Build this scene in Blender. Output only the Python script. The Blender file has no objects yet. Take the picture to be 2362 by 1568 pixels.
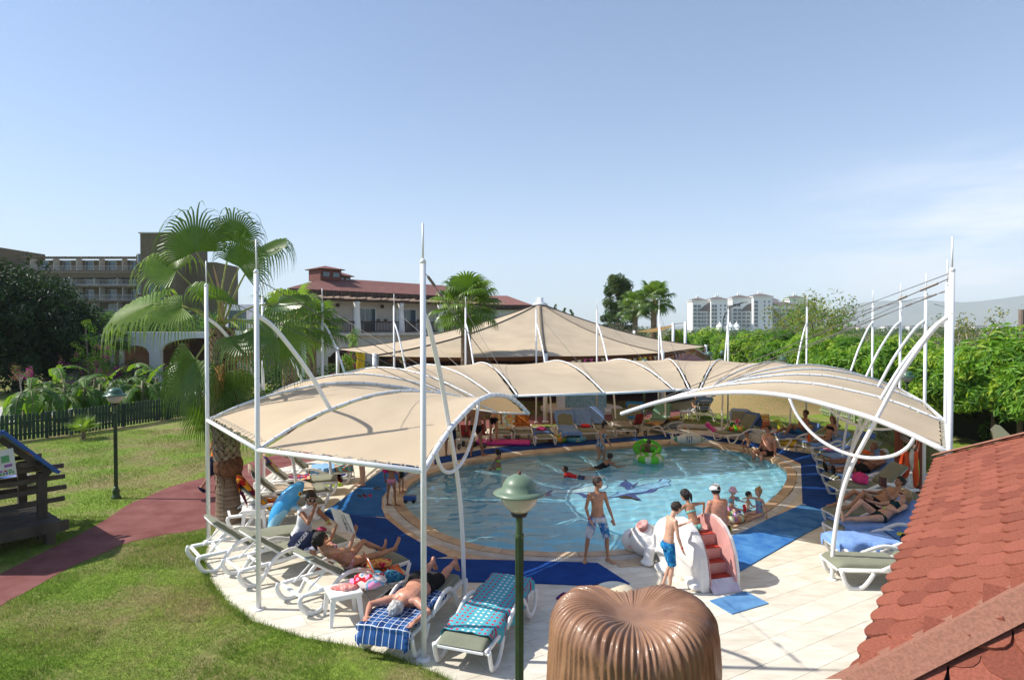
import bpy, bmesh, math, random
import numpy as np
from mathutils import Vector, Matrix, noise
from math import sin, cos, pi, radians, sqrt, atan2

# ------------------------------------------------------------------ camera, sky, sun, exposure
scene = bpy.context.scene
COL = scene.collection
CAMH = 4.2; FPX = 1450.0; CX, CY = 1181.0, 784.0; TH = math.atan(27 / FPX)
cam_d = bpy.data.cameras.new('camera'); cam = bpy.data.objects.new('camera', cam_d); COL.objects.link(cam)
cam.location = (0, 0, CAMH); cam.rotation_euler = (pi / 2 - TH, 0, 0)
cam_d.sensor_width = 36; cam_d.lens = 36 * FPX / 2362; cam_d.clip_start = .1; cam_d.clip_end = 30000
scene.camera = cam
SUN_EL = radians(46)
world = bpy.data.worlds.new("World"); scene.world = world; world.use_nodes = True
wn, wl = world.node_tree.nodes, world.node_tree.links
bg = wn['Background']; bg.inputs[1].default_value = .13
sky = wn.new('ShaderNodeTexSky'); sky.sky_type = 'NISHITA'; sky.sun_disc = False
sky.sun_elevation = SUN_EL; sky.sun_rotation = radians(-91); sky.altitude = 0
sky.air_density = .9; sky.dust_density = .8; sky.ozone_density = 6.5
# thin clouds low in the sky, mixed over the sky by direction
tc = wn.new('ShaderNodeTexCoord'); mp = wn.new('ShaderNodeMapping'); mp.inputs['Scale'].default_value = (2.2, 2.2, 12)
mp.inputs['Rotation'].default_value = (0, radians(-14), 0)
nz = wn.new('ShaderNodeTexNoise'); nz.inputs['Scale'].default_value = 1.7; nz.inputs['Detail'].default_value = 8; nz.inputs['Roughness'].default_value = .58
cr = wn.new('ShaderNodeValToRGB'); cr.color_ramp.elements[0].position = .38; cr.color_ramp.elements[1].position = .6
sp = wn.new('ShaderNodeSeparateXYZ')
dz = wn.new('ShaderNodeMapRange'); dz.inputs[1].default_value = .02; dz.inputs[2].default_value = .06; dz2 = wn.new('ShaderNodeMapRange')
dz2.inputs[1].default_value = .25; dz2.inputs[2].default_value = .12
dx = wn.new('ShaderNodeMapRange'); dx.inputs[1].default_value = .36; dx.inputs[2].default_value = .58
m1 = wn.new('ShaderNodeMath'); m1.operation = 'MULTIPLY'; m2 = wn.new('ShaderNodeMath'); m2.operation = 'MULTIPLY'
m3 = wn.new('ShaderNodeMath'); m3.operation = 'MULTIPLY'; m4 = wn.new('ShaderNodeMath'); m4.operation = 'MULTIPLY'; m4.inputs[1].default_value = .8
mix = wn.new('ShaderNodeMixRGB'); mix.inputs[2].default_value = (7.6, 7.1, 7.1, 1)
wl.new(tc.outputs['Generated'], mp.inputs[0]); wl.new(mp.outputs[0], nz.inputs[0]); wl.new(nz.outputs[0], cr.inputs[0])
wl.new(tc.outputs['Generated'], sp.inputs[0]); wl.new(sp.outputs[2], dz.inputs[0]); wl.new(sp.outputs[2], dz2.inputs[0]); wl.new(sp.outputs[0], dx.inputs[0])
wl.new(cr.outputs[0], m1.inputs[0]); wl.new(dz.outputs[0], m1.inputs[1]); wl.new(m1.outputs[0], m2.inputs[0]); wl.new(dz2.outputs[0], m2.inputs[1])
wl.new(m2.outputs[0], m3.inputs[0]); wl.new(dx.outputs[0], m3.inputs[1]); wl.new(m3.outputs[0], m4.inputs[0]); wl.new(m4.outputs[0], mix.inputs[0])
wl.new(sky.outputs[0], mix.inputs[1]); wl.new(mix.outputs[0], bg.inputs[0])
sd = bpy.data.lights.new('sun', 'SUN'); sun = bpy.data.objects.new('sun', sd); COL.objects.link(sun)
sd.energy = 5; sd.angle = radians(.53); sd.color = (1, .94, .85)
sun.rotation_euler = Vector((cos(SUN_EL), -.035, -sin(SUN_EL))).to_track_quat('-Z', 'Y').to_euler()
scene.view_settings.view_transform = 'Standard'; scene.view_settings.look = 'None'
scene.view_settings.exposure = 0.5; scene.view_settings.gamma = 1
scene.cycles.max_bounces = 8; scene.cycles.transparent_max_bounces = 12; scene.cycles.volume_bounces = 2

# ------------------------------------------------------------------ helpers
def ray(x, y):
    u = (x - CX) / FPX; v = (CY - y) / FPX
    return Vector((u, cos(TH) + v * sin(TH), -sin(TH) + v * cos(TH)))
def G(x, y, h=0.0):                       # place whose height is h seen at photo position x, y
    d = ray(x, y); t = (h - CAMH) / d.z
    return Vector((0, 0, CAMH)) + d * t
def W(x, y, Z):                           # place at distance Z seen at photo position x, y
    d = ray(x, y); return Vector((0, 0, CAMH)) + d * (Z / d.y)

MATS = {}
def mat(name, col, rough=.6, var=.12, scale=4.0, bump=0.0, bscale=40.0, spec=.4, metal=0.0, trans=0.0, tcol=None, coat=0.0, col2=None, cover=None, detail=5, coords='Object', stretch=None, sheen=0.0):
    if name in MATS: return MATS[name]
    m = bpy.data.materials.new(name); m.use_nodes = True; n = m.node_tree.nodes; l = m.node_tree.links
    b = n['Principled BSDF']; b.inputs['Roughness'].default_value = rough; b.inputs['Metallic'].default_value = metal
    b.inputs['Specular IOR Level'].default_value = spec
    if coat: b.inputs['Coat Weight'].default_value = coat; b.inputs['Coat Roughness'].default_value = .08
    if sheen: b.inputs['Sheen Weight'].default_value = sheen
    t = n.new('ShaderNodeTexCoord'); src = t.outputs[coords]
    if stretch:
        mpn = n.new('ShaderNodeMapping'); mpn.inputs['Scale'].default_value = stretch; l.new(src, mpn.inputs[0]); src = mpn.outputs[0]
    col = tuple(col); c2 = tuple(col2) if col2 else tuple(min(1, c * (1 + var * 1.6)) for c in col); c1 = col if col2 else tuple(c * (1 - var) for c in col)
    nn = n.new('ShaderNodeTexNoise'); nn.inputs['Scale'].default_value = scale; nn.inputs['Detail'].default_value = detail; nn.inputs['Roughness'].default_value = .6
    r = n.new('ShaderNodeValToRGB'); lo, hi = cover or (.35, .65)
    r.color_ramp.elements[0].position = lo; r.color_ramp.elements[1].position = hi
    r.color_ramp.elements[0].color = c1 + (1,); r.color_ramp.elements[1].color = c2 + (1,)
    l.new(src, nn.inputs[0]); l.new(nn.outputs[0], r.inputs[0]); l.new(r.outputs[0], b.inputs['Base Color'])
    if bump:
        n2 = n.new('ShaderNodeTexNoise'); n2.inputs['Scale'].default_value = bscale; n2.inputs['Detail'].default_value = 4
        bp = n.new('ShaderNodeBump'); bp.inputs['Strength'].default_value = min(1, bump); bp.inputs['Distance'].default_value = .02
        l.new(src, n2.inputs[0]); l.new(n2.outputs[0], bp.inputs['Height']); l.new(bp.outputs[0], b.inputs['Normal'])
    if trans:
        tr = n.new('ShaderNodeBsdfTranslucent'); mx = n.new('ShaderNodeMixShader'); mx.inputs[0].default_value = trans
        if tcol: tr.inputs[0].default_value = tuple(tcol) + (1,)
        else: l.new(r.outputs[0], tr.inputs[0])
        l.new(b.outputs[0], mx.inputs[1]); l.new(tr.outputs[0], mx.inputs[2]); l.new(mx.outputs[0], n['Material Output'].inputs[0])
    MATS[name] = m; return m

ROOTM = {}
def tag(o, label=None, cat=None, group=None, kind=None):
    if label: o['label'] = label
    if cat: o['category'] = cat
    if group: o['group'] = group
    if kind: o['kind'] = kind
    return o
def thing(name, label, cat, loc=(0, 0, 0), rz=0.0, group=None):
    o = bpy.data.objects.new(name, None); COL.objects.link(o); o.empty_display_size = .1
    o.location = loc; o.rotation_euler = (0, 0, rz)
    ROOTM[o.name] = Matrix.Translation(Vector(loc)) @ Matrix.Rotation(rz, 4, 'Z')
    return tag(o, label, cat, group)
def mesh_obj(name, v, f, mats, parent=None, smooth=False, fm=None, world=False):
    me = bpy.data.meshes.new(name)
    if world and parent is not None:
        mi = ROOTM[parent.name].inverted(); v = [mi @ Vector(p) for p in v]
    me.from_pydata([tuple(p) for p in v], [], f)
    if not isinstance(mats, (list, tuple)): mats = [mats]
    for m in mats: me.materials.append(m)
    if fm is not None: me.polygons.foreach_set('material_index', fm)
    if smooth: me.polygons.foreach_set('use_smooth', [True] * len(me.polygons))
    me.update()
    o = bpy.data.objects.new(name, me); COL.objects.link(o)
    if parent is not None:
        o.parent = parent
        if parent.name in ROOTM: ROOTM[o.name] = ROOTM[parent.name]
    return o
def np_obj(name, V, F, mats, parent=None, fm=None, smooth=False):   # V (n,3), F (m,k) arrays
    me = bpy.data.meshes.new(name); k = F.shape[1]
    me.vertices.add(len(V)); me.vertices.foreach_set('co', np.ascontiguousarray(V, dtype=np.float32).ravel())
    me.loops.add(F.size); me.loops.foreach_set('vertex_index', np.ascontiguousarray(F, dtype=np.int32).ravel())
    me.polygons.add(len(F)); me.polygons.foreach_set('loop_start', np.arange(0, F.size, k, dtype=np.int32))
    if not isinstance(mats, (list, tuple)): mats = [mats]
    for m in mats: me.materials.append(m)
    if fm is not None: me.polygons.foreach_set('material_index', np.asarray(fm, dtype=np.int32))
    me.polygons.foreach_set('use_smooth', np.full(len(F), smooth))
    me.update(calc_edges=True); me.validate()
    o = bpy.data.objects.new(name, me); COL.objects.link(o)
    if parent is not None: o.parent = parent; ROOTM[o.name] = ROOTM.get(parent.name, Matrix())
    return o
def frame(d, up=Vector((0, 0, 1))):
    d = d.normalized()
    if abs(d.dot(up)) > .98: up = Vector((0, 1, 0)) if abs(d.y) < .9 else Vector((1, 0, 0))
    a = up.cross(d).normalized(); return a, d.cross(a).normalized()
class MB:
    def __init__(s): s.v = []; s.f = []; s.m = []
    def add(s, v, f, mi=0):
        b = len(s.v); s.v += [Vector(p) for p in v]; s.f += [tuple(i + b for i in q) for q in f]; s.m += [mi] * len(f); return s
    def box(s, c, size, rz=0.0, R=None, mi=0, ch=0.0):
        hx, hy, hz = size[0] / 2, size[1] / 2, size[2] / 2; R = R or Matrix.Rotation(rz, 3, 'Z'); c = Vector(c)
        if ch:
            v = []
            for z, k in ((-hz, 0), (hz - ch, 0), (hz, ch)):
                for x, y in ((-hx + k, -hy + k), (hx - k, -hy + k), (hx - k, hy - k), (-hx + k, hy - k)): v.append(c + R @ Vector((x, y, z)))
            f = [(3, 2, 1, 0), (8, 9, 10, 11)]
            for a in (0, 4):
                for i in range(4): f.append((a + i, a + (i + 1) % 4, a + 4 + (i + 1) % 4, a + 4 + i))
            return s.add(v, f, mi)
        v = [c + R @ Vector((x, y, z)) for z in (-hz, hz) for x, y in ((-hx, -hy), (hx, -hy), (hx, hy), (-hx, hy))]
        return s.add(v, [(3, 2, 1, 0), (4, 5, 6, 7), (0, 1, 5, 4), (1, 2, 6, 5), (2, 3, 7, 6), (3, 0, 4, 7)], mi)
    def beam(s, a, b, w, h, mi=0):        # rectangular bar from a to b
        a = Vector(a); b = Vector(b); d = b - a; x, z = frame(d)
        v = [p + x * i * w / 2 + z * j * h / 2 for p in (a, b) for i, j in ((-1, -1), (1, -1), (1, 1), (-1, 1))]
        return s.add(v, [(3, 2, 1, 0), (4, 5, 6, 7), (0, 1, 5, 4), (1, 2, 6, 5), (2, 3, 7, 6), (3, 0, 4, 7)], mi)
    def tube(s, pts, r, n=8, mi=0, closed=False, flat=1.0, up=None):
        pts = [Vector(p) for p in pts]; N = len(pts); rr = r if isinstance(r, (list, tuple)) else [r] * N
        v = []; f = []; pa = None
        for i, p in enumerate(pts):
            if closed: d = pts[(i + 1) % N] - pts[i - 1]
            else: d = pts[min(i + 1, N - 1)] - pts[max(i - 1, 0)]
            if d.length < 1e-9: d = Vector((0, 0, 1))
            if up is not None: a, b = frame(d, up)
            elif pa is None: a, b = frame(d)
            else:
                d.normalize(); a = (pa - d * pa.dot(d))
                a = a.normalized() if a.length > 1e-6 else frame(d)[0]; b = d.cross(a)
            pa = a
            for k in range(n): t = 2 * pi * k / n; v.append(p + a * (cos(t) * rr[i]) + b * (sin(t) * rr[i] * flat))
        for i in range(N if closed else N - 1):
            j = (i + 1) % N
            for k in range(n): f.append((i * n + k, i * n + (k + 1) % n, j * n + (k + 1) % n, j * n + k))
        if not closed: f.append(tuple(range(n - 1, -1, -1))); f.append(tuple((N - 1) * n + k for k in range(n)))
        return s.add(v, f, mi)
    def lathe(s, prof, n=16, c=(0, 0, 0), R=None, mi=0, closed=False):
        c = Vector(c); v = []; f = []; N = len(prof)
        for r, z in prof:
            for k in range(n):
                p = Vector((r * cos(2 * pi * k / n), r * sin(2 * pi * k / n), z)); v.append(c + (R @ p if R else p))
        for i in range(N if closed else N - 1):
            j = (i + 1) % N
            for k in range(n): f.append((i * n + k, i * n + (k + 1) % n, j * n + (k + 1) % n, j * n + k))
        if not closed: f.append(tuple(range(n - 1, -1, -1))); f.append(tuple((N - 1) * n + k for k in range(n)))
        return s.add(v, f, mi)
    def ball(s, c, r, n=12, m=8, R=None, mi=0):
        if not isinstance(r, (tuple, list, Vector)): r = (r, r, r)
        c = Vector(c); v = [c + (R @ Vector((0, 0, -r[2])) if R else Vector((0, 0, -r[2])))]; f = []
        for i in range(1, m):
            a = -pi / 2 + pi * i / m
            for k in range(n):
                p = Vector((r[0] * cos(a) * cos(2 * pi * k / n), r[1] * cos(a) * sin(2 * pi * k / n), r[2] * sin(a))); v.append(c + (R @ p if R else p))
        v.append(c + (R @ Vector((0, 0, r[2])) if R else Vector((0, 0, r[2]))))
        for k in range(n): f.append((0, 1 + (k + 1) % n, 1 + k)); f.append((len(v) - 1, 1 + (m - 2) * n + k, 1 + (m - 2) * n + (k + 1) % n))
        for i in range(m - 2):
            for k in range(n): a = 1 + i * n; f.append((a + k, a + (k + 1) % n, a + n + (k + 1) % n, a + n + k))
        return s.add(v, f, mi)
    def prism(s, poly, z0, z1, mi=0, bottom=True):   # poly: list of (x, y), counter-clockwise
        n = len(poly); v = [(x, y, z0) for x, y in poly] + [(x, y, z1) for x, y in poly]
        f = [tuple(range(n, 2 * n))] + [(i, (i + 1) % n, n + (i + 1) % n, n + i) for i in range(n)]
        if bottom: f.append(tuple(range(n - 1, -1, -1)))
        return s.add(v, f, mi)
    def grid(s, P, nu, nv, mi=0, flip=False):        # P[i][j]
        v = [P[i][j] for i in range(nu) for j in range(nv)]
        f = [(i * nv + j, (i + 1) * nv + j, (i + 1) * nv + j + 1, i * nv + j + 1) for i in range(nu - 1) for j in range(nv - 1)]
        if flip: f = [q[::-1] for q in f]
        return s.add(v, f, mi)
    def build(s, name, mats, parent=None, smooth=False, world=False):
        return mesh_obj(name, s.v, s.f, mats, parent, smooth, s.m if isinstance(mats, (list, tuple)) else None, world)
def struct(o): o['kind'] = 'structure'; return o
def spline(pts, n):                       # Catmull-Rom through pts, n samples
    P = [Vector(p) for p in pts]; P = [P[0] * 2 - P[1]] + P + [P[-1] * 2 - P[-2]]; out = []
    for k in range(n):
        t = k / (n - 1) * (len(P) - 3); i = min(int(t), len(P) - 4); u = t - i; a, b, c, d = P[i:i + 4]
        out.append(.5 * ((2 * b) + (c - a) * u + (2 * a - 5 * b + 4 * c - d) * u * u + (3 * b - a - 3 * c + d) * u ** 3))
    return out
def cspline(pts, per):
    N = len(pts); P = [Vector(p) for p in pts]; out = []
    for i in range(N):
        a, b, c, d = P[i - 1], P[i], P[(i + 1) % N], P[(i + 2) % N]
        for k in range(per):
            u = k / per; out.append(.5 * ((2 * b) + (c - a) * u + (2 * a - 5 * b + 4 * c - d) * u * u + (3 * b - a - 3 * c + d) * u ** 3))
    return out
def clip_in(poly, a, b, keep_left=True):             # 2-D half plane clip by line a->b
    out = []; n = len(poly)
    def side(p): s = (b[0] - a[0]) * (p[1] - a[1]) - (b[1] - a[1]) * (p[0] - a[0]); return s if keep_left else -s
    for i in range(n):
        p, q = poly[i], poly[(i + 1) % n]; sp_, sq = side(p), side(q)
        if sp_ >= 0: out.append(p)
        if (sp_ > 0 and sq < 0) or (sp_ < 0 and sq > 0):
            t = sp_ / (sp_ - sq); out.append((p[0] + t * (q[0] - p[0]), p[1] + t * (q[1] - p[1])))
    return out
def area2(p): return sum(p[i][0] * p[(i + 1) % len(p)][1] - p[(i + 1) % len(p)][0] * p[i][1] for i in range(len(p))) / 2
def dup(root, name=None, loc=None, rz=None, label=None, group=None, cat=None):
    r = root.copy(); COL.objects.link(r); ROOTM[r.name] = Matrix()
    if loc is not None: r.location = loc
    if rz is not None: r.rotation_euler = (0, 0, rz)
    ROOTM[r.name] = Matrix.Translation(r.location) @ Matrix.Rotation(r.rotation_euler[2], 4, 'Z')
    if label: r['label'] = label
    if group: r['group'] = group
    if cat: r['category'] = cat
    for ch in [c for c in bpy.data.objects if c.parent == root] if root.name not in KIDS else KIDS[root.name]:
        c = ch.copy(); COL.objects.link(c); c.parent = r
        for g in ([x for x in bpy.data.objects if x.parent == ch] if ch.name not in KIDS else KIDS[ch.name]):
            d = g.copy(); COL.objects.link(d); d.parent = c
    return r
KIDS = {}
def freeze(root):                         # remember children so copying stays quick
    KIDS[root.name] = [c for c in bpy.data.objects if c.parent == root]
    for c in KIDS[root.name]: KIDS[c.name] = [x for x in bpy.data.objects if x.parent == c]
    return root

# ------------------------------------------------------------------ common materials
WHITE = mat('white_painted_steel', (.78, .78, .77), .35, .04, 3, .1, 60)
MASTW = mat('weathered_white_steel', (.80, .80, .79), .35, .04, 9, .15, 60, col2=(.5, .34, .2), cover=(.69, .76))
PLASTIC = mat('white_plastic', (.82, .82, .80), .38, .03, 6)
FABRIC = mat('sand_shade_fabric', (.70, .57, .405), .85, .07, .7, .3, 160, spec=.15, trans=.33, tcol=(.62, .38, .17))
GREENPAINT = mat('dark_green_paint', (.05, .085, .04), .4, .15, 5, .1, 80)
CHROME = mat('grey_steel', (.5, .5, .5), .35, .1, 5, metal=.8)
BLACK = mat('black_rubber', (.02, .02, .022), .6, .2, 8)
# ------------------------------------------------------------------ pool outline (read off the photograph, placed on the ground)
POOLPX = [(930,1148),(940,1126),(970,1104),(1018,1084),(1079,1071),(1141,1059),(1247,1047),(1353,1038),(1472,1030),(1549,1026),(1608,1026),(1676,1034),(1734,1047),(1788,1063),(1806,1079),(1811,1097),(1810,1119),(1795,1144),(1755,1172),(1700,1200),(1630,1230),(1550,1254),(1455,1270),(1334,1277),(1210,1275),(1128,1267),(1048,1245),(987,1215),(955,1192),(936,1170)]
pool = cspline([G(x, y) for x, y in POOLPX[::2]], 4)
PC = sum(pool, Vector()) / len(pool)
def offs(r):                               # outline pushed out from the pool by r metres
    out = []
    for i, p in enumerate(pool):
        d = pool[(i + 1) % len(pool)] - pool[i - 1]; n = Vector((d.y, -d.x, 0)).normalized()
        if n.dot(p - PC) < 0: n = -n
        out.append(p + n * r)
    return out
NP = len(pool)
if area2([(p.x, p.y) for p in pool]) < 0: pool = pool[::-1]
def ring(mb, A, B, za, zb, mi=0):
    n = len(A); v = [(p.x, p.y, za) for p in A] + [(p.x, p.y, zb) for p in B]
    return mb.add(v, [(i, n + i, n + (i + 1) % n, (i + 1) % n) for i in range(n)], mi)

# ground: one sheet to the horizon with the pool cut out
def lawn_mat():
    m = bpy.data.materials.new('lawn'); m.use_nodes = True; n = m.node_tree.nodes; l = m.node_tree.links; b = n['Principled BSDF']
    b.inputs['Roughness'].default_value = .9; b.inputs['Specular IOR Level'].default_value = .15
    g = n.new('ShaderNodeNewGeometry'); sx = n.new('ShaderNodeSeparateXYZ'); l.new(g.outputs['Position'], sx.inputs[0])
    def N(sc, d=5, st=None):
        t = n.new('ShaderNodeTexNoise'); t.inputs['Scale'].default_value = sc; t.inputs['Detail'].default_value = d; t.inputs['Roughness'].default_value = .65; l.new(g.outputs['Position'], t.inputs[0]); return t.outputs[0]
    def R(src, a, ca, c, cc):
        r = n.new('ShaderNodeValToRGB'); e = r.color_ramp.elements; e[0].position = a; e[1].position = c; e[0].color = ca + (1,); e[1].color = cc + (1,); l.new(src, r.inputs[0]); return r.outputs[0]
    def MX(f, a, c):
        x = n.new('ShaderNodeMixRGB'); l.new(f, x.inputs[0]) if not isinstance(f, float) else setattr(x.inputs[0], 'default_value', f); l.new(a, x.inputs[1]); l.new(c, x.inputs[2]); return x.outputs[0]
    def MR(s, a, c):
        x = n.new('ShaderNodeMapRange'); x.inputs[1].default_value = a; x.inputs[2].default_value = c; l.new(s, x.inputs[0]); return x.outputs[0]
    fine = R(N(9, 6), .3, (.10, .16, .02), .72, (.26, .37, .055))
    dry = R(N(14, 6), .3, (.17, .14, .055), .7, (.36, .29, .15))
    patch = R(N(.55, 5), .42, (0, 0, 0), .6, (1, 1, 1))
    near = MX(patch, fine, dry)
    field = R(N(.035, 6), .35, (.07, .10, .03), .68, (.25, .22, .10))
    far = MX(MR(sx.outputs[1], 70, 110), near, field)
    l.new(far, b.inputs['Base Color'])
    bp = n.new('ShaderNodeBump'); bp.inputs['Strength'].default_value = .8; bp.inputs['Distance'].default_value = .03; l.new(N(45, 4), bp.inputs['Height']); l.new(bp.outputs[0], b.inputs['Normal'])
    return m
LAWN = lawn_mat()
g = MB(); rings = [offs(.12)]
for R_ in (2.5, 6, 14, 40, 120, 500, 2500, 9500):
    rings.append([PC + (p - PC).normalized() * ((p - PC).length + R_) for p in pool])
vv = []; ff = []
for k, rg in enumerate(rings): vv += [(p.x, p.y, 0) for p in rg]
for k in range(len(rings) - 1):
    for i in range(NP): ff.append((k * NP + i, (k + 1) * NP + i, (k + 1) * NP + (i + 1) % NP, k * NP + (i + 1) % NP))
g.add(vv, ff); struct(g.build('ground', LAWN))

# deck outline
DECKPX = [(478,1262),(470,1292),(488,1345),(530,1395),(590,1438),(700,1474),(800,1492),(905,1516),(1020,1562),(1110,1620),(1250,1760)]
deck = [G(x, y) for x, y in DECKPX] + [Vector((7.5, 5.5, 0)), Vector((11, 9, 0)), G(2150, 1165), G(2085, 1070), G(2000, 1035), G(1905, 1004), G(1800, 992), G(1680, 986), G(1560, 983), G(1400, 981), G(1230, 985), G(1130, 989), G(1010, 1006), G(860, 1036), G(640, 1082), G(590, 1118), G(548, 1170), G(500, 1215)]
deck2 = [(p.x, p.y) for p in deck]
if area2(deck2) < 0: deck2 = deck2[::-1]
def hull(pts):
    pts = sorted(set(pts)); lo = []; up = []
    cr_ = lambda o, a, b: (a[0] - o[0]) * (b[1] - o[1]) - (a[1] - o[1]) * (b[0] - o[0])
    for p in pts:
        while len(lo) > 1 and cr_(lo[-2], lo[-1], p) <= 0: lo.pop()
        lo.append(p)
    for p in reversed(pts):
        while len(up) > 1 and cr_(up[-2], up[-1], p) <= 0: up.pop()
        up.append(p)
    return lo[:-1] + up[:-1]
dh = hull(deck2)
ph = hull([(p.x, p.y) for p in offs(.16)])
TRAV = [mat('travertine_%s' % s, c, .55, .1, 2.2, .25, 30, col2=c2, stretch=(1, 3.5, 1), coords='Object') for s, c, c2 in (('pale', (.60, .56, .46), (.72, .69, .59)), ('cream', (.63, .59, .49), (.76, .73, .63)), ('tan', (.57, .52, .42), (.70, .66, .56)))]
JOINT = mat('tile_joint', (.46, .40, .32), .9, .15, 8)
# base under the tiles (with the pool cut out)
def star_to(poly, c, dirv):               # distance from c along dirv to convex polygon
    best = 1e9
    for i in range(len(poly)):
        a = poly[i]; b = poly[(i + 1) % len(poly)]; ex, ey = b[0] - a[0], b[1] - a[1]; den = dirv[0] * ey - dirv[1] * ex
        if abs(den) < 1e-9: continue
        t = ((a[0] - c[0]) * ey - (a[1] - c[1]) * ex) / den; u = ((a[0] - c[0]) * dirv[1] - (a[1] - c[1]) * dirv[0]) / den
        if t > 0 and -1e-6 <= u <= 1 + 1e-6: best = min(best, t)
    return best
ins = offs(.14); fine_ring = []; fine_in = []
for i in range(NP):
    for k in range(4):
        p = ins[i].lerp(ins[(i + 1) % NP], k / 4); d = (p - PC).normalized(); t = star_to(dh, (PC.x, PC.y), (d.x, d.y))
        fine_in.append(p); fine_ring.append(PC + d * t)
b_ = MB(); ring(b_, fine_in, fine_ring, .010, .010); ring(b_, fine_ring, [p + (p - PC).normalized() * .03 for p in fine_ring], .010, -.05)
deck_o = struct(b_.build('pool_deck', JOINT)); ROOTM[deck_o.name] = Matrix()
# travertine tiles: one object each where they show largest, the rest joined
rng = random.Random(4); ang = radians(31); ca, sa = cos(ang), sin(ang); TL, TW = .8, .4; tiles = []
for r in range(-60, 60):
    for c in range(-35, 35):
        u0 = c * TL + (r % 2) * TL * .5 + (r % 3) * .11; v0 = r * TW
        q = [(u0 + .003, v0 + .003), (u0 + TL - .003, v0 + .003), (u0 + TL - .003, v0 + TW - .003), (u0 + .003, v0 + TW - .003)]
        q = [(x * ca - y * sa + 2, x * sa + y * ca + 15) for x, y in q]
        cx_, cy_ = sum(p[0] for p in q) / 4, sum(p[1] for p in q) / 4
        if cy_ < 5 or cy_ > 32 or abs(cx_) > 16: continue
        for i in range(len(dh)):
            q = clip_in(q, dh[i], dh[(i + 1) % len(dh)])
            if len(q) < 3: break
        if len(q) < 3 or abs(area2(q)) < .01: continue
        if (cx_ - PC.x) ** 2 + (cy_ - PC.y) ** 2 < 49:
            pieces = []; rem = q
            for i in range(len(ph)):
                o_ = clip_in(rem, ph[i], ph[(i + 1) % len(ph)], False)
                if len(o_) > 2 and abs(area2(o_)) > 1e-4: pieces.append(o_)
                rem = clip_in(rem, ph[i], ph[(i + 1) % len(ph)])
                if len(rem) < 3: break
        else: pieces = [q]
        if pieces: tiles.append((cy_ + abs(cx_) * .3, cx_, cy_, pieces))
tiles.sort(key=lambda t: t[0])
def tile_mb(pieces, mb, z, mi=0, o=(0, 0)):
    for p in pieces:
        if area2(p) < 0: p = p[::-1]
        mb.prism([(x - o[0], y - o[1]) for x, y in p], .009, z, mi, bottom=False)
rest = MB(); n_t = 0
for k, (_, cx_, cy_, pieces) in enumerate(tiles):
    z = .02 + rng.uniform(-.0012, .0012)
    px = CX + FPX * cx_ / max(cy_, 1)
    if n_t < 290 and cy_ > 6.8 and px < 2150 and len(pieces) == 1:
        mb = MB(); tile_mb(pieces, mb, z, 0); mb.build('paving_tile', rng.choice(TRAV), deck_o); n_t += 1
    else: tile_mb(pieces, rest, z, rng.randrange(3))
tag(rest.build('paving_tile_field', TRAV, deck_o), kind='stuff')

# coping, grille, pool shell
COPE = [mat('coping_stone_%d' % i, c, .5, .12, 3, .2, 25) for i, c in enumerate(((.50, .36, .23), (.55, .41, .27), (.46, .33, .22)))]
pool_o = thing('swimming_pool', 'rounded shallow turquoise swimming pool under the shade canopy', 'pool', (0, 0, 0)); pool_o['kind'] = 'thing'
F_ = 2; seg = []
A, B, C_, D_ = offs(0), offs(.24), offs(.27), offs(.47)
E_ = offs(.50); F2 = offs(.78)
def quadring(i, j, X, Y, z0, z1, mb, mi=0):
    n = NP; top = []
    a, b, c, d = X[i % n], X[j % n], Y[j % n], Y[i % n]
    g_ = .006
    def sh(p, q): return p + (q - p) * (g_ / max((q - p).length, .01))
    a2, b2, c2, d2 = sh(a, b), sh(b, a), sh(c, d), sh(d, c)
    pl = [(a2.x, a2.y), (b2.x, b2.y), (c2.x, c2.y), (d2.x, d2.y)]
    if area2(pl) < 0: pl = pl[::-1]
    mb.prism(pl, z0, z1, mi)
for i in range(NP):
    mb = MB(); quadring(i, i + 1, A, B, -.09, .045, mb); mb.build('coping_stone', rng.choice(COPE), pool_o)
    mb = MB(); quadring(i, i + 1, D_, F2, .0, .034, mb); mb.build('border_stone', rng.choice(COPE[:2] + TRAV[2:]), pool_o)
shell = mat('pool_tiles', (.22, .52, .66), .35, .06, 6, col2=(.3, .6, .72))
mb = MB(); ring(mb, offs(0.01), offs(-.03), -.02, -.5); mb.build('pool_wall', shell, pool_o)
mb = MB(); o1 = offs(-.02); mb.add([(p.x, p.y, -.5) for p in o1] + [(PC.x, PC.y, -.5)], [(i, (i + 1) % NP, NP) for i in range(NP)])
def floor_mat():
    m = mat('pool_floor_mosaic', (.28, .58, .70), .4, .08, 3)
    n = m.node_tree.nodes; l = m.node_tree.links; b = n['Principled BSDF']
    g_ = n.new('ShaderNodeNewGeometry'); bt = n.new('ShaderNodeTexBrick'); bt.offset = 0; bt.inputs['Scale'].default_value = 1
    bt.inputs['Brick Width'].default_value = .3; bt.inputs['Row Height'].default_value = .3; bt.inputs['Mortar Size'].default_value = .007
    bt.inputs['Color1'].default_value = (.27, .58, .71, 1); bt.inputs['Color2'].default_value = (.34, .66, .77, 1); bt.inputs['Mortar'].default_value = (.42, .64, .72, 1)
    l.new(g_.outputs['Position'], bt.inputs[0]); l.new(bt.outputs[0], b.inputs['Base Color']); return m
mb.build('pool_floor', floor_mat(), pool_o)
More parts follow.
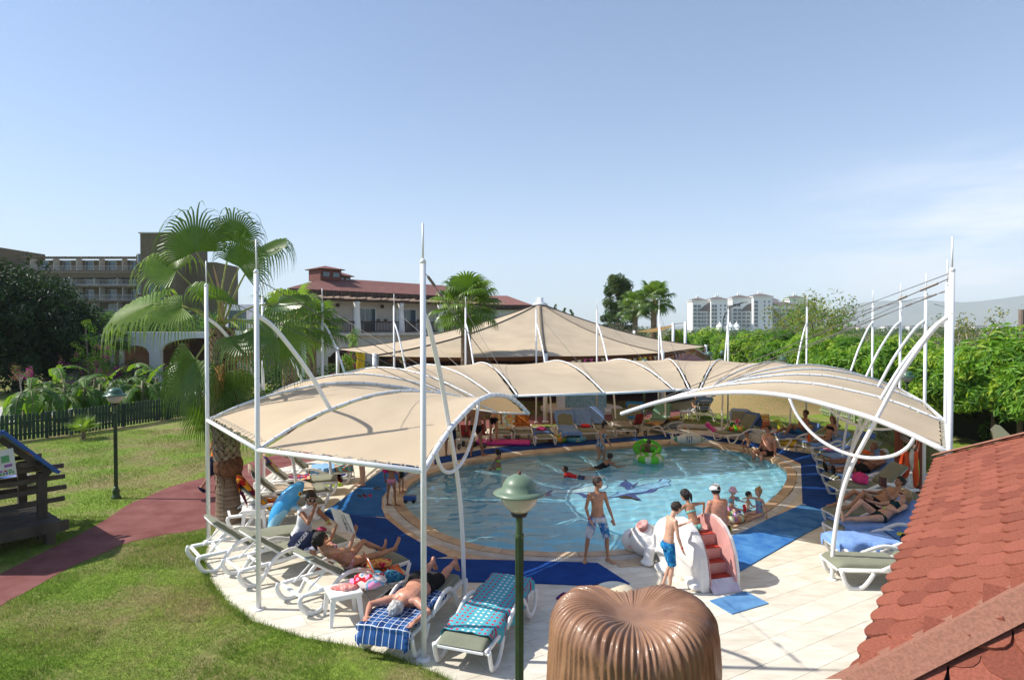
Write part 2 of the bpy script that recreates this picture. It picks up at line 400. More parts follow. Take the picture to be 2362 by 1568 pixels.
# overflow grille: channel plus bars, full ring, bars joined
mb = MB(); ring(mb, B, C_, .02, .02); ring(mb, C_, D_, .012, .012)
mb.build('overflow_channel', mat('channel_dark_grey', (.16, .16, .15), .8), pool_o)  # one even dark grey for the channel
gb = MB(); acc = 0
for i in range(NP):
    j = (i + 1) % NP; L_ = (C_[j] - C_[i]).length; nb = max(1, int(L_ / .033))
    for k in range(nb):
        t = (k + .5) / nb; a = C_[i].lerp(C_[j], t); b = D_[i].lerp(D_[j], t); gb.beam((a.x, a.y, .036), (b.x, b.y, .036), .019, .012)
gr = gb.build('overflow_grille', mat('white_grille_plastic', (.62, .6, .55), .5), pool_o); tag(gr, kind='stuff')
# dolphin mosaic on the pool floor
DK = mat('mosaic_navy', (.02, .07, .26), .4, .3, 12); LB = mat('mosaic_pale_blue', (.30, .56, .78), .4, .15, 12); WH = mat('mosaic_white', (.62, .78, .82), .4, .1, 12)
def flatpoly(name, px, z, m, par, grow=0):
    P = [G(x, y, -.17) for x, y in px]; c = sum(P, Vector()) / len(P)
    if grow: P = [p + (p - c).normalized() * grow for p in P]
    pts = [(p.x, p.y) for p in P]
    if area2(pts) < 0: pts = pts[::-1]
    bm = bmesh.new(); vs = [bm.verts.new((x, y, z)) for x, y in pts]; bm.faces.new(vs); bmesh.ops.triangulate(bm, faces=bm.faces[:])
    me = bpy.data.meshes.new(name); bm.to_mesh(me); bm.free(); me.materials.append(m); o = bpy.data.objects.new(name, me); COL.objects.link(o); o.parent = par; return o
dolA = [(1398,1147),(1420,1138),(1450,1130),(1480,1120),(1512,1112),(1530,1106),(1545,1107),(1540,1114),(1548,1120),(1530,1121),(1505,1128),(1475,1135),(1440,1141),(1422,1143)]
dolA_d = [(1400,1150),(1420,1143),(1470,1136),(1520,1124),(1505,1136),(1465,1142),(1480,1154),(1445,1143),(1420,1147)]
finA = [(1425,1121),(1440,1106),(1460,1116),(1475,1112),(1465,1124),(1450,1128)]
dolB = [(1257,1139),(1275,1131),(1300,1130),(1330,1127),(1355,1122),(1385,1119),(1400,1121),(1385,1130),(1355,1134),(1320,1138),(1285,1137),(1265,1143)]
finB = [(1325,1136),(1345,1137),(1362,1146),(1345,1146)]; tailB = [(1256,1144),(1262,1134),(1280,1130),(1270,1137),(1275,1144)]
for nm, pz, z, m in (('dolphin_mosaic', dolA, -.496, LB), ('dolphin_mosaic', dolA_d, -.492, DK), ('dolphin_mosaic', finA, -.488, DK), ('dolphin_mosaic', dolB, -.496, WH), ('dolphin_mosaic', finB, -.488, DK), ('dolphin_mosaic', tailB, -.488, DK)):
    flatpoly(nm, pz, z, m, pool_o)
out = MB()
for px in (dolA, dolB):
    P = [G(x, y, -.17) for x, y in px]; P = cspline(P, 3); out.tube([(p.x, p.y, -.49) for p in P], .02, 4, closed=True, flat=.1, up=Vector((0, 0, 1)))
out.build('dolphin_outline', DK, pool_o)
def inpoly(x, y, P):
    ins_ = np.zeros(len(x), bool); n = len(P)
    for i in range(n):
        x1, y1 = P[i]; x2, y2 = P[(i + 1) % n]
        c_ = ((y1 > y) != (y2 > y)) & (x < (x2 - x1) * (y - y1) / (y2 - y1 + 1e-12) + x1); ins_ ^= c_
    return ins_
# water: a rippled surface, refracting the sun onto the floor
def water_mat():
    m = bpy.data.materials.new('pool_water'); m.use_nodes = True; n = m.node_tree.nodes; l = m.node_tree.links; n.remove(n['Principled BSDF'])
    gl = n.new('ShaderNodeBsdfGlass'); gl.inputs['Roughness'].default_value = 0.0; gl.inputs['IOR'].default_value = 1.33; gl.inputs[0].default_value = (.90, .98, 1, 1)
    l.new(gl.outputs[0], n['Material Output'].inputs[0]); return m
WZ = -.045
xs = [p.x for p in pool]; ys = [p.y for p in pool]; x0, x1, y0, y1 = min(xs) - .1, max(xs) + .1, min(ys) - .1, max(ys) + .1; ST = .05
gx = np.arange(x0, x1, ST); gy = np.arange(y0, y1, ST); XX, YY = np.meshgrid(gx, gy, indexing='ij'); ZZ = np.zeros_like(XX); rw = np.random.RandomState(7)
for wl_, am in ((1.9, .0045), (1.3, .0042), (.85, .0046), (.55, .0036), (.38, .0022), (.27, .0012)):
    for q in range(5): a_ = rw.uniform(0, 2 * pi); ZZ += am * .62 * np.sin(2 * pi / (wl_ * rw.uniform(.85, 1.15)) * (XX * cos(a_) + YY * sin(a_)) + rw.uniform(0, 6.28) + .6 * np.sin(XX * 1.3 + YY * .9 + q))
edge = [(p.x, p.y) for p in offs(.05)]
Vw = np.stack([XX.ravel(), YY.ravel(), WZ + ZZ.ravel()], 1); ny_ = len(gy); I, J = np.meshgrid(np.arange(len(gx) - 1), np.arange(ny_ - 1), indexing='ij'); I = I.ravel(); J = J.ravel()
Fw = np.stack([I * ny_ + J, (I + 1) * ny_ + J, (I + 1) * ny_ + J + 1, I * ny_ + J + 1], 1); cxy = Vw[Fw].mean(1); Fw = Fw[inpoly(cxy[:, 0], cxy[:, 1], edge)]
wat = np_obj('pool_water', Vw, Fw, water_mat(), smooth=True); wat['kind'] = 'structure'
wat.cycles.is_caustics_caster = True; sd.cycles.is_caustics_light = True
for o in bpy.data.objects:
    if o.name.startswith(('pool_floor', 'pool_wall', 'dolphin')): o.cycles.is_caustics_receiver = True

# blue mats
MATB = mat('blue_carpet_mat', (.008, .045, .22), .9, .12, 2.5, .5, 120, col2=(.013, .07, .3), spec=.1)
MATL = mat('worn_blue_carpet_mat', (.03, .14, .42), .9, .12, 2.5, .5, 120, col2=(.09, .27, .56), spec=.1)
def blue_mat(px, label, m=MATB, z=.04):
    P = [G(x, y) for x, y in px]; c = sum(P, Vector()) / len(P); pts = [(p.x - c.x, p.y - c.y) for p in P]
    if area2(pts) < 0: pts = pts[::-1]
    mb = MB(); mb.prism(pts, .0, z); o = mb.build('pool_mat', m); o.location = (c.x, c.y, 0); tag(o, label, 'mat', 'blue carpet mats round the pool')
    bm = bmesh.new(); bm.from_mesh(o.data); bmesh.ops.triangulate(bm, faces=[f for f in bm.faces if len(f.verts) > 4]); bm.to_mesh(o.data); bm.free(); return o
blue_mat([(748,1184),(825,1128),(884,1086),(925,1058),(1000,1058),(985,1076),(940,1095),(917,1116),(888,1141),(881,1150),(880,1174),(889,1196)], 'sunlit blue carpet mat on the left side of the pool beside the girl with armbands', mat('sunlit_blue_mat', (.02, .13, .40), .9, .12, 2.5, .5, 120, col2=(.04, .17, .46), spec=.1))  # lighter blue than the other mats: sunlight put into its colour
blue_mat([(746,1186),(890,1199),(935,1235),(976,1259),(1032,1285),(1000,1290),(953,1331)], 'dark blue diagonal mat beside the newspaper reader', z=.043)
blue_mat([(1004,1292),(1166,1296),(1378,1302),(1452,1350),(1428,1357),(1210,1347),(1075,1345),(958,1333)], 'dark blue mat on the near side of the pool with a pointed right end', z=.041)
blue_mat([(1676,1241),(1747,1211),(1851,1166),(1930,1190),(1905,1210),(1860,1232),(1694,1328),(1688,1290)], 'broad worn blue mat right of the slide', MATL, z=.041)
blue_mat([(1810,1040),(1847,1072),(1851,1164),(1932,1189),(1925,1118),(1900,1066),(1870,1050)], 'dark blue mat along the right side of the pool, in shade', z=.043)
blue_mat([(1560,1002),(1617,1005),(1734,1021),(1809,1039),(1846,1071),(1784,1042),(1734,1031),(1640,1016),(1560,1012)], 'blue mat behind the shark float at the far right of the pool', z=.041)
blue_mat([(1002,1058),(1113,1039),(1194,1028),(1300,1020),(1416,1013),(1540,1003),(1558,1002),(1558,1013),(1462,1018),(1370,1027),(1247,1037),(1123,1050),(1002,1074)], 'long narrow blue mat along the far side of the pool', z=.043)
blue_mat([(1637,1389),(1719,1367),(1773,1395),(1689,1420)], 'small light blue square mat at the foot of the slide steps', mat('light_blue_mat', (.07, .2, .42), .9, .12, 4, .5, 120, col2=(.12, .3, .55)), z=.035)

# red rubber path
RUB = mat('red_rubber_path', (.16, .055, .05), .9, .12, 1.6, .4, 160, col2=(.26, .115, .105), cover=(.3, .75), spec=.1)
pf = [(-420,1560),(-200,1440),(0,1324),(179,1234),(249,1195),(299,1162),(349,1141),(399,1120),(482,1099),(546,1079),(604,1057),(680,1040),(800,1012),(950,985),(1100,966),(1300,958),(1500,950),(1600,940)]
pn = [(-420,1680),(-200,1540),(0,1398),(62,1365),(158,1311),(233,1278),(291,1253),(374,1234),(484,1213),(560,1150),(640,1092),(700,1075),(820,1040),(960,1010),(1100,990),(1300,975),(1500,966),(1620,950)]
Pa = spline([G(x, y) for x, y in pf], 90); Pb = spline([G(x, y) for x, y in pn], 90)
mb = MB(); mb.grid([[(p.x, p.y, .006) for p in Pa], [(p.x, p.y, .006) for p in Pb]], 2, 90, flip=True)
struct(mb.build('red_path', RUB))
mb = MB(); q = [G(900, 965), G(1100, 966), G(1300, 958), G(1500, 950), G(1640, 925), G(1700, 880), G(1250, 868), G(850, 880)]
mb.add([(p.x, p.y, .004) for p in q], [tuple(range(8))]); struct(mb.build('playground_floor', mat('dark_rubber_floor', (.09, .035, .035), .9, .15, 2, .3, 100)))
# concrete lane behind the left fence
mb = MB(); q = [G(-420, 985), G(0, 978), G(70, 965), G(110, 955), G(40, 938), G(-420, 938)]; mb.add([(p.x, p.y, .008) for p in q], [tuple(range(6))]); struct(mb.build('garden_lane', mat('pale_concrete', (.42, .4, .37), .8, .1, 1)))
mb = MB(); q = [G(100, 960), G(300, 930), G(480, 915), G(480, 900), G(300, 905), G(60, 940)]; mb.add([(p.x, p.y, .010) for p in q], [tuple(range(6))]); struct(mb.build('pavement', MATS['pale_concrete']))
# mound of dry grass
mb = MB(); c = G(1790, 968); N_, M_ = 40, 14; vv = [(c.x, c.y + 4.6, 1.35)]; ff = []
for j in range(1, M_ + 1):
    for i in range(N_):
        a = 2 * pi * i / N_; r = j / M_; z = 1.35 * (cos(r * pi) * .5 + .5) + .04 * noise.noise(Vector((cos(a) * r * 4, sin(a) * r * 4, 3))) * (r < .95)
        vv.append((c.x + .6 + 4.6 * r * cos(a), c.y + 4.6 + 3.4 * r * sin(a), z if j < M_ else -.02))
for i in range(N_): ff.append((0, 1 + i, 1 + (i + 1) % N_))
for j in range(M_ - 1):
    for i in range(N_): a = 1 + j * N_; ff.append((a + i, a + N_ + i, a + N_ + (i + 1) % N_, a + (i + 1) % N_))
mb.add(vv, ff); struct(mb.build('grass_mound', mat('dry_mound_grass', (.34, .22, .10), .95, .2, 9, 1, 30, col2=(.17, .19, .05), cover=(.4, .7), detail=9), smooth=True))

# lawn blades near the camera: uncountable, one object
rs = np.random.RandomState(3)
def lawn_blades(n, xr, yr, hmin, hmax, w, power=1.0):
    x = rs.uniform(*xr, n); y = yr[0] + (yr[1] - yr[0]) * rs.uniform(0, 1, n) ** power
    keep = (np.abs(x) < y * .9 + .6) & ~inpoly(x, y, deck2) & ~inpoly(x, y, [(p.x, p.y) for p in Pa] + [(p.x, p.y) for p in Pb[::-1]])
    x, y = x[keep], y[keep]; n = len(x); a = rs.uniform(0, 2 * pi, n); b = rs.uniform(0, 2 * pi, n)
    h = rs.uniform(hmin, hmax, n) * (.7 + .6 * (np.sin(x * 1.9 + 1) * np.cos(y * 1.6) > .1)); l = rs.uniform(.1, 1.0, n) * h
    tpp = [(p.x, p.y) for p in [deck[i] for i in range(4, len(DECKPX))]]; tpp = tpp + [(a - .5, b - .7) for a, b in tpp[::-1]]; z0 = np.where(inpoly(x, y, tpp), .022, 0.0); V = np.zeros((n, 3, 3)); V[:, 0] = np.stack([x - np.cos(a) * w, y - np.sin(a) * w, z0], 1); V[:, 1] = np.stack([x + np.cos(a) * w, y + np.sin(a) * w, z0], 1)
    V[:, 2] = np.stack([x + np.cos(b) * l, y + np.sin(b) * l, z0 + h], 1)
    pn_ = .8 * np.sin(x * 1.3 + 2 + .8 * np.sin(y * 1.7)) * np.sin(y * 1.1 + x * .5) + .5 * np.sin(x * 3.1 + y) * np.sin(y * 2.7 - x * .6) + rs.normal(.12, .4, n)
    return V.reshape(-1, 3), np.arange(n * 3).reshape(-1, 3), np.where(pn_ > .75, 2, np.where(pn_ > .1, 1, 0))
GB = [mat('grass_blade_green', (.15, .26, .03), .7, .2, 3, trans=.3, spec=.2), mat('grass_blade_olive', (.26, .29, .065), .7, .2, 3, trans=.3, spec=.2), mat('grass_blade_dry', (.42, .35, .17), .8, .2, 3, trans=.2, spec=.1)]
parts_ = [lawn_blades(330000, (-10, 1.5), (6.8, 14), .018, .045, .0035, 1.2), lawn_blades(170000, (-22, -4.5), (12, 26), .025, .055, .006, 1.1), lawn_blades(60000, (-3, 14), (26, 36), .03, .06, .009)]
Vs = np.concatenate([p[0] for p in parts_]); off = np.cumsum([0] + [len(p[0]) for p in parts_[:-1]]); Fs = np.concatenate([p[1] + o for p, o in zip(parts_, off)]); Ms = np.concatenate([p[2] for p in parts_])
tag(np_obj('lawn_grass', Vs, Fs, GB, fm=Ms), 'short green and dry grass of the lawn left of the deck', 'grass', kind='stuff')
# turf lapping over the paving where the lawn bulges in
tp = [deck[i] for i in range(4, len(DECKPX))]; tq = [p + Vector((-.3, -.45, 0)) for p in tp]; tr_ = [p + Vector((-.75, -1.0, 0)) for p in tp]
mb = MB(); mb.grid([[(p.x, p.y, .026) for p in tp], [(p.x, p.y, .026) for p in tq], [(p.x, p.y, -.012) for p in tr_]], 3, len(tp), flip=True); struct(mb.build('lawn_edge', LAWN))
# thick tufts along the deck edge
x = []; y = []
for i in range(len(DECKPX) - 1):
    a, b = deck[i], deck[i + 1]
    for k in range(int((b - a).length * 500)):
        t = rs.uniform(); p = a.lerp(b, t); d = (b - a).normalized(); o_ = abs(rs.normal(0, .07)) - .02; x.append(p.x + (p - PC).normalized().x * o_); y.append(p.y + (p - PC).normalized().y * o_)
x = np.array(x); y = np.array(y); n = len(x); a = rs.uniform(0, 2 * pi, n); b = rs.uniform(0, 2 * pi, n); h = rs.uniform(.05, .11, n); l = h * rs.uniform(.2, 1, n); w = .004
V = np.zeros((n, 3, 3)); V[:, 0] = np.stack([x - np.cos(a) * w, y - np.sin(a) * w, 0 * x], 1); V[:, 1] = np.stack([x + np.cos(a) * w, y + np.sin(a) * w, 0 * x], 1); V[:, 2] = np.stack([x + np.cos(b) * l, y + np.sin(b) * l, h], 1)
tag(np_obj('edge_grass', V.reshape(-1, 3), np.arange(3 * n).reshape(-1, 3), GB, fm=rs.choice([0, 0, 1], n)), 'longer green grass fringe overhanging the deck edge', 'grass', kind='stuff')
# ------------------------------------------------------------------ the shade canopy round the pool: one thing
can = thing('shade_canopy', 'sand coloured fabric canopy on white steel arches curving round the pool', 'canopy', (0, 0, 0))
MH, MT = 5.51, 5.03
def mast_at(x, yt):                        # mast whose tip shows at yt
    Z = (MH - CAMH) / (757 - yt) * FPX
    return Vector(((x - CX) / FPX * Z, Z, 0))
def mbase(x, y): p = G(x, y); return Vector((p.x, p.y, 0))
masts = [mbase(978, 1523), mbase(597, 1407), mbase(481, 1250), Vector((-6.5, 16.4, 0)), mast_at(754, 665), mast_at(909, 678), mast_at(1074, 684), mast_at(1237, 689), mast_at(1377, 691.5), mast_at(1520, 692), mast_at(1680, 690), mast_at(1861, 683), mast_at(2013, 670), mast_at(2077, 655), mast_at(2135, 631), mast_at(2184, 599), mast_at(2194, 547)]
inner = [(.34, 13.3), (-.32, 13.5), (-.95, 14.6), (-1.15, 16.0), (-.95, 17.0), (-.5, 17.7), (.17, 17.9), (2.75, 18.5), (5.05, 19.45), (5.55, 19.6), (5.85, 19.55), (5.9, 19.2), (5.75, 18.7), (5.3, 17.9), (4.5, 16.7), (3.4, 15.2), (2.32, 13.25)]
HO = [2.4] * 17; HI = [2.4, 2.4, 2.35, 2.32, 2.3, 2.28, 2.27, 2.28, 2.28, 2.28, 2.28, 2.28, 2.3, 2.3, 2.35, 2.38, 2.4]
masts[4].x -= .15
prof = [(0, 0), (.1, .26), (.19, .43), (.37, .64), (.5, .67), (.6, .62), (.74, .50), (.87, .28), (1, 0)]
def prf(s):
    for (a, b), (c, d) in zip(prof, prof[1:]):
        if s <= c: return b + (d - b) * (s - a) / (c - a)
    return 0
def rib(i, s):
    m = masts[i]; q = Vector((inner[i][0], inner[i][1], 0)); L = (q - m).length
    k = 1.0 if L < 7.5 else .95
    p = m.lerp(q, s); h = HO[i] * (1 - s) + HI[i] * s
    # smoothed profile
    pr = (prf(max(0, s - .05)) + prf(s) * 2 + prf(min(1, s + .05))) / 4 if .05 < s < .95 else prf(s)
    p.z = h + pr * k; return p
NS = 33
for i in range(17):
    m = masts[i]; mb = MB(); mb.tube([m, m + Vector((0, 0, MT))], .037, 12); mb.lathe([(.10, 0), (.10, .02), (.045, .03)], 14, m + Vector((0, 0, .012)))
    mb.lathe([(.04, 0), (.044, .02), (.02, .06)], 10, m + Vector((0, 0, MT - .02)))
    mo = mb.build('mast', MASTW, can, smooth=True); sm = MB(); sm.tube([m + Vector((0, 0, MT)), m + Vector((0, 0, MH))], .013, 8); sm.build('mast_tip', WHITE, mo, smooth=True)
    pts = [rib(i, k / (NS - 1)) for k in range(NS)]
    r_ = .04 if i in (0, 16) else .027
    mb = MB(); mb.tube(pts, r_, 10); mb.ball(pts[-1], r_ * 1.05, 8, 6); mb.build('arch_rib', WHITE, can, smooth=True)
    # curved brace from the mast down to the pool side leg
    q = Vector((inner[i][0], inner[i][1], 0)); d = (q - m).normalized(); foot = m + d * 1.7; full = True
    if i == 0: foot = mbase(1070, 1387)
    elif i == 16: foot = mbase(1920, 1338)
    elif i == 2: foot = mbase(684, 1168)
    elif i in (6, 7, 8, 9, 10): foot = m + d * 2.9
    elif i in (11, 12, 13, 15, 3, 4, 5): foot = m + d * 1.8
    elif i == 14: foot = mbase(1954, 1147)
    if i == 1: full = False; foot = m + d * 2.2
    if i == 8: foot = mbase(1420, 1000)
    if i == 10: foot = mbase(1665, 1005)
    cp = [(0, 4.40), (.12, 4.22), (.27, 3.85), (.42, 3.42), (.56, 2.92), (.70, 2.42), (.82, 1.98), (.91, 1.5), (.97, .95), (1, .4), (1, 0)]
    if not full: cp = cp[:6]
    bp_ = spline([m.lerp(foot, t) + Vector((0, 0, h)) for t, h in cp], 28)
    mb = MB(); mb.tube(bp_, .034, 10)
    if full: mb.lathe([(.08, 0), (.08, .018), (.04, .025)], 12, foot + Vector((0, 0, .012)))
    mb.build('brace_arc', MASTW, can, smooth=True)
# hanging bows below the end arches
for i in (0, 15, 16):
    cp = [(.075, 0), (.10, -.42), (.15, -.62), (.21, -.66), (.28, -.55), (.34, -.25), (.385, .2), (.398, None)]
    pts = []
    for s, dz_ in cp:
        p = rib(i, s)
        if dz_ is not None and s > .08: p.z = HO[i] + (.44 + dz_ if s < .39 else 0)
        pts.append(p)
    pts = [rib(i, .075)] + [Vector((rib(i, s).x, rib(i, s).y, z)) for s, z in ((.09, 2.42), (.12, 2.27), (.16, 2.19), (.2, 2.17), (.25, 2.21), (.3, 2.33), (.34, 2.5), (.375, 2.75))] + [rib(i, .398)]
    mb = MB(); mb.tube(spline(pts, 30), .027, 8); mb.build('bow_tube', WHITE, can, smooth=True)
# edge tubes, fabric panels, lacing
for i in range(16):
    mb = MB(); mb.tube([rib(i, 0), rib(i + 1, 0)], .036, 10); mb.build('edge_tube', WHITE, can, smooth=True)
    mb = MB(); mb.tube([rib(i, 1), rib(i + 1, 1)], .036, 10); mb.build('edge_tube', WHITE, can, smooth=True)
    NU = 15; P = []; nsc = 8
    w0 = (rib(i, .5) - rib(i + 1, .5)).length
    for a in range(NU):
        u = a / (NU - 1); row = []
        for k in range(NS):
            s = k / (NS - 1); A_, B_ = rib(i, s), rib(i + 1, s); wd = (A_ - B_).length; L = (rib(i, 0) - rib(i, 1)).length
            inset = (.055 + .035 * abs(sin(s * pi * 10))) / max(wd, .25); inset = min(inset, .3); uu = inset + u * (1 - 2 * inset)
            e0 = (.07 + .05 * abs(sin(uu * pi * nsc))) / L; s2 = e0 + s * (1 - 2 * e0)
            p = rib(i, s2).lerp(rib(i + 1, s2), uu)
            p.z -= .02 + min(.13, .03 * wd) * 4 * u * (1 - u) * sin(pi * min(1, max(.0, s))) ** .5
            p.z += .006 * noise.noise(Vector((p.x * 1.2, p.y * 1.2, i)))
            row.append(p)
        P.append(row)
    mb = MB(); mb.grid(P, NU, NS, flip=True); fo = mb.build('fabric_panel', FABRIC, can, smooth=True)
    # rope lacing loops joined per panel
    lc = MB(); L = (rib(i, 0) - rib(i + 1, 0)).length; nl = max(3, int(L / .22))
    for k in range(nl):
        u = (k + .5) / nl; p = rib(i, 0).lerp(rib(i + 1, 0), u); dn = (rib(i, .04).lerp(rib(i + 1, .04), u) - p).normalized(); up_ = Vector((0, 0, 1)); sd_ = (rib(i + 1, 0) - rib(i, 0)).normalized()
        lc.tube([p + dn * (.10 if i == 1 else .05) + dn * (.085 if i == 1 else .045) * cos(t) + up_ * (.05 if i == 1 else .02) * sin(t) + sd_ * .03 * sin(t) for t in [2 * pi * q_ / 8 for q_ in range(8)]], .006, 4, closed=True)
    for k in range(1, 20):
        s = k / 20
        if (rib(i, s) - rib(i + 1, s)).length < .3: continue
        p = rib(i, s); tdir = (rib(i, s + .01) - rib(i, s - .01)).normalized(); lc.tube([p + tdir * .02 * j for j in (-.5, .5)], .034 if i not in (0, 16) else .047, 8)
    tag(lc.build('lashing', mat('white_lashing', (.6, .55, .45), .7), can), kind='stuff')
# stay cables
cb = MB()
def cable(a, b, r=.006, sag=0.02):
    a = Vector(a); b = Vector(b); cb.tube([a.lerp(b, t) - Vector((0, 0, sag * 4 * t * (1 - t))) for t in [k / 6 for k in range(7)]], r, 4)
for i in range(17):
    m = masts[i]; cable(m + Vector((0, 0, 4.93)), rib(i, .97), .007)
cable(masts[16] + Vector((0, 0, 5.0)), masts[10] + Vector((0, 0, 3.0))); cable(masts[15] + Vector((0, 0, 4.9)), masts[9] + Vector((0, 0, 2.9)))
for i in (0, 16, 15):
    m = masts[i]; e = rib(i, .97); a = m + Vector((0, 0, 4.93)); cb.tube([a.lerp(e, .03), a.lerp(e, .07)], .02, 6); cb.tube([a.lerp(e, .10), a.lerp(e, .12)], .02, 6)
cb.build('stay_cable', mat('dark_cable', (.12, .11, .1), .5, metal=.4), can)

# ------------------------------------------------------------------ the pointed tent behind
tent = thing('pointed_tent', 'large pointed sand coloured tent behind the canopy', 'tent', (0, 0, 0))
PA, PB, PC_, PD, PE = Vector((-10.1, 36.4, 3.1)), W(864, 815, 28.3), W(1258, 815, 28.0), W(1528, 808, 32.5), W(1628, 795, 43)
PF, PG, PH = Vector((12, 55, 3.1)), Vector((2, 58, 3.1)), Vector((-8, 50, 3.1)); AP = W(1246, 700, 41)
rim = [PA, PB, PC_, PD, PE, PF, PG, PH]
for k in range(8):
    a, b = rim[k], rim[(k + 1) % 8]; NU, NV = 14, 14; P = []
    for i in range(NU):
        u = i / (NU - 1); e = a.lerp(b, u); e = e.lerp(Vector((AP.x, AP.y, e.z)), .07 * sin(pi * u)); e.z -= .12 + .1 * sin(pi * u); row = []
        for j in range(NV):
            t = j / (NV - 1); p = e.lerp(AP, t); p.z -= (.16 * (AP.z - e.z)) * 4 * t * (1 - t) * (1 - .25 * sin(pi * u)); row.append(p)
        P.append(row)
    mb = MB(); mb.grid(P, NU, NV, flip=True); mb.build('fabric_panel', FABRIC, tent, smooth=True)
    mb = MB(); pts = [p + Vector((0, 0, .03)) for p in P[0]]; mb.tube(pts, .035, 5)
    if k == 2:
        for q in range(26): p = pts[0].lerp(pts[-1], q / 26); p = spline(pts, 27)[q]; mb.tube([p + Vector((-.12, 0, .02)), p + Vector((.12, 0, .02))], .025, 4)
    mb.build('seam_rope', mat('dark_rope', (.1, .085, .07), .8), tent)
for p in rim:
    mb = MB(); mb.tube([(p.x, p.y, 0), (p.x, p.y, p.z)], .10, 12); mb.lathe([(.15, 0), (.15, .05), (.1, .08)], 12, (p.x, p.y, 0.008)); mb.build('tent_post', WHITE, tent, smooth=True)
mb = MB(); mb.lathe([(.5, -.12), (.45, .0), (.2, .12), (.2, .38), (.0, .4)], 16, AP); mb.build('tent_cap', WHITE, tent, smooth=True)
# bunting along the right edge
bn = thing('bunting', 'string of yellow and magenta pennants along the right edge of the pointed tent', 'bunting', (PD.x, PD.y, 0))
rg = random.Random(5); BM = [mat('pennant_yellow', (.75, .5, .04), .8), mat('pennant_magenta', (.45, .06, .2), .8), mat('pennant_orange', (.6, .2, .05), .8), mat('pennant_cream', (.6, .5, .35), .8)]
segs = [(PC_, PD), (PD, PE)]
for a, b in segs:
    L = (b - a).length; n_ = int(L / .36)
    for k in range(n_):
        p = a.lerp(b, (k + .5) / n_); p.z -= .34 + .05 * sin(pi * k / n_ * 4); d = (b - a).normalized(); z = rg.uniform(.16, .3)
        v = [p - d * .13, p + d * .13, p + d * rg.uniform(-.05, .05) - Vector((0, rg.uniform(-.05, .05), z))]
        v2 = [q + Vector((0, .004, 0)) for q in v]; mesh_obj('pennant', v + v2, [(0, 1, 2), (5, 4, 3), (0, 3, 4, 1), (1, 4, 5, 2), (2, 5, 3, 0)], rg.choice(BM), bn, world=True)
# small sail and posts to the right of the tent, and arched canopy behind
sail = thing('shade_sail', 'small slanted shade sail strung between posts right of the tent', 'shade sail', (0, 0, 0))
a, b, c, d = W(1462, 766, 56), W(1553, 749, 52), W(1556, 753, 60), W(1480, 763, 64)
P = [[a.lerp(b, u).lerp(d.lerp(c, u), t) - Vector((0, 0, .3 * sin(pi * t) * sin(pi * u))) for t in [i / 8 for i in range(9)]] for u in [i / 8 for i in range(9)]]
mb = MB(); mb.grid(P, 9, 9); mb.build('fabric_panel', FABRIC, sail, smooth=True)
for x, y, Z in ((1553, 745, 52), (1581, 742, 50), (1523, 748, 60), (1463, 762, 56)):
    p = W(x, y, Z); mb = MB(); mb.tube([(p.x, p.y, 0), p], .12, 10); mb.build('post', WHITE, sail, smooth=True)
mb = MB(); mb.tube([W(1553, 747, 52), W(1581, 745, 50)], .03, 5); mb.build('rope', MATS['dark_rope'], sail)
ac = thing('arched_canopy', 'low arched sand coloured canopy between the tent and the green trees', 'canopy', (0, 0, 0))
P = []
for i in range(13):
    t = i / 12; y0, y1 = W(1590, 800, 46), W(1672, 812, 40); row = []
    for j in range(9):
        u = j / 8; base = Vector((13.5 - 3.2 + t * 3.2, 42 + u * 7, 2.05 + .95 * sin(pi * (.25 + t * .75)))); row.append(base)
    P.append(row)
mb = MB(); mb.grid(P, 13, 9); mb.build('fabric_panel', FABRIC, ac, smooth=True)
mb = MB(); mb.tube([r[0] for r in P], .05, 8); mb.build('arch_rib', WHITE, ac, smooth=True)
for q in (P[0][0], P[-1][0], P[0][8], P[-1][8]): mb = MB(); mb.tube([(q.x, q.y, 0), q], .08, 8); mb.build('post', WHITE, ac, smooth=True)
# ------------------------------------------------------------------ air
hz = MB(); hz.box((0, 4200, 449), (17000, 9400, 900)); ho = hz.build('haze', [])
ho['kind'] = 'stuff'; hm = bpy.data.materials.new('haze_air'); hm.use_nodes = True; n = hm.node_tree.nodes; n.remove(n['Principled BSDF'])
pv = n.new('ShaderNodeVolumePrincipled'); pv.inputs['Color'].default_value = (.86, .93, 1, 1); pv.inputs['Density'].default_value = HAZE = .00016; pv.inputs['Anisotropy'].default_value = 0
hm.node_tree.links.new(pv.outputs[0], n['Material Output'].inputs[1]); ho.data.materials.append(hm)
# distant hills
mb = MB(); P = []; 
for j in range(7):
    row = []
    for i in range(121):
        a = radians(-62 + 124 * i / 120); D_ = 5600 + j * 420; x = D_ * sin(a) * 1.02; y = D_ * cos(a)
        base = max(0.0, noise.noise(Vector((a * 3.1 + 4, j * .25, 0))) * .5 + .55 + .35 * noise.noise(Vector((a * 9, j * .4, 2)))) * (.12 + .88 * min(1, max(0, (a - .30) / .28)))
        row.append((x, min(y, 8700), -1 + 430 * base * sin(pi * min(1, (j + .0) / 4) / 2) ** 1.2 * (1 if j < 6 else .5)))
    P.append(row)
mb.grid(P, 7, 121); struct(mb.build('distant_hills', mat('hill_scrub', (.05, .06, .035), .95, .3, .002), smooth=True))

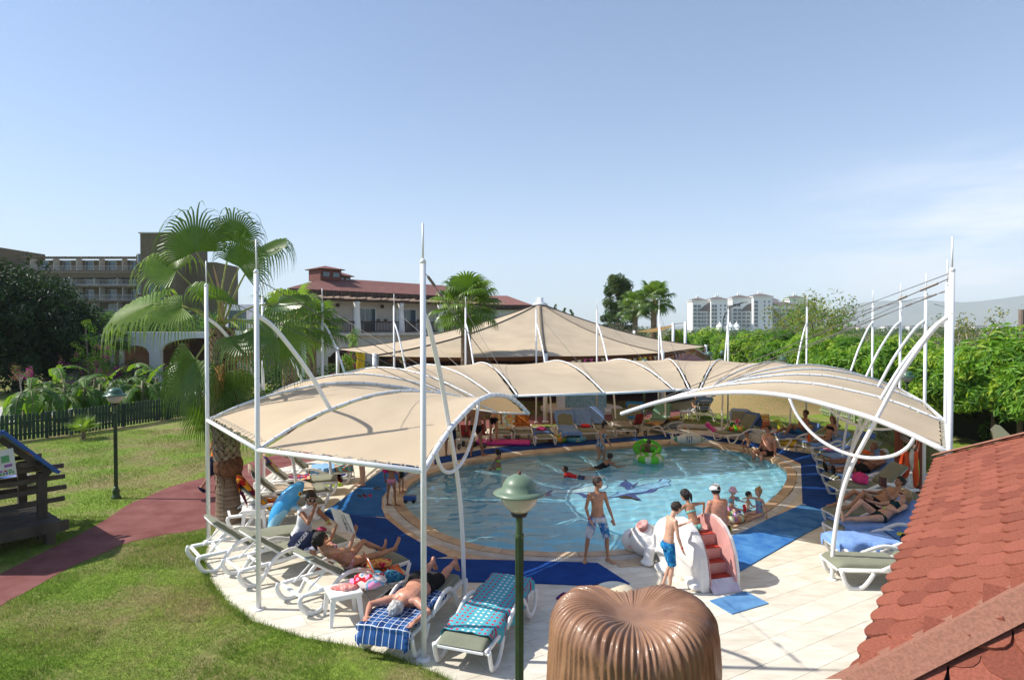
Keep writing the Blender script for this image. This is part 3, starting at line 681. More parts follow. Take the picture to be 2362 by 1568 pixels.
# ------------------------------------------------------------------ foliage
def leafmat(nm, c, tr=.35, c2=None): return mat(nm, c, .5, .22, 9, trans=tr, spec=.3, tcol=tuple(min(1, x * k) for x, k in zip(c, (1.9, 2.0, .8))), col2=c2)
def leafcloud(name, clumps, n_per, size, mats, parent, seed=1, aspect=.35, up=.4, inner_=.55, jit=.5):
    r = np.random.RandomState(seed); C = np.array([list(c[0]) for c in clumps], float); Rr = np.array([c[1] if hasattr(c[1], '__len__') else (c[1],) * 3 for c in clumps], float); n = n_per * len(clumps)
    idx = np.repeat(np.arange(len(clumps)), n_per); d = r.normal(size=(n, 3)); d /= np.linalg.norm(d, axis=1)[:, None]
    rad = inner_ + (1 - inner_) * r.uniform(0, 1, n) ** .6; P = C[idx] + d * rad[:, None] * Rr[idx]
    nr = d + r.normal(size=(n, 3)) * jit + np.array([0, 0, up]); nr /= np.linalg.norm(nr, axis=1)[:, None]
    a = r.normal(size=(n, 3)) + d * .6; a -= (a * nr).sum(1)[:, None] * nr; a /= np.linalg.norm(a, axis=1)[:, None]; b = np.cross(nr, a)
    L = size * r.uniform(.6, 1.3, n)[:, None]; Wd = L * aspect
    V = np.zeros((n, 4, 3)); V[:, 0] = P - a * L * .5; V[:, 1] = P + b * Wd * .5 + nr * Wd * .12; V[:, 2] = P + a * L * .5 - nr * L * .08; V[:, 3] = P - b * Wd * .5 + nr * Wd * .12
    cm = r.randint(0, len(mats), len(clumps)); fm = np.where(r.uniform(size=n) < .65, cm[idx], r.randint(0, len(mats), n))
    return np_obj(name, V.reshape(-1, 3), np.arange(4 * n).reshape(-1, 4), mats, parent, fm=fm)
def crown_clumps(c, rad, n, cr_, seed, shell=.45):
    r = random.Random(seed); out = []
    for _ in range(n):
        d = Vector((r.gauss(0, 1), r.gauss(0, 1), r.gauss(0, 1))).normalized(); k = shell + (1 - shell) * r.random()
        out.append((Vector(c) + Vector((d.x * rad[0], d.y * rad[1], d.z * rad[2])) * k, cr_ * r.uniform(.65, 1.3)))
    return out
BARK = mat('grey_bark', (.16, .12, .09), .9, .3, 9, .8, 40); DRYW = mat('dry_branch', (.35, .3, .25), .9, .2, 6)
def trunk_mb(h, r, limbs, seed, lean=.1, spread=.6, lh=1.0):
    rr = random.Random(seed); mb = MB(); top = Vector((rr.uniform(-lean, lean), rr.uniform(-lean, lean), h)); mb.tube(spline([(0, 0, -.05), top * .5 + Vector((lean * .4, 0, 0)), top], 7), [r * (1.25 - .5 * i / 6) for i in range(7)], 8)
    for k in range(limbs):
        a = 2 * pi * k / limbs + rr.uniform(-.4, .4); s = top * rr.uniform(.8, 1.0); e = s + Vector((cos(a) * spread * rr.uniform(.6, 1), sin(a) * spread * rr.uniform(.6, 1), lh * rr.uniform(.6, 1.1)))
        m_ = s.lerp(e, .5) + Vector((0, 0, .1)); mb.tube(spline([s, m_, e], 5), [r * .5, r * .42, r * .33, r * .25, r * .12], 6)
    return mb
def tree(name, label, cat, loc, h, trunk_h, crown, n_cl, n_leaf, size, mats, seed, group=None, tr=.12, aspect=.35, cl=.5, shell=.45, up=.4):
    t = thing(name, label, cat, loc, 0, group)
    trunk_mb(trunk_h, tr, 6, seed, spread=crown[0] * .7, lh=crown[2] * 1.1).build('trunk', BARK, t, smooth=True)
    leafcloud('crown', crown_clumps((0, 0, h - crown[2]), crown, n_cl, cl, seed, shell), n_leaf, size, mats, t, seed, aspect, up)
    return t
LG = [leafmat('leaf_bright', (.15, .29, .03)), leafmat('leaf_mid', (.075, .175, .022)), leafmat('leaf_yellow_green', (.30, .40, .05))]
LM = [leafmat('leaf_green', (.045, .10, .02)), leafmat('leaf_green_deep', (.03, .075, .016)), leafmat('leaf_olive', (.085, .12, .03))]
LD = [leafmat('leaf_dark', (.016, .04, .010), .2), leafmat('leaf_dark_2', (.024, .055, .014), .2), leafmat('leaf_darker', (.011, .028, .008), .15)]
LGREY = [leafmat('leaf_grey', (.14, .17, .12), .2), leafmat('leaf_grey_dark', (.07, .09, .06), .2)]
LYEL = [leafmat('leaf_dry_yellow', (.26, .25, .06), .3), leafmat('leaf_dry_olive', (.14, .16, .04), .3)]

# row of clipped trees on the right
templates = []
for v in range(4):
    t = thing('clipped_tree', 'x', 'tree', (0, 0, 0), 0, 'row of round green trees behind the picket fence')
    trunk_mb(1.3, .065, 6, 20 + v, spread=.7, lh=1.1).build('trunk', BARK, t, smooth=True)
    leafcloud('crown', crown_clumps((0, 0, 2.5), (1.3, 1.3, 1.22), 80, .46, 40 + v, .3), 135, .29, LG if v % 2 else LG[:2] + LG, t, 60 + v, .26, .7)
    templates.append(freeze(t))
ordn = ['first', 'second', 'third', 'fourth', 'fifth', 'sixth', 'seventh', 'eighth', 'ninth', 'tenth', 'eleventh', 'twelfth', 'thirteenth', 'fourteenth', 'fifteenth', 'sixteenth', 'seventeenth', 'eighteenth', 'nineteenth', 'twentieth', 'twenty-first', 'twenty-second', 'twenty-third', 'twenty-fourth', 'twenty-fifth', 'twenty-sixth']
rg = random.Random(8); k = 0; Z = 17.2
while Z < 62 and k < 26:
    X = 16.3 + .4 * rg.uniform(-1, 1) - (.6 if Z < 19 else 0) + (Z - 40) * .0; t = templates[k % 4]
    lab = 'round green tree, %s from the right in the row behind the fence' % ordn[k]
    o = t if k < 4 else dup(t); o.location = (X, Z, 0); o.rotation_euler = (0, 0, rg.uniform(0, 6.28)); s = rg.uniform(.93, 1.1); o.scale = (s * 1.1, s * 1.1, s); o['label'] = lab; k += 1; Z += 2.0 * rg.uniform(.9, 1.12)
# dark clipped hedge behind the trunks
hd = thing('hedge', 'dark dense hedge under the row of round trees on the right', 'hedge', (17.6, 26, 0)); cl = []
for q in range(120): cl.append((Vector((rg.uniform(-.5, .9), -10.5 + q * .21 + rg.uniform(-.1, .1), rg.uniform(.3, 1.9))), .55))
leafcloud('foliage', cl, 210, .15, LM + LG[1:2], hd, 5, .5); hb = MB(); hb.box((.25, 1.8, .7), (.9, 25, 1.5)); hb.build('inner_core', mat('hedge_inside', (.012, .02, .008), .95), hd)  # plain near-black box fills the hedge behind its leaves
cl = []; h2 = thing('hedge', 'continuous mass of lighter shrubs filling in under the far round trees', 'hedge', (17.4, 50, 0))
for q in range(110): cl.append((Vector((rg.uniform(-.9, .9), -12 + q * .25, rg.uniform(.3, 2.2))), .7))
leafcloud('foliage', cl, 90, .22, LG + LM, h2, 6, .4)
# small clipped bushes near the picket fence
for x, y, s, lab in ((2008, 985, .55, 'yellow green clipped bush by the picket fence, left of the other bushes'), (2062, 1020, .6, 'rounded dark green bush by the picket fence in the middle of three'), (2105, 1060, .75, 'dark green bush by the picket fence behind the lifebuoy post')):
    p = G(x, y); t = thing('clipped_bush', lab, 'bush', (p.x, p.y, 0), 0, 'clipped bushes by the fence'); leafcloud('foliage', crown_clumps((0, 0, s * 1.0), (s, s, s), 26, s * .45, int(x), .2), 120, .07, LG if s < .6 else LM, t, int(x), .5)
# taller loose trees behind the row
tree('loose_tree', 'tall loose yellow green tree rising behind the row, left of the masts', 'tree', (W(1885, 800, 44).x, 44, 0), 6.7, 2.4, (3.6, 3.0, 2.4), 95, 46, .26, LG[:1] + LYEL, 31, cl=.75, tr=.16)
tree('loose_tree', 'low feathery yellow green tree right of the white hotel', 'tree', (W(1868, 800, 50).x, 50, 0), 5.0, 2, (2.4, 2.4, 1.6), 50, 50, .26, LYEL + LG[:1], 32, cl=.7, tr=.14)
for x, Z, h, lab, sd_ in ((2240, 30, 6.1, 'sparse bare branched tree with few leaves behind the row at right', 1), (2320, 28, 5.6, 'half bare tree with dry leaves at the right edge', 2), (2200, 33, 5.3, 'thin dry tree just right of the tallest mast', 3)):
    p = W(x, 757, Z); t = thing('bare_tree', lab, 'tree', (p.x, p.y, 0)); r_ = random.Random(sd_); mb = MB(); mb.tube([(0, 0, 0), (0, 0, h * .45)], [.12, .08], 7); cl = []
    for q in range(26):
        a = r_.uniform(0, 6.28); s = Vector((0, 0, h * r_.uniform(.25, .45))); e = s + Vector((cos(a) * r_.uniform(.6, 2.0), sin(a) * r_.uniform(.6, 2.0), r_.uniform(.5, h * .5))); mb.tube(spline([s, s.lerp(e, .5) + Vector((r_.uniform(-.3, .3), 0, .15)), e], 6), [.045, .035, .03, .022, .016, .008], 5)
        for u in (.6, .8, 1): cl.append((s.lerp(e, u) + Vector((r_.uniform(-.3, .3), r_.uniform(-.3, .3), r_.uniform(-.1, .2))), .28))
        if q % 2:
            for _ in range(2): e2 = s.lerp(e, r_.uniform(.4, .8)); mb.tube([e2, e2 + Vector((r_.uniform(-.6, .6), r_.uniform(-.6, .6), r_.uniform(.2, .7)))], [.018, .006], 4)
    mb.build('trunk', DRYW, t); leafcloud('crown', cl, 13, .15, LYEL + LM[2:], t, sd_, .5)
mb = MB(); p = W(2357, 715, 21); mb.tube([(p.x, p.y, 0), (p.x, p.y, W(2355, 714, 21).z)], .09, 10); tag(mb.build('post', mat('weathered_post', (.2, .15, .12), .8)), 'weathered brown post cut off by the right edge', 'post')
# trees in the middle distance
tree('cypress_tree', 'tall dark green conical tree beyond the pointed tent', 'tree', (W(1426, 757, 70).x, 70, 0), 10.2, 2, (2.1, 2.1, 2.6), 60, 110, .28, LM[:2] + LM[2:], 51, cl=.7, tr=.2)
t = thing('cypress_tree', 'x', 'tree', (0, 0, 0)); bpy.data.objects.remove(t)
ct = bpy.data.objects['cypress_tree']; cl = []
r_ = random.Random(3)
for q in range(120):
    z = r_.random() ** .8 * 9.4 + .6; w = 2.0 * (1 - ((z - 3.2) / 7.4) ** 2) ** .5 if z > 3.2 else 1.5 + .5 * z / 3.2; a = r_.uniform(0, 6.28); k = r_.uniform(.3, 1) * w; cl.append((Vector((cos(a) * k, sin(a) * k * .8, z)), r_.uniform(.4, .75)))
for c in [c for c in bpy.data.objects if c.parent == ct and c.name.startswith('crown')]: bpy.data.objects.remove(c)
leafcloud('crown', cl, 150, .26, LM, ct, 12, .4)
for x, y, Z, s, lab in ((1302, 712, 110, 1.0, 'small pine tip peeking over the tent, left one'), (1318, 716, 112, .9, 'small pine tip peeking over the tent, right one'), (1281, 704, 115, .8, 'slender pine tip nearest to the top of the tent')):
    p = W(x, y, Z); t = thing('pine_tree', lab, 'tree', (p.x, p.y, 0)); trunk_mb(p.z - 1.5, .12, 3, 7, spread=.4, lh=.6).build('trunk', BARK, t); leafcloud('crown', [(Vector((r_.uniform(-.5, .5) * (1.3 - u), r_.uniform(-.5, .5), p.z - 3.6 * (1 - u))), .5 * (1.4 - u)) for u in [q / 12 for q in range(13)]], 60, .3, LM, t, int(x), .35)
tree('grey_shrub', 'grey leafless looking shrub right of the dark conical tree', 'shrub', (W(1425, 757, 60).x, 58, 0), 4.6, 1, (2.2, 1.5, 1.0), 24, 120, .16, [mat('twig_grey', (.25, .2, .17), .9), LGREY[1]], 77, cl=.5, tr=.06)
# background masses
def mass(name, label, pts, n_leaf, size, mats, seed, kind=True):
    o = leafcloud(name, pts, n_leaf, size, mats, None, seed, .45); tag(o, label, 'vegetation', kind='stuff'); return o
r_ = random.Random(21); pts = []
for q in range(420):
    Z = 62 + 200 * r_.random() ** 1.6; x = r_.uniform(1480, 2500); p = W(x, 757, Z); pts.append((Vector((p.x, Z, r_.uniform(.3, 1.3 + .003 * Z))), (r_.uniform(1.0, 2.6), 1.2, r_.uniform(.5, 1.2) * (1 + Z * .003))))
mass('field_bushes', 'scattered low bushes over the field beyond the row of trees', pts, 60, .5, LM + LYEL[1:], 21)
pts = []
for q in range(300):
    Z = 300 + 500 * r_.random(); x = r_.uniform(1300, 2600); p = W(x, 757, Z); pts.append((Vector((p.x, Z, r_.uniform(.5, 3.2))), (r_.uniform(4, 11), 3, r_.uniform(1.2, 3.0))))
mass('far_woodland', 'low dark tree line on the horizon at right', pts, 60, 1.6, LM, 22)
pts = []
for q in range(260):
    Z = 85 + 60 * r_.random(); x = r_.uniform(60, 560); p = W(x, 757, Z); pts.append((Vector((p.x, Z, r_.uniform(1.5, 6.2))), r_.uniform(1.2, 2.2)))
mass('garden_trees_mass', 'mass of green trees in front of the brown hotel', pts, 90, .5, LM + LG[1:2], 23)
pts = []
for q in range(120):
    Z = 62 + 14 * r_.random(); x = r_.uniform(1130, 1640); p = W(x, 757, Z); pts.append((Vector((p.x, Z, r_.uniform(.4, 2.2))), r_.uniform(.8, 1.5)))
mass('shrub_belt', 'belt of shrubs behind the pointed tent', pts, 70, .3, LM + LG[1:2], 24)
# big dark trees on the left
for x, Z, h, rad, lab, sd_ in ((38, 42, 8.9, (4.6, 4, 4.2), 'very large dark evergreen tree at the left edge, the tallest there', 61), (108, 46, 7.6, (3.6, 3.2, 3.6), 'large dark round tree overlapping the brown hotel', 62), (-40, 40, 9.4, (4.5, 4, 4.5), 'dark evergreen tree cut off by the left edge', 63)):
    p = W(x, 757, Z); tree('dark_tree', lab, 'tree', (p.x, p.y, 0), h, 2, rad, 95, 170, .34, LD, sd_, 'dark trees at the left edge', cl=1.15, tr=.3, shell=.35)
for x, Z, h, rad, lab, sd_, ms in ((165, 60, 5.6, (2.6, 2, 1.8), 'mid green tree between the dark tree and the palm', 71, LM), (255, 62, 5.9, (3.0, 2, 2.0), 'feathery green tree in front of the brown hotel windows', 72, LM + LG[1:2]), (330, 56, 5.2, (2.2, 2, 1.8), 'green tree just left of the big palm', 73, LM + LG[1:2])):
    p = W(x, 757, Z); tree('garden_tree', lab, 'tree', (p.x, p.y, 0), h, 2, rad, 55, 120, .3, ms, sd_, 'garden trees before the hotel', cl=.85, tr=.15)
# shrubs, bougainvillea
PINK = mat('pink_bract', (.55, .05, .28), .7, trans=.3); 
for x, y, s, ms, lab, kk in ((215, 885, (2.6, 1.6, 1.35), LGREY, 'wide grey green oleander bush behind the banana plants', 0), (120, 850, (2.2, 1.5, 1.1), LM + [PINK], 'low bush with reddish flowers beside the dark trees', 0), (292, 895, (1.7, 1.2, 1.0), LM + LGREY[:1] + [PINK], 'pink flowering shrub between the grey bush and the arcade', 0), (412, 900, (1.7, 1.2, .9), LD[:2] + LM[:1], 'dense dark clipped shrub by the arcade', 1)):
    p = G(x, y); t = thing('shrub', lab, 'shrub', (p.x, p.y, 0), 0, 'shrubs before the arcade'); leafcloud('foliage', crown_clumps((0, 0, s[2]), s, 46, .5, int(x), .2), 130, .13, ms, t, int(x), .35)
def bougain(x, Z, hbase, htop, w, lab, seed):
    p = W(x, 757, Z); t = thing('bougainvillea', lab, 'climber', (p.x, p.y, 0), 0, 'bougainvillea climbers'); rr = random.Random(seed); cl = []; cp = []
    mb = MB(); mb.tube(spline([(0, 0, 0), (.1, 0, hbase), (-.1, 0, htop)], 8), .05, 6); mb.build('stem', BARK, t)
    for q in range(34):
        u = rr.random(); z = hbase + (htop - hbase) * u; ww = w * (1.15 - u); cl.append((Vector((rr.uniform(-1, 1) * ww, rr.uniform(-.4, .4), z)), .28)); cp.append((Vector((rr.uniform(-1, 1) * w * 1.3, -.3 + rr.uniform(-.4, .4), hbase - .5 + (htop - hbase) * .75 * rr.random())), .2))
    leafcloud('foliage', cl, 55, .12, LG, t, seed, .5); leafcloud('blossom', cp[:20], 22, .09, [PINK], t, seed + 1, .7)
bougain(200, 41, .8, 4.6, 1.2, 'bougainvillea with tall yellow green shoots before the arcade', 5)
bougain(240, 42, .6, 3.0, 1.6, 'magenta bougainvillea spilling beside the palm trunk', 6)
bougain(815, 40, .3, 4.3, .45, 'slim magenta bougainvillea climbing before the terrace', 7)
bougain(800, 39, .1, 2.4, .7, 'low magenta bougainvillea under the terrace corner', 8)
pts = [(Vector((W(x, 757, 40).x, 40 + r_.uniform(-1, 1), r_.uniform(.2, 1.5))), .7) for x in range(560, 1180, 9)]
mass('garden_hedge', 'dark garden hedge behind the canopy before the terrace', pts, 190, .18, LM + LD, 25)
# small flowering tree at far left
p = G(52, 950); t = thing('flowering_tree', 'small young tree with reddish pink blossom on the far left lawn', 'tree', (p.x, p.y, 0)); trunk_mb(1.6, .035, 5, 4, spread=.5, lh=.6).build('trunk', DRYW, t); leafcloud('crown', crown_clumps((0, 0, 2.0), (.55, .5, .45), 16, .22, 3), 40, .08, [LM[2], LYEL[1], mat('red_leaf', (.22, .07, .04), .7, trans=.3), PINK], t, 3, .5)

# ------------------------------------------------------------------ palms
FR = [leafmat('palm_green', (.08, .145, .018), .42), leafmat('palm_green_light', (.15, .23, .04), .42), mat('palm_dead', (.42, .2, .06), .8, .2, 5, trans=.3), mat('palm_petiole', (.28, .30, .08), .5, .15, 6)]
for m in FR[:2]: m.node_tree.nodes['Principled BSDF'].inputs['Roughness'].default_value = .38; m.node_tree.nodes['Principled BSDF'].inputs['Specular IOR Level'].default_value = .6
def fan(mb, base, hub, axis, normal, R, nseg=38, S=radians(125), droop=.55, seed=0, mi=0, fused=.55):
    rr = random.Random(seed); axis = axis.normalized(); normal = (normal - axis * normal.dot(axis)).normalized(); side = axis.cross(normal)
    if base is not None:
        mid = base.lerp(hub, .5) + Vector((0, 0, (hub - base).length * .12)); mb.tube(spline([base, mid, hub], 8), [.028 - .002 * i for i in range(8)], 5, mi=3)
    for k in range(nseg):
        ph_ = -S + 2 * S * (k + .5) / nseg; dk = axis * cos(ph_) + side * sin(ph_); L = R * (.78 + .22 * cos(ph_ * .8)) * rr.uniform(.93, 1.04); dph = 2 * S / nseg
        w2 = dk.cross(normal).normalized(); pts = []; nst = 8; p = hub.copy(); d = dk.copy(); r0 = 0
        for j in range(nst):
            r = (0, .18, .38, .55, .68, .8, .92, 1.06)[j]; 
            if j: p = p + d * ((r - r0) * L); 
            if r > .5: d = (d + Vector((0, 0, -1)) * droop * (1.0 + 1.2 * (r - .5)) * rr.uniform(.75, 1.25)).normalized()
            r0 = r; w = r * L * dph * .52 if r <= fused + .08 else max(.0, (1.06 - r) / (1.06 - fused)) * fused * L * dph * .5 + .0015
            wave = normal * (.02 * sin(ph_ * 3 + seed)) * r; pts.append((p + wave - w2 * w, p + wave + normal * w * .55 + Vector((0, 0, .002)), p + wave + w2 * w))
        v = [q for row in pts for q in row]; f = []
        for j in range(nst - 1): f += [(3 * j, 3 * j + 3, 3 * j + 4, 3 * j + 1), (3 * j + 1, 3 * j + 4, 3 * j + 5, 3 * j + 2)]
        mb.add(v, f, mi)
def palm_trunk(t, H, r0, r1, boots_from, mats2, seed, lean=(0, 0)):
    rr = random.Random(seed); mb = MB(); n = int(H / .045); prof = []
    pts = []; rad = []
    for i in range(n + 1):
        u = i / n; pts.append((lean[0] * u, lean[1] * u, H * u)); rad.append((r0 + (r1 - r0) * u + .05 * math.exp(-u * 14)) * (1 + (.012 if i % 2 else -.012)))
    mb.tube(pts, rad, 20, mi=0, up=Vector((0, 1, 0))); mb.build('trunk', mats2, t)
    bm_ = MB(); z = boots_from; k = 0
    while z < H - .05:
        for q in range(11):
            a = 2 * pi * (q + .5 * (k % 2)) / 11 + rr.uniform(-.1, .1); rd = r0 + (r1 - r0) * z / H; o = Vector((cos(a), sin(a), 0)); s = Vector((lean[0] * z / H, lean[1] * z / H, z)) + o * rd * .92; tv = Vector((-sin(a), cos(a), 0)); L = rr.uniform(.1, .17); up_ = Vector((0, 0, 1))
            e = s + o * .06 + up_ * L; w = .07; bm_.add([s - tv * w, s + tv * w, e + tv * w * .35 + tv * rr.uniform(-.02, .02), e - tv * w * .35, s - tv * w + o * .035, s + tv * w + o * .035, e + tv * w * .3 + o * .02, e - tv * w * .3 + o * .02], [(4, 5, 6, 7), (0, 4, 7, 3), (1, 2, 6, 5), (2, 3, 7, 6), (0, 1, 5, 4)])
        z += .085; k += 1
    return tag(bm_.build('leaf_base', mat('palm_boot', (.2, .13, .085), .9, .4, 7, .6, 50, col2=(.36, .28, .2)), t), kind='stuff')
TRK = [mat('palm_trunk_bark', (.17, .115, .075), .9, .25, 3, .9, 60, stretch=(.6, .6, 7), col2=(.33, .24, .16))]
# the big fan palm beside the path
pb = G(528, 1204); t = thing('fan_palm', 'tall fan palm beside the red path with huge drooping green fronds', 'palm', (pb.x, pb.y, 0))
HP = W(518, 760, pb.y).z; palm_trunk(t, HP, .245, .20, 1.35, TRK, 1, lean=(W(512, 760, pb.y).x - pb.x, 0))
def pw(x, y, dz=0): p = W(x, y, pb.y + dz); return p - Vector((pb.x, pb.y, 0))
mb = MB()
for q in range(60):   # brown fibre collar
    a = rg.uniform(0, 6.28); s = Vector((cos(a) * .22, sin(a) * .22, rg.uniform(1.0, 1.5))); mb.tube([s, s + Vector((cos(a) * .06, sin(a) * .06, -rg.uniform(.15, .4)))], [.018, .004], 4)
mb.lathe([(.235, 1.02), (.29, 1.12), (.3, 1.3), (.25, 1.42)], 16); tag(mb.build('fibre_collar', mat('palm_fibre', (.13, .055, .025), .95, .4, 12, .8, 60), t), kind='stuff')
cc = pw(512, 748)
big = [((452,604,-.25),(-.25,.1,1),(0,-1,.2),1.25,.30,0), ((536,580,.1),(.15,.1,1),(0,-1,.1),1.05,.42,0), ((552,640,-.45),(.55,-.2,.75),(.1,-1,.35),1.05,.38,0), ((600,610,.3),(.8,.3,.5),(-.2,-.5,1),1.15,.75,0),
 ((407,648,-.3),(-1,-.15,.35),(.1,-.75,.8),1.12,.55,1), ((419,708,-.7),(-.85,-.45,-.35),(-.2,-.75,.8),1.1,.6,1), ((355,701,0),(-1,.05,-.25),(0,-.5,.9),1.55,.6,1), ((452,829,-.5),(-.5,-.1,-1),(-.5,-1,.25),1.25,.25,0),  # left fronds get the lighter green, sunlight put into their colour
 ((563,770,-.7),(.6,-.4,-.55),(.3,-.8,.7),1.1,.7,0), ((640,700,.2),(1,0,.05),(0,-.4,1),1.2,.85,0), ((560,930,-.15),(.45,-.15,-1),(.3,-1,.2),1.0,.2,0), ((470,935,.2),(-.3,.1,-1),(-.3,-1,.2),.95,.2,0), ((520,870,.35),(.1,.6,-1),(0,1,.2),1.1,.2,0), 
 ((565,800,-.35),(.25,-.2,-1),(.2,-1,.2),.55,.2,2), ((430,860,.3),(-.7,.1,-.8),(-.4,-1,.3),1.1,.35,0), ((500,690,-.6),(-.1,-.7,.5),(0,-.6,1),.95,.8,0), ((570,740,.6),(.6,.7,-.1),(0,-.2,1),1.0,.7,0), ((640,780,.1),(.8,.2,-.6),(.2,-.7,.7),1.15,.6,0)]
for q in range(9):
    a_ = q * .7 + 3.3; big.append(((512 + 30 * cos(a_), 835 + 13 * q, .32 * sin(a_)), (cos(a_) * .3, sin(a_) * .3, -1), (cos(a_), sin(a_), .15), .8, .15, (0, 2, 0, 1)[q % 4]))
for k, (h_, ax, nr, R_, dr, mi) in enumerate(big):
    mb = MB(); fan(mb, cc + Vector((rg.uniform(-.1, .1), rg.uniform(-.1, .1), rg.uniform(-.25, .15))), pw(h_[0], h_[1] - (24 if h_[1] < 660 else 0), h_[2]), Vector(ax), Vector(nr), R_ * 1.06, 38, S=radians(104), droop=dr * 1.6 + .1, seed=k, mi=mi, fused=.44); mb.build('frond', FR, t)
mb = MB(); mb.tube(spline([cc, cc + Vector((0, 0, .5)), pw(492, 612)], 6), [.08, .05, .04, .03, .02, .01], 6); mb.build('spear_leaf', mat('palm_spathe', (.5, .3, .17), .8), t)
# generic fan palm, then copies
def make_palm(label, H, seed, nf=26, R=1.0, loc=(0, 0, 0), boots=1.2):
    t = thing('fan_palm', label, 'palm', loc, 0, 'fan palms in the garden'); palm_trunk(t, H, .2, .17, boots, TRK, seed); rr = random.Random(seed)
    for k in range(nf):
        a = k * 2.399; el = 1.25 - 1.9 * (k / nf) ** 1.1; d = Vector((cos(a) * cos(el), sin(a) * cos(el), sin(el))); hub = Vector((0, 0, H)) + d * rr.uniform(.75, .95) * R; mb = MB()
        fan(mb, Vector((0, 0, H - .1)), hub, d + Vector((0, 0, -.15)), Vector((-d.x * .4, -d.y * .4, 1)), R * rr.uniform(.85, 1.05), 26, droop=.25 + .5 * rr.random(), seed=seed + k, mi=rr.choice([0, 0, 1]), fused=.58); mb.build('frond', FR, t)
    return t
p = W(1075, 745, 29); p1 = freeze(make_palm('fan palm standing before the pointed tent, with a short shaggy trunk', 5.15, 5, 24, 1.12, (p.x, p.y, 0)))
q = W(668, 757, 20.5); p2 = make_palm('fan palm just behind the biggest palm, crown partly hidden', 4.3, 9, 17, .95, (q.x, q.y, 0))
for x, Z, s, lab in ((1465, 66, 1.15, 'small green fan palm beyond the tent, left of the brown one'), (1508, 64, 1.28, 'fan palm with a ragged brown skirt beyond the tent'), (268, 44, .7, 'palm with a rough grey trunk before the arcade'), (718, 27, .9, 'fan palm behind the mast between the terrace and the canopy')):
    q = W(x, 757, Z); o = dup(p1, None, (q.x, q.y, 0), rg.uniform(0, 6), lab); o.scale = (s, s, s * (1.05 if Z > 50 else .9))
# dwarf palms on the lawn
for x, y, s, lab in ((192, 1012, .95, 'dwarf fan palm alone on the lawn before the dark fence'), (362, 968, 1.0, 'bright dwarf palm at the fence corner beside the big palm')):
    q = G(x, y); t = thing('dwarf_palm', lab, 'palm', (q.x, q.y, 0)); rr = random.Random(int(x)); mb = MB(); mb.tube([(0, 0, 0), (0, 0, .25)], [.09, .07], 8); mb.build('trunk', TRK, t)
    for k in range(15):
        a = k * 2.4; el = rr.uniform(.15, 1.3); d = Vector((cos(a) * cos(el), sin(a) * cos(el), sin(el))); mb = MB(); fan(mb, Vector((0, 0, .25)), Vector((0, 0, .25)) + d * .36 * s, d, Vector((-d.x, -d.y, 1.2)), .42 * s, 16, droop=.06, seed=k, mi=1, fused=.3, S=1.7); mb.build('frond', FR, t)
# banana plants
BL = [mat('banana_leaf', (.06, .14, .018), .5, .2, 3, trans=.4, spec=.25, tcol=(.22, .40, .02)), mat('banana_leaf_deep', (.035, .09, .014), .5, .2, 3, trans=.3, spec=.25, tcol=(.1, .22, .015)), mat('banana_stem', (.14, .14, .05), .6, .2, 4)]
def banana_leaf(base, d, L, Wd, droop, seed, mi):
    rr = random.Random(seed); mb = MB(); pts = []; p = base.copy(); dd = d.normalized(); n = 16
    for i in range(n + 1): pts.append(p.copy()); p = p + dd * (L / n); dd = (dd + Vector((0, 0, -droop * .14 * (1 + i / n)))).normalized()
    mb.tube(pts, [.022 * (1 - .8 * i / n) for i in range(n + 1)], 5, mi=2); sd_ = d.cross(Vector((0, 0, 1))); sd_ = sd_.normalized() if sd_.length > .1 else Vector((1, 0, 0))
    for s in (-1, 1):
        for i in range(3, n):
            u0, u1 = (i - 3) / (n - 3), (i - 2) / (n - 3); w0, w1 = Wd * sin(pi * min(1, u0 * .92 + .06)) ** .6, Wd * sin(pi * min(1, u1 * .92 + .06)) ** .6; gap = rr.random() < .22; dn = Vector((0, 0, -1)); fo = rr.uniform(.2, .5) + (.5 if gap else 0)
            a, b = pts[i], pts[i + 1]; b2 = a.lerp(b, .86 if gap else 1)
            mb.add([a, b2, b2 + sd_ * s * w1 * .55 + dn * w1 * fo * .15, a + sd_ * s * w0 * .55 + dn * w0 * fo * .15, b2 + sd_ * s * w1 + dn * w1 * fo * .7, a + sd_ * s * w0 + dn * w0 * fo * .7], [(0, 1, 2, 3), (3, 2, 4, 5)], mi)
    return mb
bts = []
for v in range(3):
    t = thing('banana_plant', 'x', 'banana plant', (0, 0, 0), 0, 'banana plants behind the dark fence'); rr = random.Random(v + 3)
    mb = MB(); mb.tube([(0, 0, 0), (0, 0, .6), (0, 0, 1.25)], [.11, .09, .05], 9, mi=2)
    for q in range(3): a = rr.uniform(0, 6); mb.tube([(cos(a) * .25, sin(a) * .25, 0), (cos(a) * .2, sin(a) * .2, .6)], [.06, .03], 7, mi=2)
    mb.build('stem', BL, t, smooth=True)
    for q in range(10):
        a = q * 2.4 + v; el = rr.uniform(.1, .85) if q > 0 else (1.25 if v == 1 else 1.0); d = Vector((cos(a) * cos(el), sin(a) * cos(el), sin(el))); banana_leaf(Vector((0, 0, rr.uniform(.7, 1.2))), d, rr.uniform(1.4, 2.1), rr.uniform(.15, .21), rr.uniform(.7, 1.6) * (.3 if el > 1.2 else 1), q + v * 20, rr.choice([0, 0, 1])).build('leaf', BL, t)
    bts.append(freeze(t))
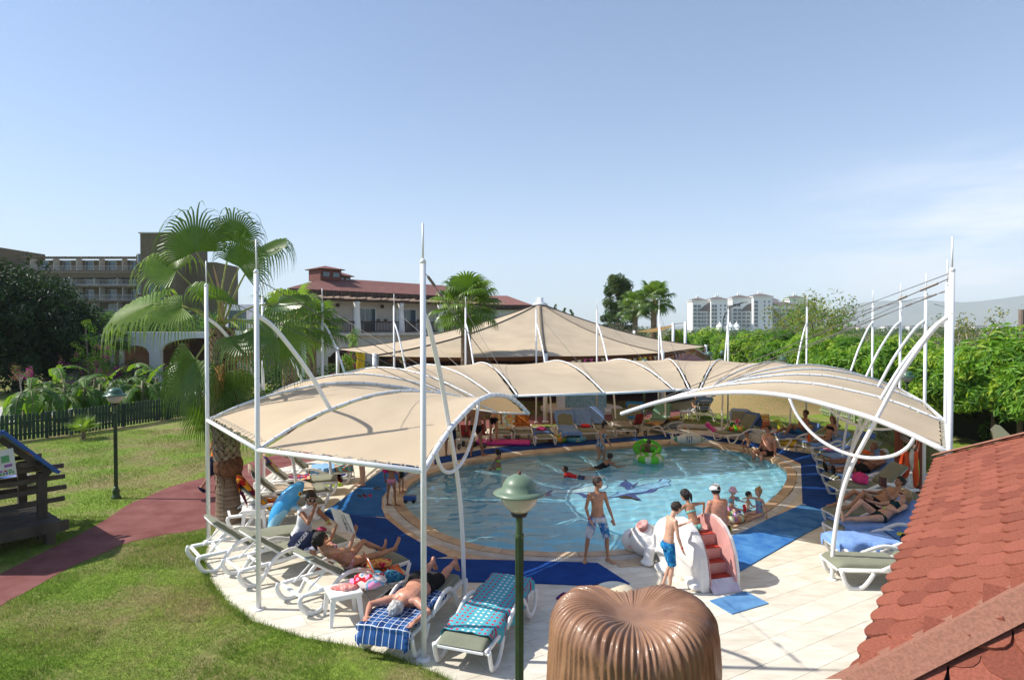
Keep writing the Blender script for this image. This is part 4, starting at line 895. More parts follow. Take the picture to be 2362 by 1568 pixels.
spots = [(70,985,'leftmost, beside the pale lane'), (105,965,'second from the left, beside the pale lane'), (150,972,'with one upright light leaf, left of the middle'), (196,965,'left of the green lamp'), (232,958,'just behind the green lamp'), (268,955,'right behind the lamp head'), (300,948,'right of the lamp, before the arcade'), (330,955,'third from the right end of the clump'), (362,945,'second from the right end of the clump'), (395,950,'at the right end of the clump, by the big palm'), (130,940,'back row left, before the grey bush'), (220,932,'back row middle, below the flowering shrub'), (310,926,'back row right, below the arcade')]
for k, (x, y, lb) in enumerate(spots):
    q = G(x, y); o = bts[k] if k < 3 else dup(bts[k % 3]); o.location = (q.x, q.y, 0); o.rotation_euler = (0, 0, rg.uniform(0, 6)); s = rg.uniform(1.12, 1.42); o.scale = (s, s, s); o['label'] = 'banana plant, ' + lb
# ------------------------------------------------------------------ buildings
BRN = mat('brown_render', (.15, .11, .065), .85, .08, 1.5, .2, 20); CREAM = mat('cream_wall', (.55, .5, .43), .85, .06, 1); WHW = mat('white_wall', (.72, .71, .68), .85, .05, 1, .2, 12)
GLS = mat('window_glass', (.05, .08, .1), .08, .2, 1, spec=.8); DKW = mat('dark_timber', (.055, .03, .022), .7, .3, 3); ROOFR = mat('red_shingle_roof', (.2, .085, .068), .85, .15, 3, .5, 14)
STU = mat('stucco', (.6, .54, .46), .9, .08, 2, .5, 14)
def share(o, name, loc, parent, rz=0, sc=None):
    c = bpy.data.objects.new(name, o.data); COL.objects.link(c); c.parent = parent; c.location = loc; c.rotation_euler = (0, 0, rz)
    if sc: c.scale = sc
    return c
class Kit:                                 # one shared mesh placed many times as parts
    def __init__(s): s.me = {}
    def put(s, key, mk, name, loc, parent, rz=0, sc=None):
        if key not in s.me:
            mb, mats = mk(); o = mb.build(name, mats, parent); s.me[key] = o.data; o.location = loc; o.rotation_euler = (0, 0, rz)
        else: o = bpy.data.objects.new(name, s.me[key]); COL.objects.link(o); o.parent = parent; o.location = loc; o.rotation_euler = (0, 0, rz)
        if sc: o.scale = sc
        return o
K = Kit()
# brown hotel on the left
Zh = 125; hx = lambda x: (x - CX) / FPX * Zh
hy = lambda y: CAMH + (757 - y) / FPX * Zh
h1 = thing('brown_hotel', 'long brown hotel with rows of balconies and a tall tower at left', 'hotel', (hx(35), Zh, 0)); ox = hx(35); L = hx(318) - ox
mb = MB(); mb.box((L / 2, 9, 9), (L, 12, 18)); mb.build('wall', BRN, h1)
mb = MB(); mb.box((hx(376) - ox, 5.0, hy(542) / 2), (hx(416) - hx(336), 13, hy(542))); mb.build('tower', BRN, h1)
mb = MB(); mb.box((hx(376) - ox, 5.0, hy(542) + .12), (hx(416) - hx(336) + .5, 13.4, .25)); mb.build('tower_coping', mat('pale_coping', (.5, .47, .42), .8), h1)
mb = MB(); mb.box((hx(327) - ox, 5, hy(588) / 2), (hx(338) - hx(316), 10, hy(588))); mb.build('stair_bay', BRN, h1)
mb = MB(); mb.box((hx(10) - ox - 3, 5, hy(572) / 2), (hx(36) - hx(-30), 13, hy(572))); mb.build('tower', BRN, h1)
mb = MB(); mb.box((hx(450) - ox, 8, 8.8), (hx(485) - hx(416), 10, 17.6)); mb.build('wall', BRN, h1)
def mk_win():
    m = MB(); m.box((0, 0, 1.1), (1.9, .14, 2.2), mi=0); m.box((-.45, -.05, 1.1), (.8, .14, 2.0), mi=1); m.box((.45, -.05, 1.1), (.8, .14, 2.0), mi=1); return m, [WHW, GLS]
def mk_part(): m = MB(); m.box((0, 0, 1.25), (.14, 1.7, 2.5)); return m, [CREAM]
def mk_rail():
    m = MB(); m.box((0, 0, 1.0), (4.6, .05, .06)); m.box((0, 0, .15), (4.6, .05, .05))
    for i in range(18): m.box((-2.25 + i * .265, 0, .55), (.04, .03, .9))
    return m, [mat('pale_rail', (.42, .42, .42), .6)]
def mk_perg():
    m = MB(); m.box((0, -1.7, .0), (4.7, .12, .22)); m.box((0, -.2, .0), (4.7, .12, .22))
    for i in range(9): m.box((-2.2 + i * .55, -1.0, .14), (.16, 2.4, .12))
    return m, [mat('grey_brown_timber', (.2, .14, .1), .8, .2, 3)]
levels = [hy(725) , hy(691), hy(656), hy(624)]
bay = L / 5.3
for li, z in enumerate(levels):
    mb = MB(); mb.box((L / 2, 2.1, z - .15), (L, 2.0, .3)); mb.build('balcony_slab', mat('slab_edge', (.5, .47, .42), .8), h1)
    if li == 3: mb = MB(); mb.box((L / 2, 1.2, z - .75), (L, .15, 1.2)); mb.build('parapet_band', BRN, h1)
    for b in range(6):
        x0 = b * bay + 1.2
        if x0 > L - 1.5: continue
        K.put('part', mk_part, 'partition', (x0 + (1.1 if li % 2 else 0), 2.05, z), h1); K.put('win', mk_win, 'window', (min(x0 + 2.6, L - 1.2), 2.98, z), h1, sc=(.85, 1, 1)); K.put('rail', mk_rail, 'balcony_rail', (x0 + 1.6, 1.12, z), h1, sc=(min(1, (L - x0) / 4.6 + .3), 1, 1))
        K.put('perg', mk_perg, 'pergola', (x0 + 1.6, 2.8, z + 2.65), h1)
for y in (596, 668, 697): K.put('sw', lambda: (MB().box((0, 0, .9), (1.5, .1, 1.8)).box((0, -.05, .9), (1.1, .1, 1.5), mi=1), [WHW, GLS]), 'window', (hx(328) - ox, -.05, hy(y) - .9), h1)
for x in (361, 387): mb = MB(); mb.box((hx(x) - ox, -1.52, hy(684)), (1.0, .1, 4.8)); mb.build('window', GLS, h1)

# arcade wing and terrace building with the red roof
def arch_wall(mb, O, e, n_, L, H, ops, th, mi=0, z0=0, ns=None):
    ns = ns or int(L / .2); xs = [L * i / ns for i in range(ns + 1)]
    def bot(x):
        for c, w, sp_, ri in ops:
            if abs(x - c) < w / 2: return sp_ + ri * sqrt(max(0, 1 - ((x - c) / (w / 2)) ** 2))
        return z0
    for x0, x1 in zip(xs, xs[1:]):
        xm = (x0 + x1) / 2; o_ = bot(xm) > z0; b0, b1 = (bot(x0), bot(x1)) if o_ else (z0, z0)
        if o_: b0 = max(b0, min(b1, H) if b0 == z0 else b0); b0 = b0 if b0 > z0 else [q[2] for q in ops if abs(xm - q[0]) < q[1] / 2][0]; b1 = b1 if b1 > z0 else [q[2] for q in ops if abs(xm - q[0]) < q[1] / 2][0]
        P = []
        for t in (0, th):
            for x, z in ((x0, b0), (x1, b1), (x1, H), (x0, H)): q = O + e * x - n_ * t; P.append((q.x, q.y, z))
        f = [(0, 1, 2, 3), (7, 6, 5, 4), (3, 2, 6, 7), (0, 4, 5, 1)]
        if (not o_ and bot((x0 - .2)) > z0) or x0 == 0: f.append((0, 3, 7, 4))
        if (not o_ and bot(x1 + .1) > z0) or x1 == L: f.append((1, 5, 6, 2))
        mb.add(P, f, mi)
wing = thing('arcade_wing', 'low white arcade with wide arches behind the gardens at left', 'building', (-33.5, 47, 0))
O = Vector((-33.5, 47, 0)); e = Vector((17.7, 2, 0)).normalized(); n_ = Vector((e.y, -e.x, 0)); LW = 17.8
mb = MB(); arch_wall(mb, O, e, n_, LW, 3.92, [(2.2, 2.0, 2.3, .6), (5.0, 2.0, 2.3, .6), (9.6, 5.6, 2.5, .95), (15.4, 3.6, 2.4, .9)], .5); mb.build('wall', WHW, wing, world=True)
mb = MB()
for x in (7.7, 9.6, 11.4, 14.5, 16.4): q = O + e * x - n_ * 2.2; mb.box((q.x, q.y, 1.5), (.55, .55, 3.0), rz=atan2(e.y, e.x))
mb.build('inner_pillar', mat('tan_pillar', (.42, .3, .2), .85), wing, world=True)
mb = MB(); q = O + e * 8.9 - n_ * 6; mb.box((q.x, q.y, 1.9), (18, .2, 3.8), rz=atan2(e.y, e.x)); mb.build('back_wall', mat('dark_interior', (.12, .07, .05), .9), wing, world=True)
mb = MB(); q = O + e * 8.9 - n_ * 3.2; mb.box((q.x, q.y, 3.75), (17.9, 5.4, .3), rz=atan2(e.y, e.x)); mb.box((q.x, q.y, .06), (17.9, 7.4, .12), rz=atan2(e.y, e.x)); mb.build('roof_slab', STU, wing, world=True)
wb = thing('white_upper_wing', 'white upper storey with sliding windows above the arcade', 'building', W(620, 757, 53) * 1); wb.location.z = 0; ROOTM[wb.name] = Matrix.Translation(wb.location)
mb = MB(); mb.box((0, 2, 3.1), (8.2, 4, 6.2)); mb.build('wall', mat('pale_blue_white_wall', (.62, .64, .66), .85), wb)
for i in range(3): K.put('uw', lambda: (MB().box((0, 0, .95), (1.7, .12, 1.9)).box((0, -.05, .95), (1.5, .1, 1.7), mi=1), [WHW, GLS]), 'window', (-2.6 + i * 2.6, -.02, 3.9), wb)

rb = thing('terrace_building', 'two storey building with red hipped roof, white round columns and pergola balcony', 'building', (-15.8, 49, 0))
O = Vector((-15.8, 49, 0)); e = Vector((.69, .72, 0)).normalized(); n_ = Vector((e.y, -e.x, 0)); LB = 21; az = atan2(e.y, e.x)
def lp(x, o, z): q = O + e * x + n_ * o; return Vector((q.x, q.y, z))
mb = MB(); arch_wall(mb, O, e, n_, LB, 3.78, [(3.5, 3.6, 1.6, 1.0), (8.4, 4.0, 1.8, 1.1), (13.5, 4.0, 1.8, 1.1), (18.2, 3.6, 1.8, 1.0)], .5); mb.build('arcade_wall', STU, rb, world=True)
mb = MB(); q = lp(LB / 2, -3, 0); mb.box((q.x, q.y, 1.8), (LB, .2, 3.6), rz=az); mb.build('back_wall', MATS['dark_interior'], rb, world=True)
mb = MB(); q = lp(LB / 2, -1.3, 0); mb.box((q.x, q.y, 3.70), (LB + .3, 3.4, .2), rz=az); mb.build('balcony_floor', STU, rb, world=True)
mb = MB(); q = lp(LB / 2, -3.75, 0); mb.box((q.x, q.y, 5.2), (LB, 2.5, 2.9), rz=az); mb.build('wall', CREAM, rb, world=True)
for i in range(5):
    x = 1.6 + i * 4.5; q = lp(x + .5, -2.42, 3.9)
    K.put('bw', lambda: (MB().box((0, 0, 1.05), (2.3, .12, 2.1)).box((-.5, -.05, 1.05), (.95, .1, 1.95), mi=1).box((.55, -.05, 1.05), (.95, .1, 1.95), mi=1), [WHW, GLS]), 'window', q - O, rb, az)
    for dx_ in (1.9, 2.7): K.put('wl', lambda: (MB().box((0, -.06, 0), (.28, .12, .28)), [BRN]), 'wall_lamp', lp(x + dx_, -2.45, 4.9) - O, rb, az)
    K.put('wo', lambda: (MB().ball((0, -.08, 0), (.2, .1, .17), 10, 6), [DKW]), 'wall_ornament', lp(x + 2.3, -2.42, 6.15) - O, rb, az)
for i in range(5):
    mb = MB(); q = lp(-.05 + 4.48 * i, -.25, 3.8); mb.lathe([(.34, 0), (.32, .5), (.25, 1.6), (.24, 2.3), (.27, 2.62)], 16, q); mb.build('column', WHW, rb, smooth=True, world=True)
mb = MB()
for i in range(5):
    x0 = 4.48 * i + .35; mb.beam(lp(x0, -.2, 4.75), lp(x0 + 3.8, -.2, 4.75), .1, .1); mb.beam(lp(x0, -.2, 3.95), lp(x0 + 3.8, -.2, 3.95), .08, .08)
    for k in range(25): q = lp(x0 + .1 + k * .152, -.2, 4.35); mb.box(q, (.05, .04, .8), rz=az)
tag(mb.build('balustrade', DKW, rb, world=True), kind='stuff')
mb = MB(); mb.beam(lp(-1, -.2, 6.5), lp(LB + .5, -.2, 6.5), .2, .2); mb.build('pergola_beam', DKW, rb, world=True)
for i in range(30): q = lp(-.8 + i * .74, -.9, 6.66 + .03 * (i % 3)); K.put('pr', lambda: (MB().beam((0, -2.0, 0), (0, 1.2, 0), .16, .1), [mat('weathered_timber', (.36, .26, .2), .85, .3, 2)]), 'pergola_rafter', q - O, rb, az + (.04 if i % 2 else -.04))
# roof: eave rectangle, hipped
ea = [lp(-1.2, -1.2, 6.7), lp(LB + 1, -1.2, 6.7), lp(LB + 1, -8, 6.7), lp(1.8, -5.4, 6.7)]; rd_ = [lp(4.0, -4.4, 8.6), lp(LB - 3.5, -4.6, 8.6)]
mb = MB(); up = Vector((0, 0, .62)); E2 = [p + up for p in ea]
mb.add(E2 + rd_, [(0, 1, 5, 4), (1, 2, 5), (2, 3, 4, 5), (3, 0, 4)]); mb.build('roof', ROOFR, rb, world=True)
mb = MB(); mb.add(ea + [p + up * .98 for p in ea], [(0, 1, 5, 4), (1, 2, 6, 5), (2, 3, 7, 6), (3, 0, 4, 7), (3, 2, 1, 0)]); mb.build('fascia', DKW, rb, world=True)
for i in range(31): mb = MB(); q = lp(-.9 + i * .74, -1.17, 7.0); K.put('fb', lambda: (MB().box((0, 0, 0), (.05, .05, .56)), [BRN]), 'fascia_batten', q - O, rb, az)
for (x, o, w_, hh) in ((4.0, -4.6, 2.0, .95), (5.7, -4.8, 1.2, .5)):
    q = lp(x, o, 8.3); mb = MB(); mb.box((q.x, q.y, 8.3 + hh / 2), (w_, w_, hh), rz=az, mi=0); mb.box((q.x, q.y, 8.3 + hh + .03), (w_ + .5, w_ + .5, .06), rz=az, mi=2)
    R_ = Matrix.Rotation(az, 3, 'Z'); c4 = [Vector((q.x, q.y, 8.36 + hh)) + R_ @ Vector((sx * (w_ / 2 + .25), sy * (w_ / 2 + .25), 0)) for sx, sy in ((-1, -1), (1, -1), (1, 1), (-1, 1))]; mb.add(c4 + [Vector((q.x, q.y, 8.36 + hh + .35))], [(0, 1, 4), (1, 2, 4), (2, 3, 4), (3, 0, 4)], 1)
    for k in (-.3, .3): p_ = Vector((q.x, q.y, 8.3 + hh * .55)) + R_ @ Vector((k * w_ * .8, -w_ / 2 - .02, 0)); mb.box(p_, (w_ * .3, .06, hh * .4), rz=az, mi=3)
    mb.build('roof_lantern', [mat('reddish_timber', (.14, .05, .04), .8), ROOFR, DKW, GLS], rb, world=True)
# second red roofed house
r2 = thing('red_roof_house', 'white house with red hipped roof right of the small palm', 'house', (-1.5, 82, 0))
mb = MB(); mb.box((0, 5, 3.3), (8.4, 10, 6.6)); mb.build('wall', WHW, r2)
mb = MB(); E = [Vector((-5.2, -1.2, 6.7)), Vector((4.1, -1.2, 6.7)), Vector((4.1, 11, 6.7)), Vector((-5.2, 11, 6.7))]; mb.add(E + [p + Vector((0, 0, .5)) for p in E] + [Vector((-1.6, 5, 8.5)), Vector((.6, 5, 8.5))], [(0, 1, 5, 4), (1, 2, 6, 5), (2, 3, 7, 6), (3, 0, 4, 7), (3, 2, 1, 0)], 1); mb.add([p + Vector((0, 0, .5)) for p in E] + [Vector((-1.8, 5, 8.7)), Vector((.8, 5, 8.7))], [(0, 1, 5, 4), (1, 2, 5), (2, 3, 4, 5), (3, 0, 4)], 0); mb.build('roof', [ROOFR, DKW], r2)
for z in (.6, 3.7):
    for x in (-2.8, -.4, 2.0): K.put('bw', None, 'window', (x, -.05, z), r2)
mb = MB(); mb.box((0, -.7, 3.4), (8.4, 1.4, .2)); mb.box((0, -1.35, 3.9), (8.4, .1, .9)); mb.build('balcony', WHW, r2)
# white palace hotel far away
Zp = 500; px_ = lambda x: (x - CX) / FPX * Zp; py_ = lambda y: CAMH + (757 - y) / FPX * Zp
WP = mat('white_hotel_wall', (.86, .85, .81), .8, .03, .05); RP = mat('brown_tile_roof', (.12, .095, .085), .85, .1, .2)
ph_ = thing('palace_hotel', 'large white hotel with towers and brown roofs on the horizon', 'hotel', (px_(1597), Zp, 0)); bx = px_(1597)
def block(x0, x1, yt, d0, dd, roof=5.5, fin=True):
    a, b = px_(x0) - bx, px_(x1) - bx; H = py_(yt); mb = MB(); mb.box(((a + b) / 2, d0 + dd / 2, H / 2), (b - a, dd, H)); mb.box(((a + b) / 2, d0 + dd / 2, H + .35), (b - a + 1.6, dd + 1.6, .7)); mb.build('tower_block', WP, ph_)
    if roof:
        c = .28; m = MB(); o_ = .9; P = [Vector((a - o_, d0 - o_, H + .7)), Vector((b + o_, d0 - o_, H + .7)), Vector((b + o_, d0 + dd + o_, H + .7)), Vector((a - o_, d0 + dd + o_, H + .7))]; ctr = sum(P, Vector()) / 4; T = [ctr + (p - ctr) * c + Vector((0, 0, roof * .38)) for p in P]
        m.add(P + T, [(0, 1, 5, 4), (1, 2, 6, 5), (2, 3, 7, 6), (3, 0, 4, 7), (4, 5, 6, 7)]); m.build('roof', RP, ph_)
        if fin:
            for k in (0, 1): q = T[k].lerp(T[k + 2 if k == 0 else 3], .3); m = MB(); m.lathe([(.9, 0), (.9, .5), (.4, .9), (.9, 1.5), (.25, 2.2), (.0, 3.6)], 8, q - Vector((0, 0, .1))); m.build('finial', WP, ph_, smooth=True)
def wins(x0, x1, y0, rows, cols, d0, big=True):
    a, b = px_(x0) - bx, px_(x1) - bx; cw = (b - a) / cols
    for r in range(rows):
        for c in range(cols):
            if big: K.put('pbal', lambda: (MB().box((0, 0, 1.3), (1, .3, 2.3), mi=1).box((0, -.6, .42), (1.02, .1, .85), mi=2).box((0, -.4, -.06), (1.12, 1.0, .14), mi=0), [WP, mat('hotel_dark_recess', (.12, .14, .15), .5), mat('hotel_rail', (.3, .34, .36), .5)]), 'balcony', (a + (c + .5) * cw, d0 - .1, py_(y0) + r * 3.03), ph_, 0, (cw * .78, 1, 1))
            else: K.put('pwin', lambda: (MB().box((0, 0, .9), (1.1, .2, 1.6), mi=0), [mat('hotel_dark_recess', (.12, .14, .15), .5)]), 'window', (a + (c + .5) * cw, d0 - .05, py_(y0) + r * 3.03), ph_)
block(1597, 1631, 695, 0, 14); wins(1598.5, 1617, 754.5, 6, 2, 0); wins(1617, 1630, 754.5, 4, 2, 0)
block(1631, 1637, 712, 2, 14, 3, False); wins(1631, 1637, 754.5, 4, 1, 2)
block(1637, 1675, 693, -3, 15); wins(1638, 1651, 754.5, 6, 2, -3); wins(1654, 1674, 752, 6, 2, -3, False)
block(1675, 1690, 712, 6, 12, 9, False); wins(1676, 1689, 754.5, 5, 2, 6)
block(1689, 1732, 689, 0, 14); wins(1690, 1731, 754.5, 5, 4, 0); wins(1690, 1708, 708, 1, 2, 0)
block(1732, 1775, 686, -5, 16); wins(1733, 1743, 754.5, 7, 1, -5); wins(1752, 1773, 752, 7, 2, -5, False)
block(1775, 1850, 707, 4, 14, 9, False); wins(1775.5, 1849, 754.5, 5, 7, 4)
block(1790, 1812, 693, 14, 10); block(1831, 1869, 689, 8, 12); wins(1851, 1868, 754.5, 6, 2, 8); block(1869, 1902, 700, 14, 12); wins(1870, 1901, 754.5, 5, 3, 14)
for x in (1641, 1664, 1678): m = MB(); q = (px_(x) - bx, -20, 0); m.lathe([(3, 4.2), (2.9, 5.2), (2.2, 6.6), (.9, 7.6), (.3, 8.6), (0, 10)], 12, q); m.lathe([(3.0, 0), (3.0, 4.2)], 12, q); m.build('entrance_dome', WP, ph_, smooth=True)
for x0, x1 in ((1613, 1637), (1709, 1732)):      # curved gables
    a, b = px_(x0) - bx, px_(x1) - bx; m = MB(); P = [(a + (b - a) * i / 10, -.6, py_(716) + (py_(700) - py_(716)) * sin(pi / 2 * i / 10)) for i in range(11)]; m.add(P + [(p[0], 3, p[2]) for p in P] + [(b, -.6, py_(718)), (a, -.6, py_(718))], [(i, i + 1, 12 + i, 11 + i) for i in range(10)] + [tuple(range(11)) + (22, 23)]); m.build('curved_gable', RP, ph_)
mb = MB(); mb.box((px_(1740) - bx, -26, 1.5), (px_(1790) - px_(1597), .8, 3)); mb.build('garden_wall', WP, ph_)
# distant town and street lamps
r_ = random.Random(2); mb = MB()
for q in range(60): Z = r_.uniform(900, 1800); p = W(r_.uniform(1940, 2420), 757, Z); w_ = r_.uniform(8, 20); mb.box((p.x, p.y, 3), (w_, 9, r_.uniform(5, 9)), mi=r_.choice([0, 0, 1])); mb.box((p.x, p.y, r_.uniform(6.5, 8)), (w_ * .6, 8, 2), mi=2)
tag(mb.build('distant_town', [WHW, CREAM, ROOFR]), 'low pale houses of a far town on the horizon at right', 'houses', kind='stuff')
for x, y0, dx_, lab in ((1668, 740, 34, 'tall dark street lamp with curved arm before the white hotel'), (2185, 727, -22, 'thin pale double street lamp on the horizon')):
    Z = 95 if dx_ > 0 else 160; p = W(x, y0, Z); t = thing('street_lamp', lab, 'street lamp', (p.x, p.y, 0)); mb = MB(); H = p.z + 1.2; mb.tube(spline([(0, 0, 0), (0, 0, H * .8), (.5 * dx_ / 34, 0, H), (1.2 * dx_ / 34, 0, H + .9), (dx_ * Z / FPX * 1.4, 0, H + 1.6)], 16), .09, 6); mb.build('pole', CHROME if dx_ < 0 else BLACK, t); mb = MB(); mb.ball((dx_ * Z / FPX * 1.4 + .2, 0, H + 1.6), (.5, .2, .1), 8, 5); mb.build('lamp_head', CHROME, t)
# bar under the tent and dark pavilion
bar = thing('bar_counter', 'pale blue mosaic bar counter with white end pillar in the shade of the tent', 'bar', G(1343, 948)); bo = bar.location.copy()
mb = MB(); mb.box((.2, .6, .75), (2.1, .9, 1.5)); mb.build('counter', mat('blue_green_mosaic', (.12, .3, .36), .5, .2, 22, col2=(.38, .5, .5), cover=(.42, .6)), bar)
mb = MB(); mb.box((-1.05, .55, .75), (.38, 1.0, 1.5)); mb.build('end_pillar', WHW, bar)
mb = MB(); mb.lathe([(2.1, 0), (2.1, .14), (2.0, .16)], 28, (0, .5, .01)); mb.build('plinth', STU, bar)
pav = thing('timber_pavilion', 'dark timber pavilion with slatted walls under the pointed tent', 'pavilion', (2, 40, 0))
mb = MB(); mb.box((0, 0, 1.1), (17, .2, 2.2)); mb.build('back_wall', mat('dark_purple_timber', (.05, .02, .02), .8, .3, 3), pav)
for i in range(17): mb = MB(); mb.box((-8 + i, -.25, 1.15), (.12, .12, 2.3)); mb.build('post', mat('brown_timber', (.1, .05, .035), .8, .3, 3), pav)
for z in (.5, 1.0, 1.6): mb = MB(); mb.box((0, -.34, z), (17, .05, .1)); mb.build('rail', MATS['brown_timber'], pav)
mb = MB(); mb.add([(-9, -4.5, 2.3), (9, -4.5, 2.3), (9, 3, 2.9), (-9, 3, 2.9), (-9, -4.5, 2.38), (9, -4.5, 2.38), (9, 3, 2.98), (-9, 3, 2.98)], [(0, 3, 2, 1), (4, 5, 6, 7), (0, 1, 5, 4), (1, 2, 6, 5), (2, 3, 7, 6), (3, 0, 4, 7)]); mb.build('roof', MATS['dark_purple_timber'], pav)
# fences
def fence(label, A, B, h, sp_, w, m, prail, shape=True, rails=(.25, .7)):
    A = Vector((A.x, A.y, 0)); B = Vector((B.x, B.y, 0)); t = thing('picket_fence', label, 'fence', A, atan2(B.y - A.y, B.x - A.x)); L = (B - A).length; n = int(L / sp_)
    mb = MB(); pf_ = [(-w / 2, 0), (w / 2, 0), (w / 2, h - w * .45), (w * .22, h), (-w * .22, h), (-w / 2, h - w * .45)]
    mb.add([(x, -.01, z) for x, z in pf_] + [(x, .012, z) for x, z in pf_], [tuple(range(6)), tuple(range(11, 5, -1))] + [(i, 6 + i, 6 + (i + 1) % 6, (i + 1) % 6) for i in range(6)])
    first = mb.build('picket', m, t); first.location = (0, -.04, .04)
    for k in range(1, n): c = bpy.data.objects.new('picket', first.data); COL.objects.link(c); c.parent = t; c.location = (k * sp_, -.04, .04 + .01 * sin(k * 2.3)); c.rotation_euler = (0, .012 * sin(k * 1.7), 0)
    for z in rails: mb = MB(); mb.box((L / 2, 0, h * z), (L, .04, .07)); mb.build('rail', m, t)
    for k in range(int(L / 2.2) + 1): mb = MB(); mb.box((k * 2.2, .04, h * .5), (.09, .09, h * 1.06)); mb.build('post', m, t)
    return t
DG = mat('dark_green_fence_paint', (.025, .05, .032), .7, .2, 5); LGF = mat('pale_green_fence_paint', (.22, .27, .14), .8, .15, 5)
fence('dark green picket fence across the lawn, left part before the lane', G(-60, 1030), G(165, 1003), .98, .135, .1, DG, None)
fence('dark green picket fence running behind the green lamp to the big palm', G(165, 1003), G(470, 955), .98, .14, .1, DG, None)
fence('pale green picket fence behind the right hand sunbathers', G(2190, 1100), G(1975, 980), .95, .13, .1, LGF, None)
fence('pale green picket fence seen beyond the grass mound', G(1975, 980), G(1890, 955), .95, .15, .1, LGF, None)
fence('dark green garden fence behind the canopy', Vector((-13, 37, 0)), Vector((-1, 37.5, 0)), .95, .15, .1, DG, None)
# ------------------------------------------------------------------ lamps
def lamp(label, x, y, s=1.0, gr='green globe lamps'):
    p = G(x, y); t = thing('garden_lamp', label, 'lamp', (p.x, p.y, 0), 0, gr); H = 2.34 * s
    mb = MB(); mb.lathe([(.11, 0), (.11, .04), (.085, .07), (.075, .16), (.09, .19), (.055, .24), (.048, .3)], 16); mb.build('base', GREENPAINT, t, smooth=True)
    mb = MB(); n = 20; prof = [(.042, .28), (.04, H)]
    for a in range(n):
        pass
    v = []; 
    for z in (.28, H - .22):
        for k in range(40): r = .043 if k % 2 else .037; v.append((r * cos(2 * pi * k / 40), r * sin(2 * pi * k / 40), z))
    mb.add(v, [(k, (k + 1) % 40, 40 + (k + 1) % 40, 40 + k) for k in range(40)]); mb.lathe([(.047, 0), (.05, .02), (.047, .04)], 16, (0, 0, H - .24)); mb.lathe([(.035, 0), (.035, .2)], 16, (0, 0, H - .22)); mb.build('pole', GREENPAINT, t)
    mb = MB(); mb.lathe([(.03, 0), (.075, .01), (.085, .04), (.08, .055)], 20, (0, 0, H - .03)); mb.build('collar', BLACK, t, smooth=True)
    mb = MB(); mb.lathe([(.08, .0), (.13, .04), (.17, .09), (.19, .15), (.195, .2)], 28, (0, 0, H + .02)); mb.build('globe', mat('frosted_globe', (.72, .68, .62), .25, .03, 3, trans=.35, coat=.6), t, smooth=True)
    mb = MB(); mb.lathe([(.2, .0), (.262, -.012), (.264, .0), (.215, .022), (.175, .03), (.165, .09), (.13, .14), (.07, .175), (.0, .185)], 32, (0, 0, H + .215)); mb.build('lamp_shade', mat('sage_green_enamel', (.14, .2, .13), .42, .05, 4, coat=.15) if s < .9 else mat('green_enamel', (.05, .12, .075), .35, .05, 4, coat=.2), t, smooth=True)
    mb = MB(); mb.lathe([(.012, 0), (.02, .012), (.012, .03), (0, .034)], 10, (0, 0, H + .398)); mb.build('finial', mat('rusty_knob', (.15, .05, .04), .6), t)
    return t
lamp('near green globe lamp standing in front of the pool', 1198, 1690, .87)
l2 = bpy.data.objects['garden_lamp']; l2.location = W(1198, 1500, 6.75); l2.location.z = 0; l2.scale = (1.08, 1.08, 1.08)
o = lamp('green globe lamp on the lawn beside the red path', 268, 1149, 1.0)
for x, y, Z, lb in ((1118, 0, 0, ''), ):
    pass
for x, Z, lb in ((2094, 21.5, 'green globe lamp among the masts at right, before the round trees'), (1806, 33, 'green globe lamp half hidden behind the right wing of the canopy'), (1487, 30, 'green globe lamp just showing above the canopy near the tent'), (1636, 40, 'green globe lamp by the arched canopy, left one'), (1667, 42, 'green globe lamp by the arched canopy, right one'), (929, 33, 'green globe lamp behind the mast before the terrace')):
    q = W(x, 757, Z); c = dup(o, None, (q.x, q.y, 0), 0, lb)
# ------------------------------------------------------------------ wooden playhouse
WD = mat('dark_weathered_timber', (.075, .06, .045), .85, .3, 3, .5, 40, stretch=(1, 1, .3)); BLU = mat('blue_gloss_paint', (.015, .08, .3), .4, .1, 3)
q = G(98, 1243); ph2 = thing('playhouse', 'open timber playhouse with blue edged roof and children sign at the left edge', 'playhouse', (q.x, q.y, 0), radians(50)); 
def lx(x, y, Z=None): 
    p = W(x, y, q.y if Z is None else Z) - Vector((q.x, q.y, 0)); return p
for x, y, h in ((0, 0, 1.35), (-1.75, 0, 1.35), (0, 1.5, 1.35), (-1.75, 1.5, 1.35), (0, -.5, .42), (-1.75, -.5, .42)):
    mb = MB(); mb.box((x, y, h / 2), (.15, .15, h)); mb.build('post', WD, ph2)
for k in range(10): mb = MB(); mb.box((-.87, -.5 + k * .215, .40 + .003 * (k % 3)), (2.15, .2, .045)); mb.build('deck_board', WD, ph2)
for x in (-1.85, .1): mb = MB(); mb.box((x, .5, .33), (.06, 2.1, .14)); mb.build('beam', WD, ph2)
mb = MB(); mb.box((-.87, -.62, .36), (2.3, .06, .2)); mb.build('front_board', WD, ph2)
for z, dx_ in ((.75, .13), (.98, .16), (1.2, .14), (1.42, .12)):
    for y in (-.02, 1.55): mb = MB(); mb.box((-.87 + dx_ * .6, y, z), (2.2 + dx_, .055, .09)); mb.build('rail', WD, ph2)
mb = MB(); mb.box((-1.0, -.3, .78), (1.1, .3, .05), R=Matrix.Rotation(.12, 3, 'Y')); mb.build('bench', WD, ph2)
ROOFC = [mat('roof_board_%s' % n, c, .5, .15, 2) for n, c in (('white', (.6, .6, .58)), ('yellow', (.6, .45, .05)), ('green', (.1, .35, .12)), ('magenta', (.3, .03, .15)), ('blue', (.03, .2, .5)), ('orange', (.6, .2, .03)))]
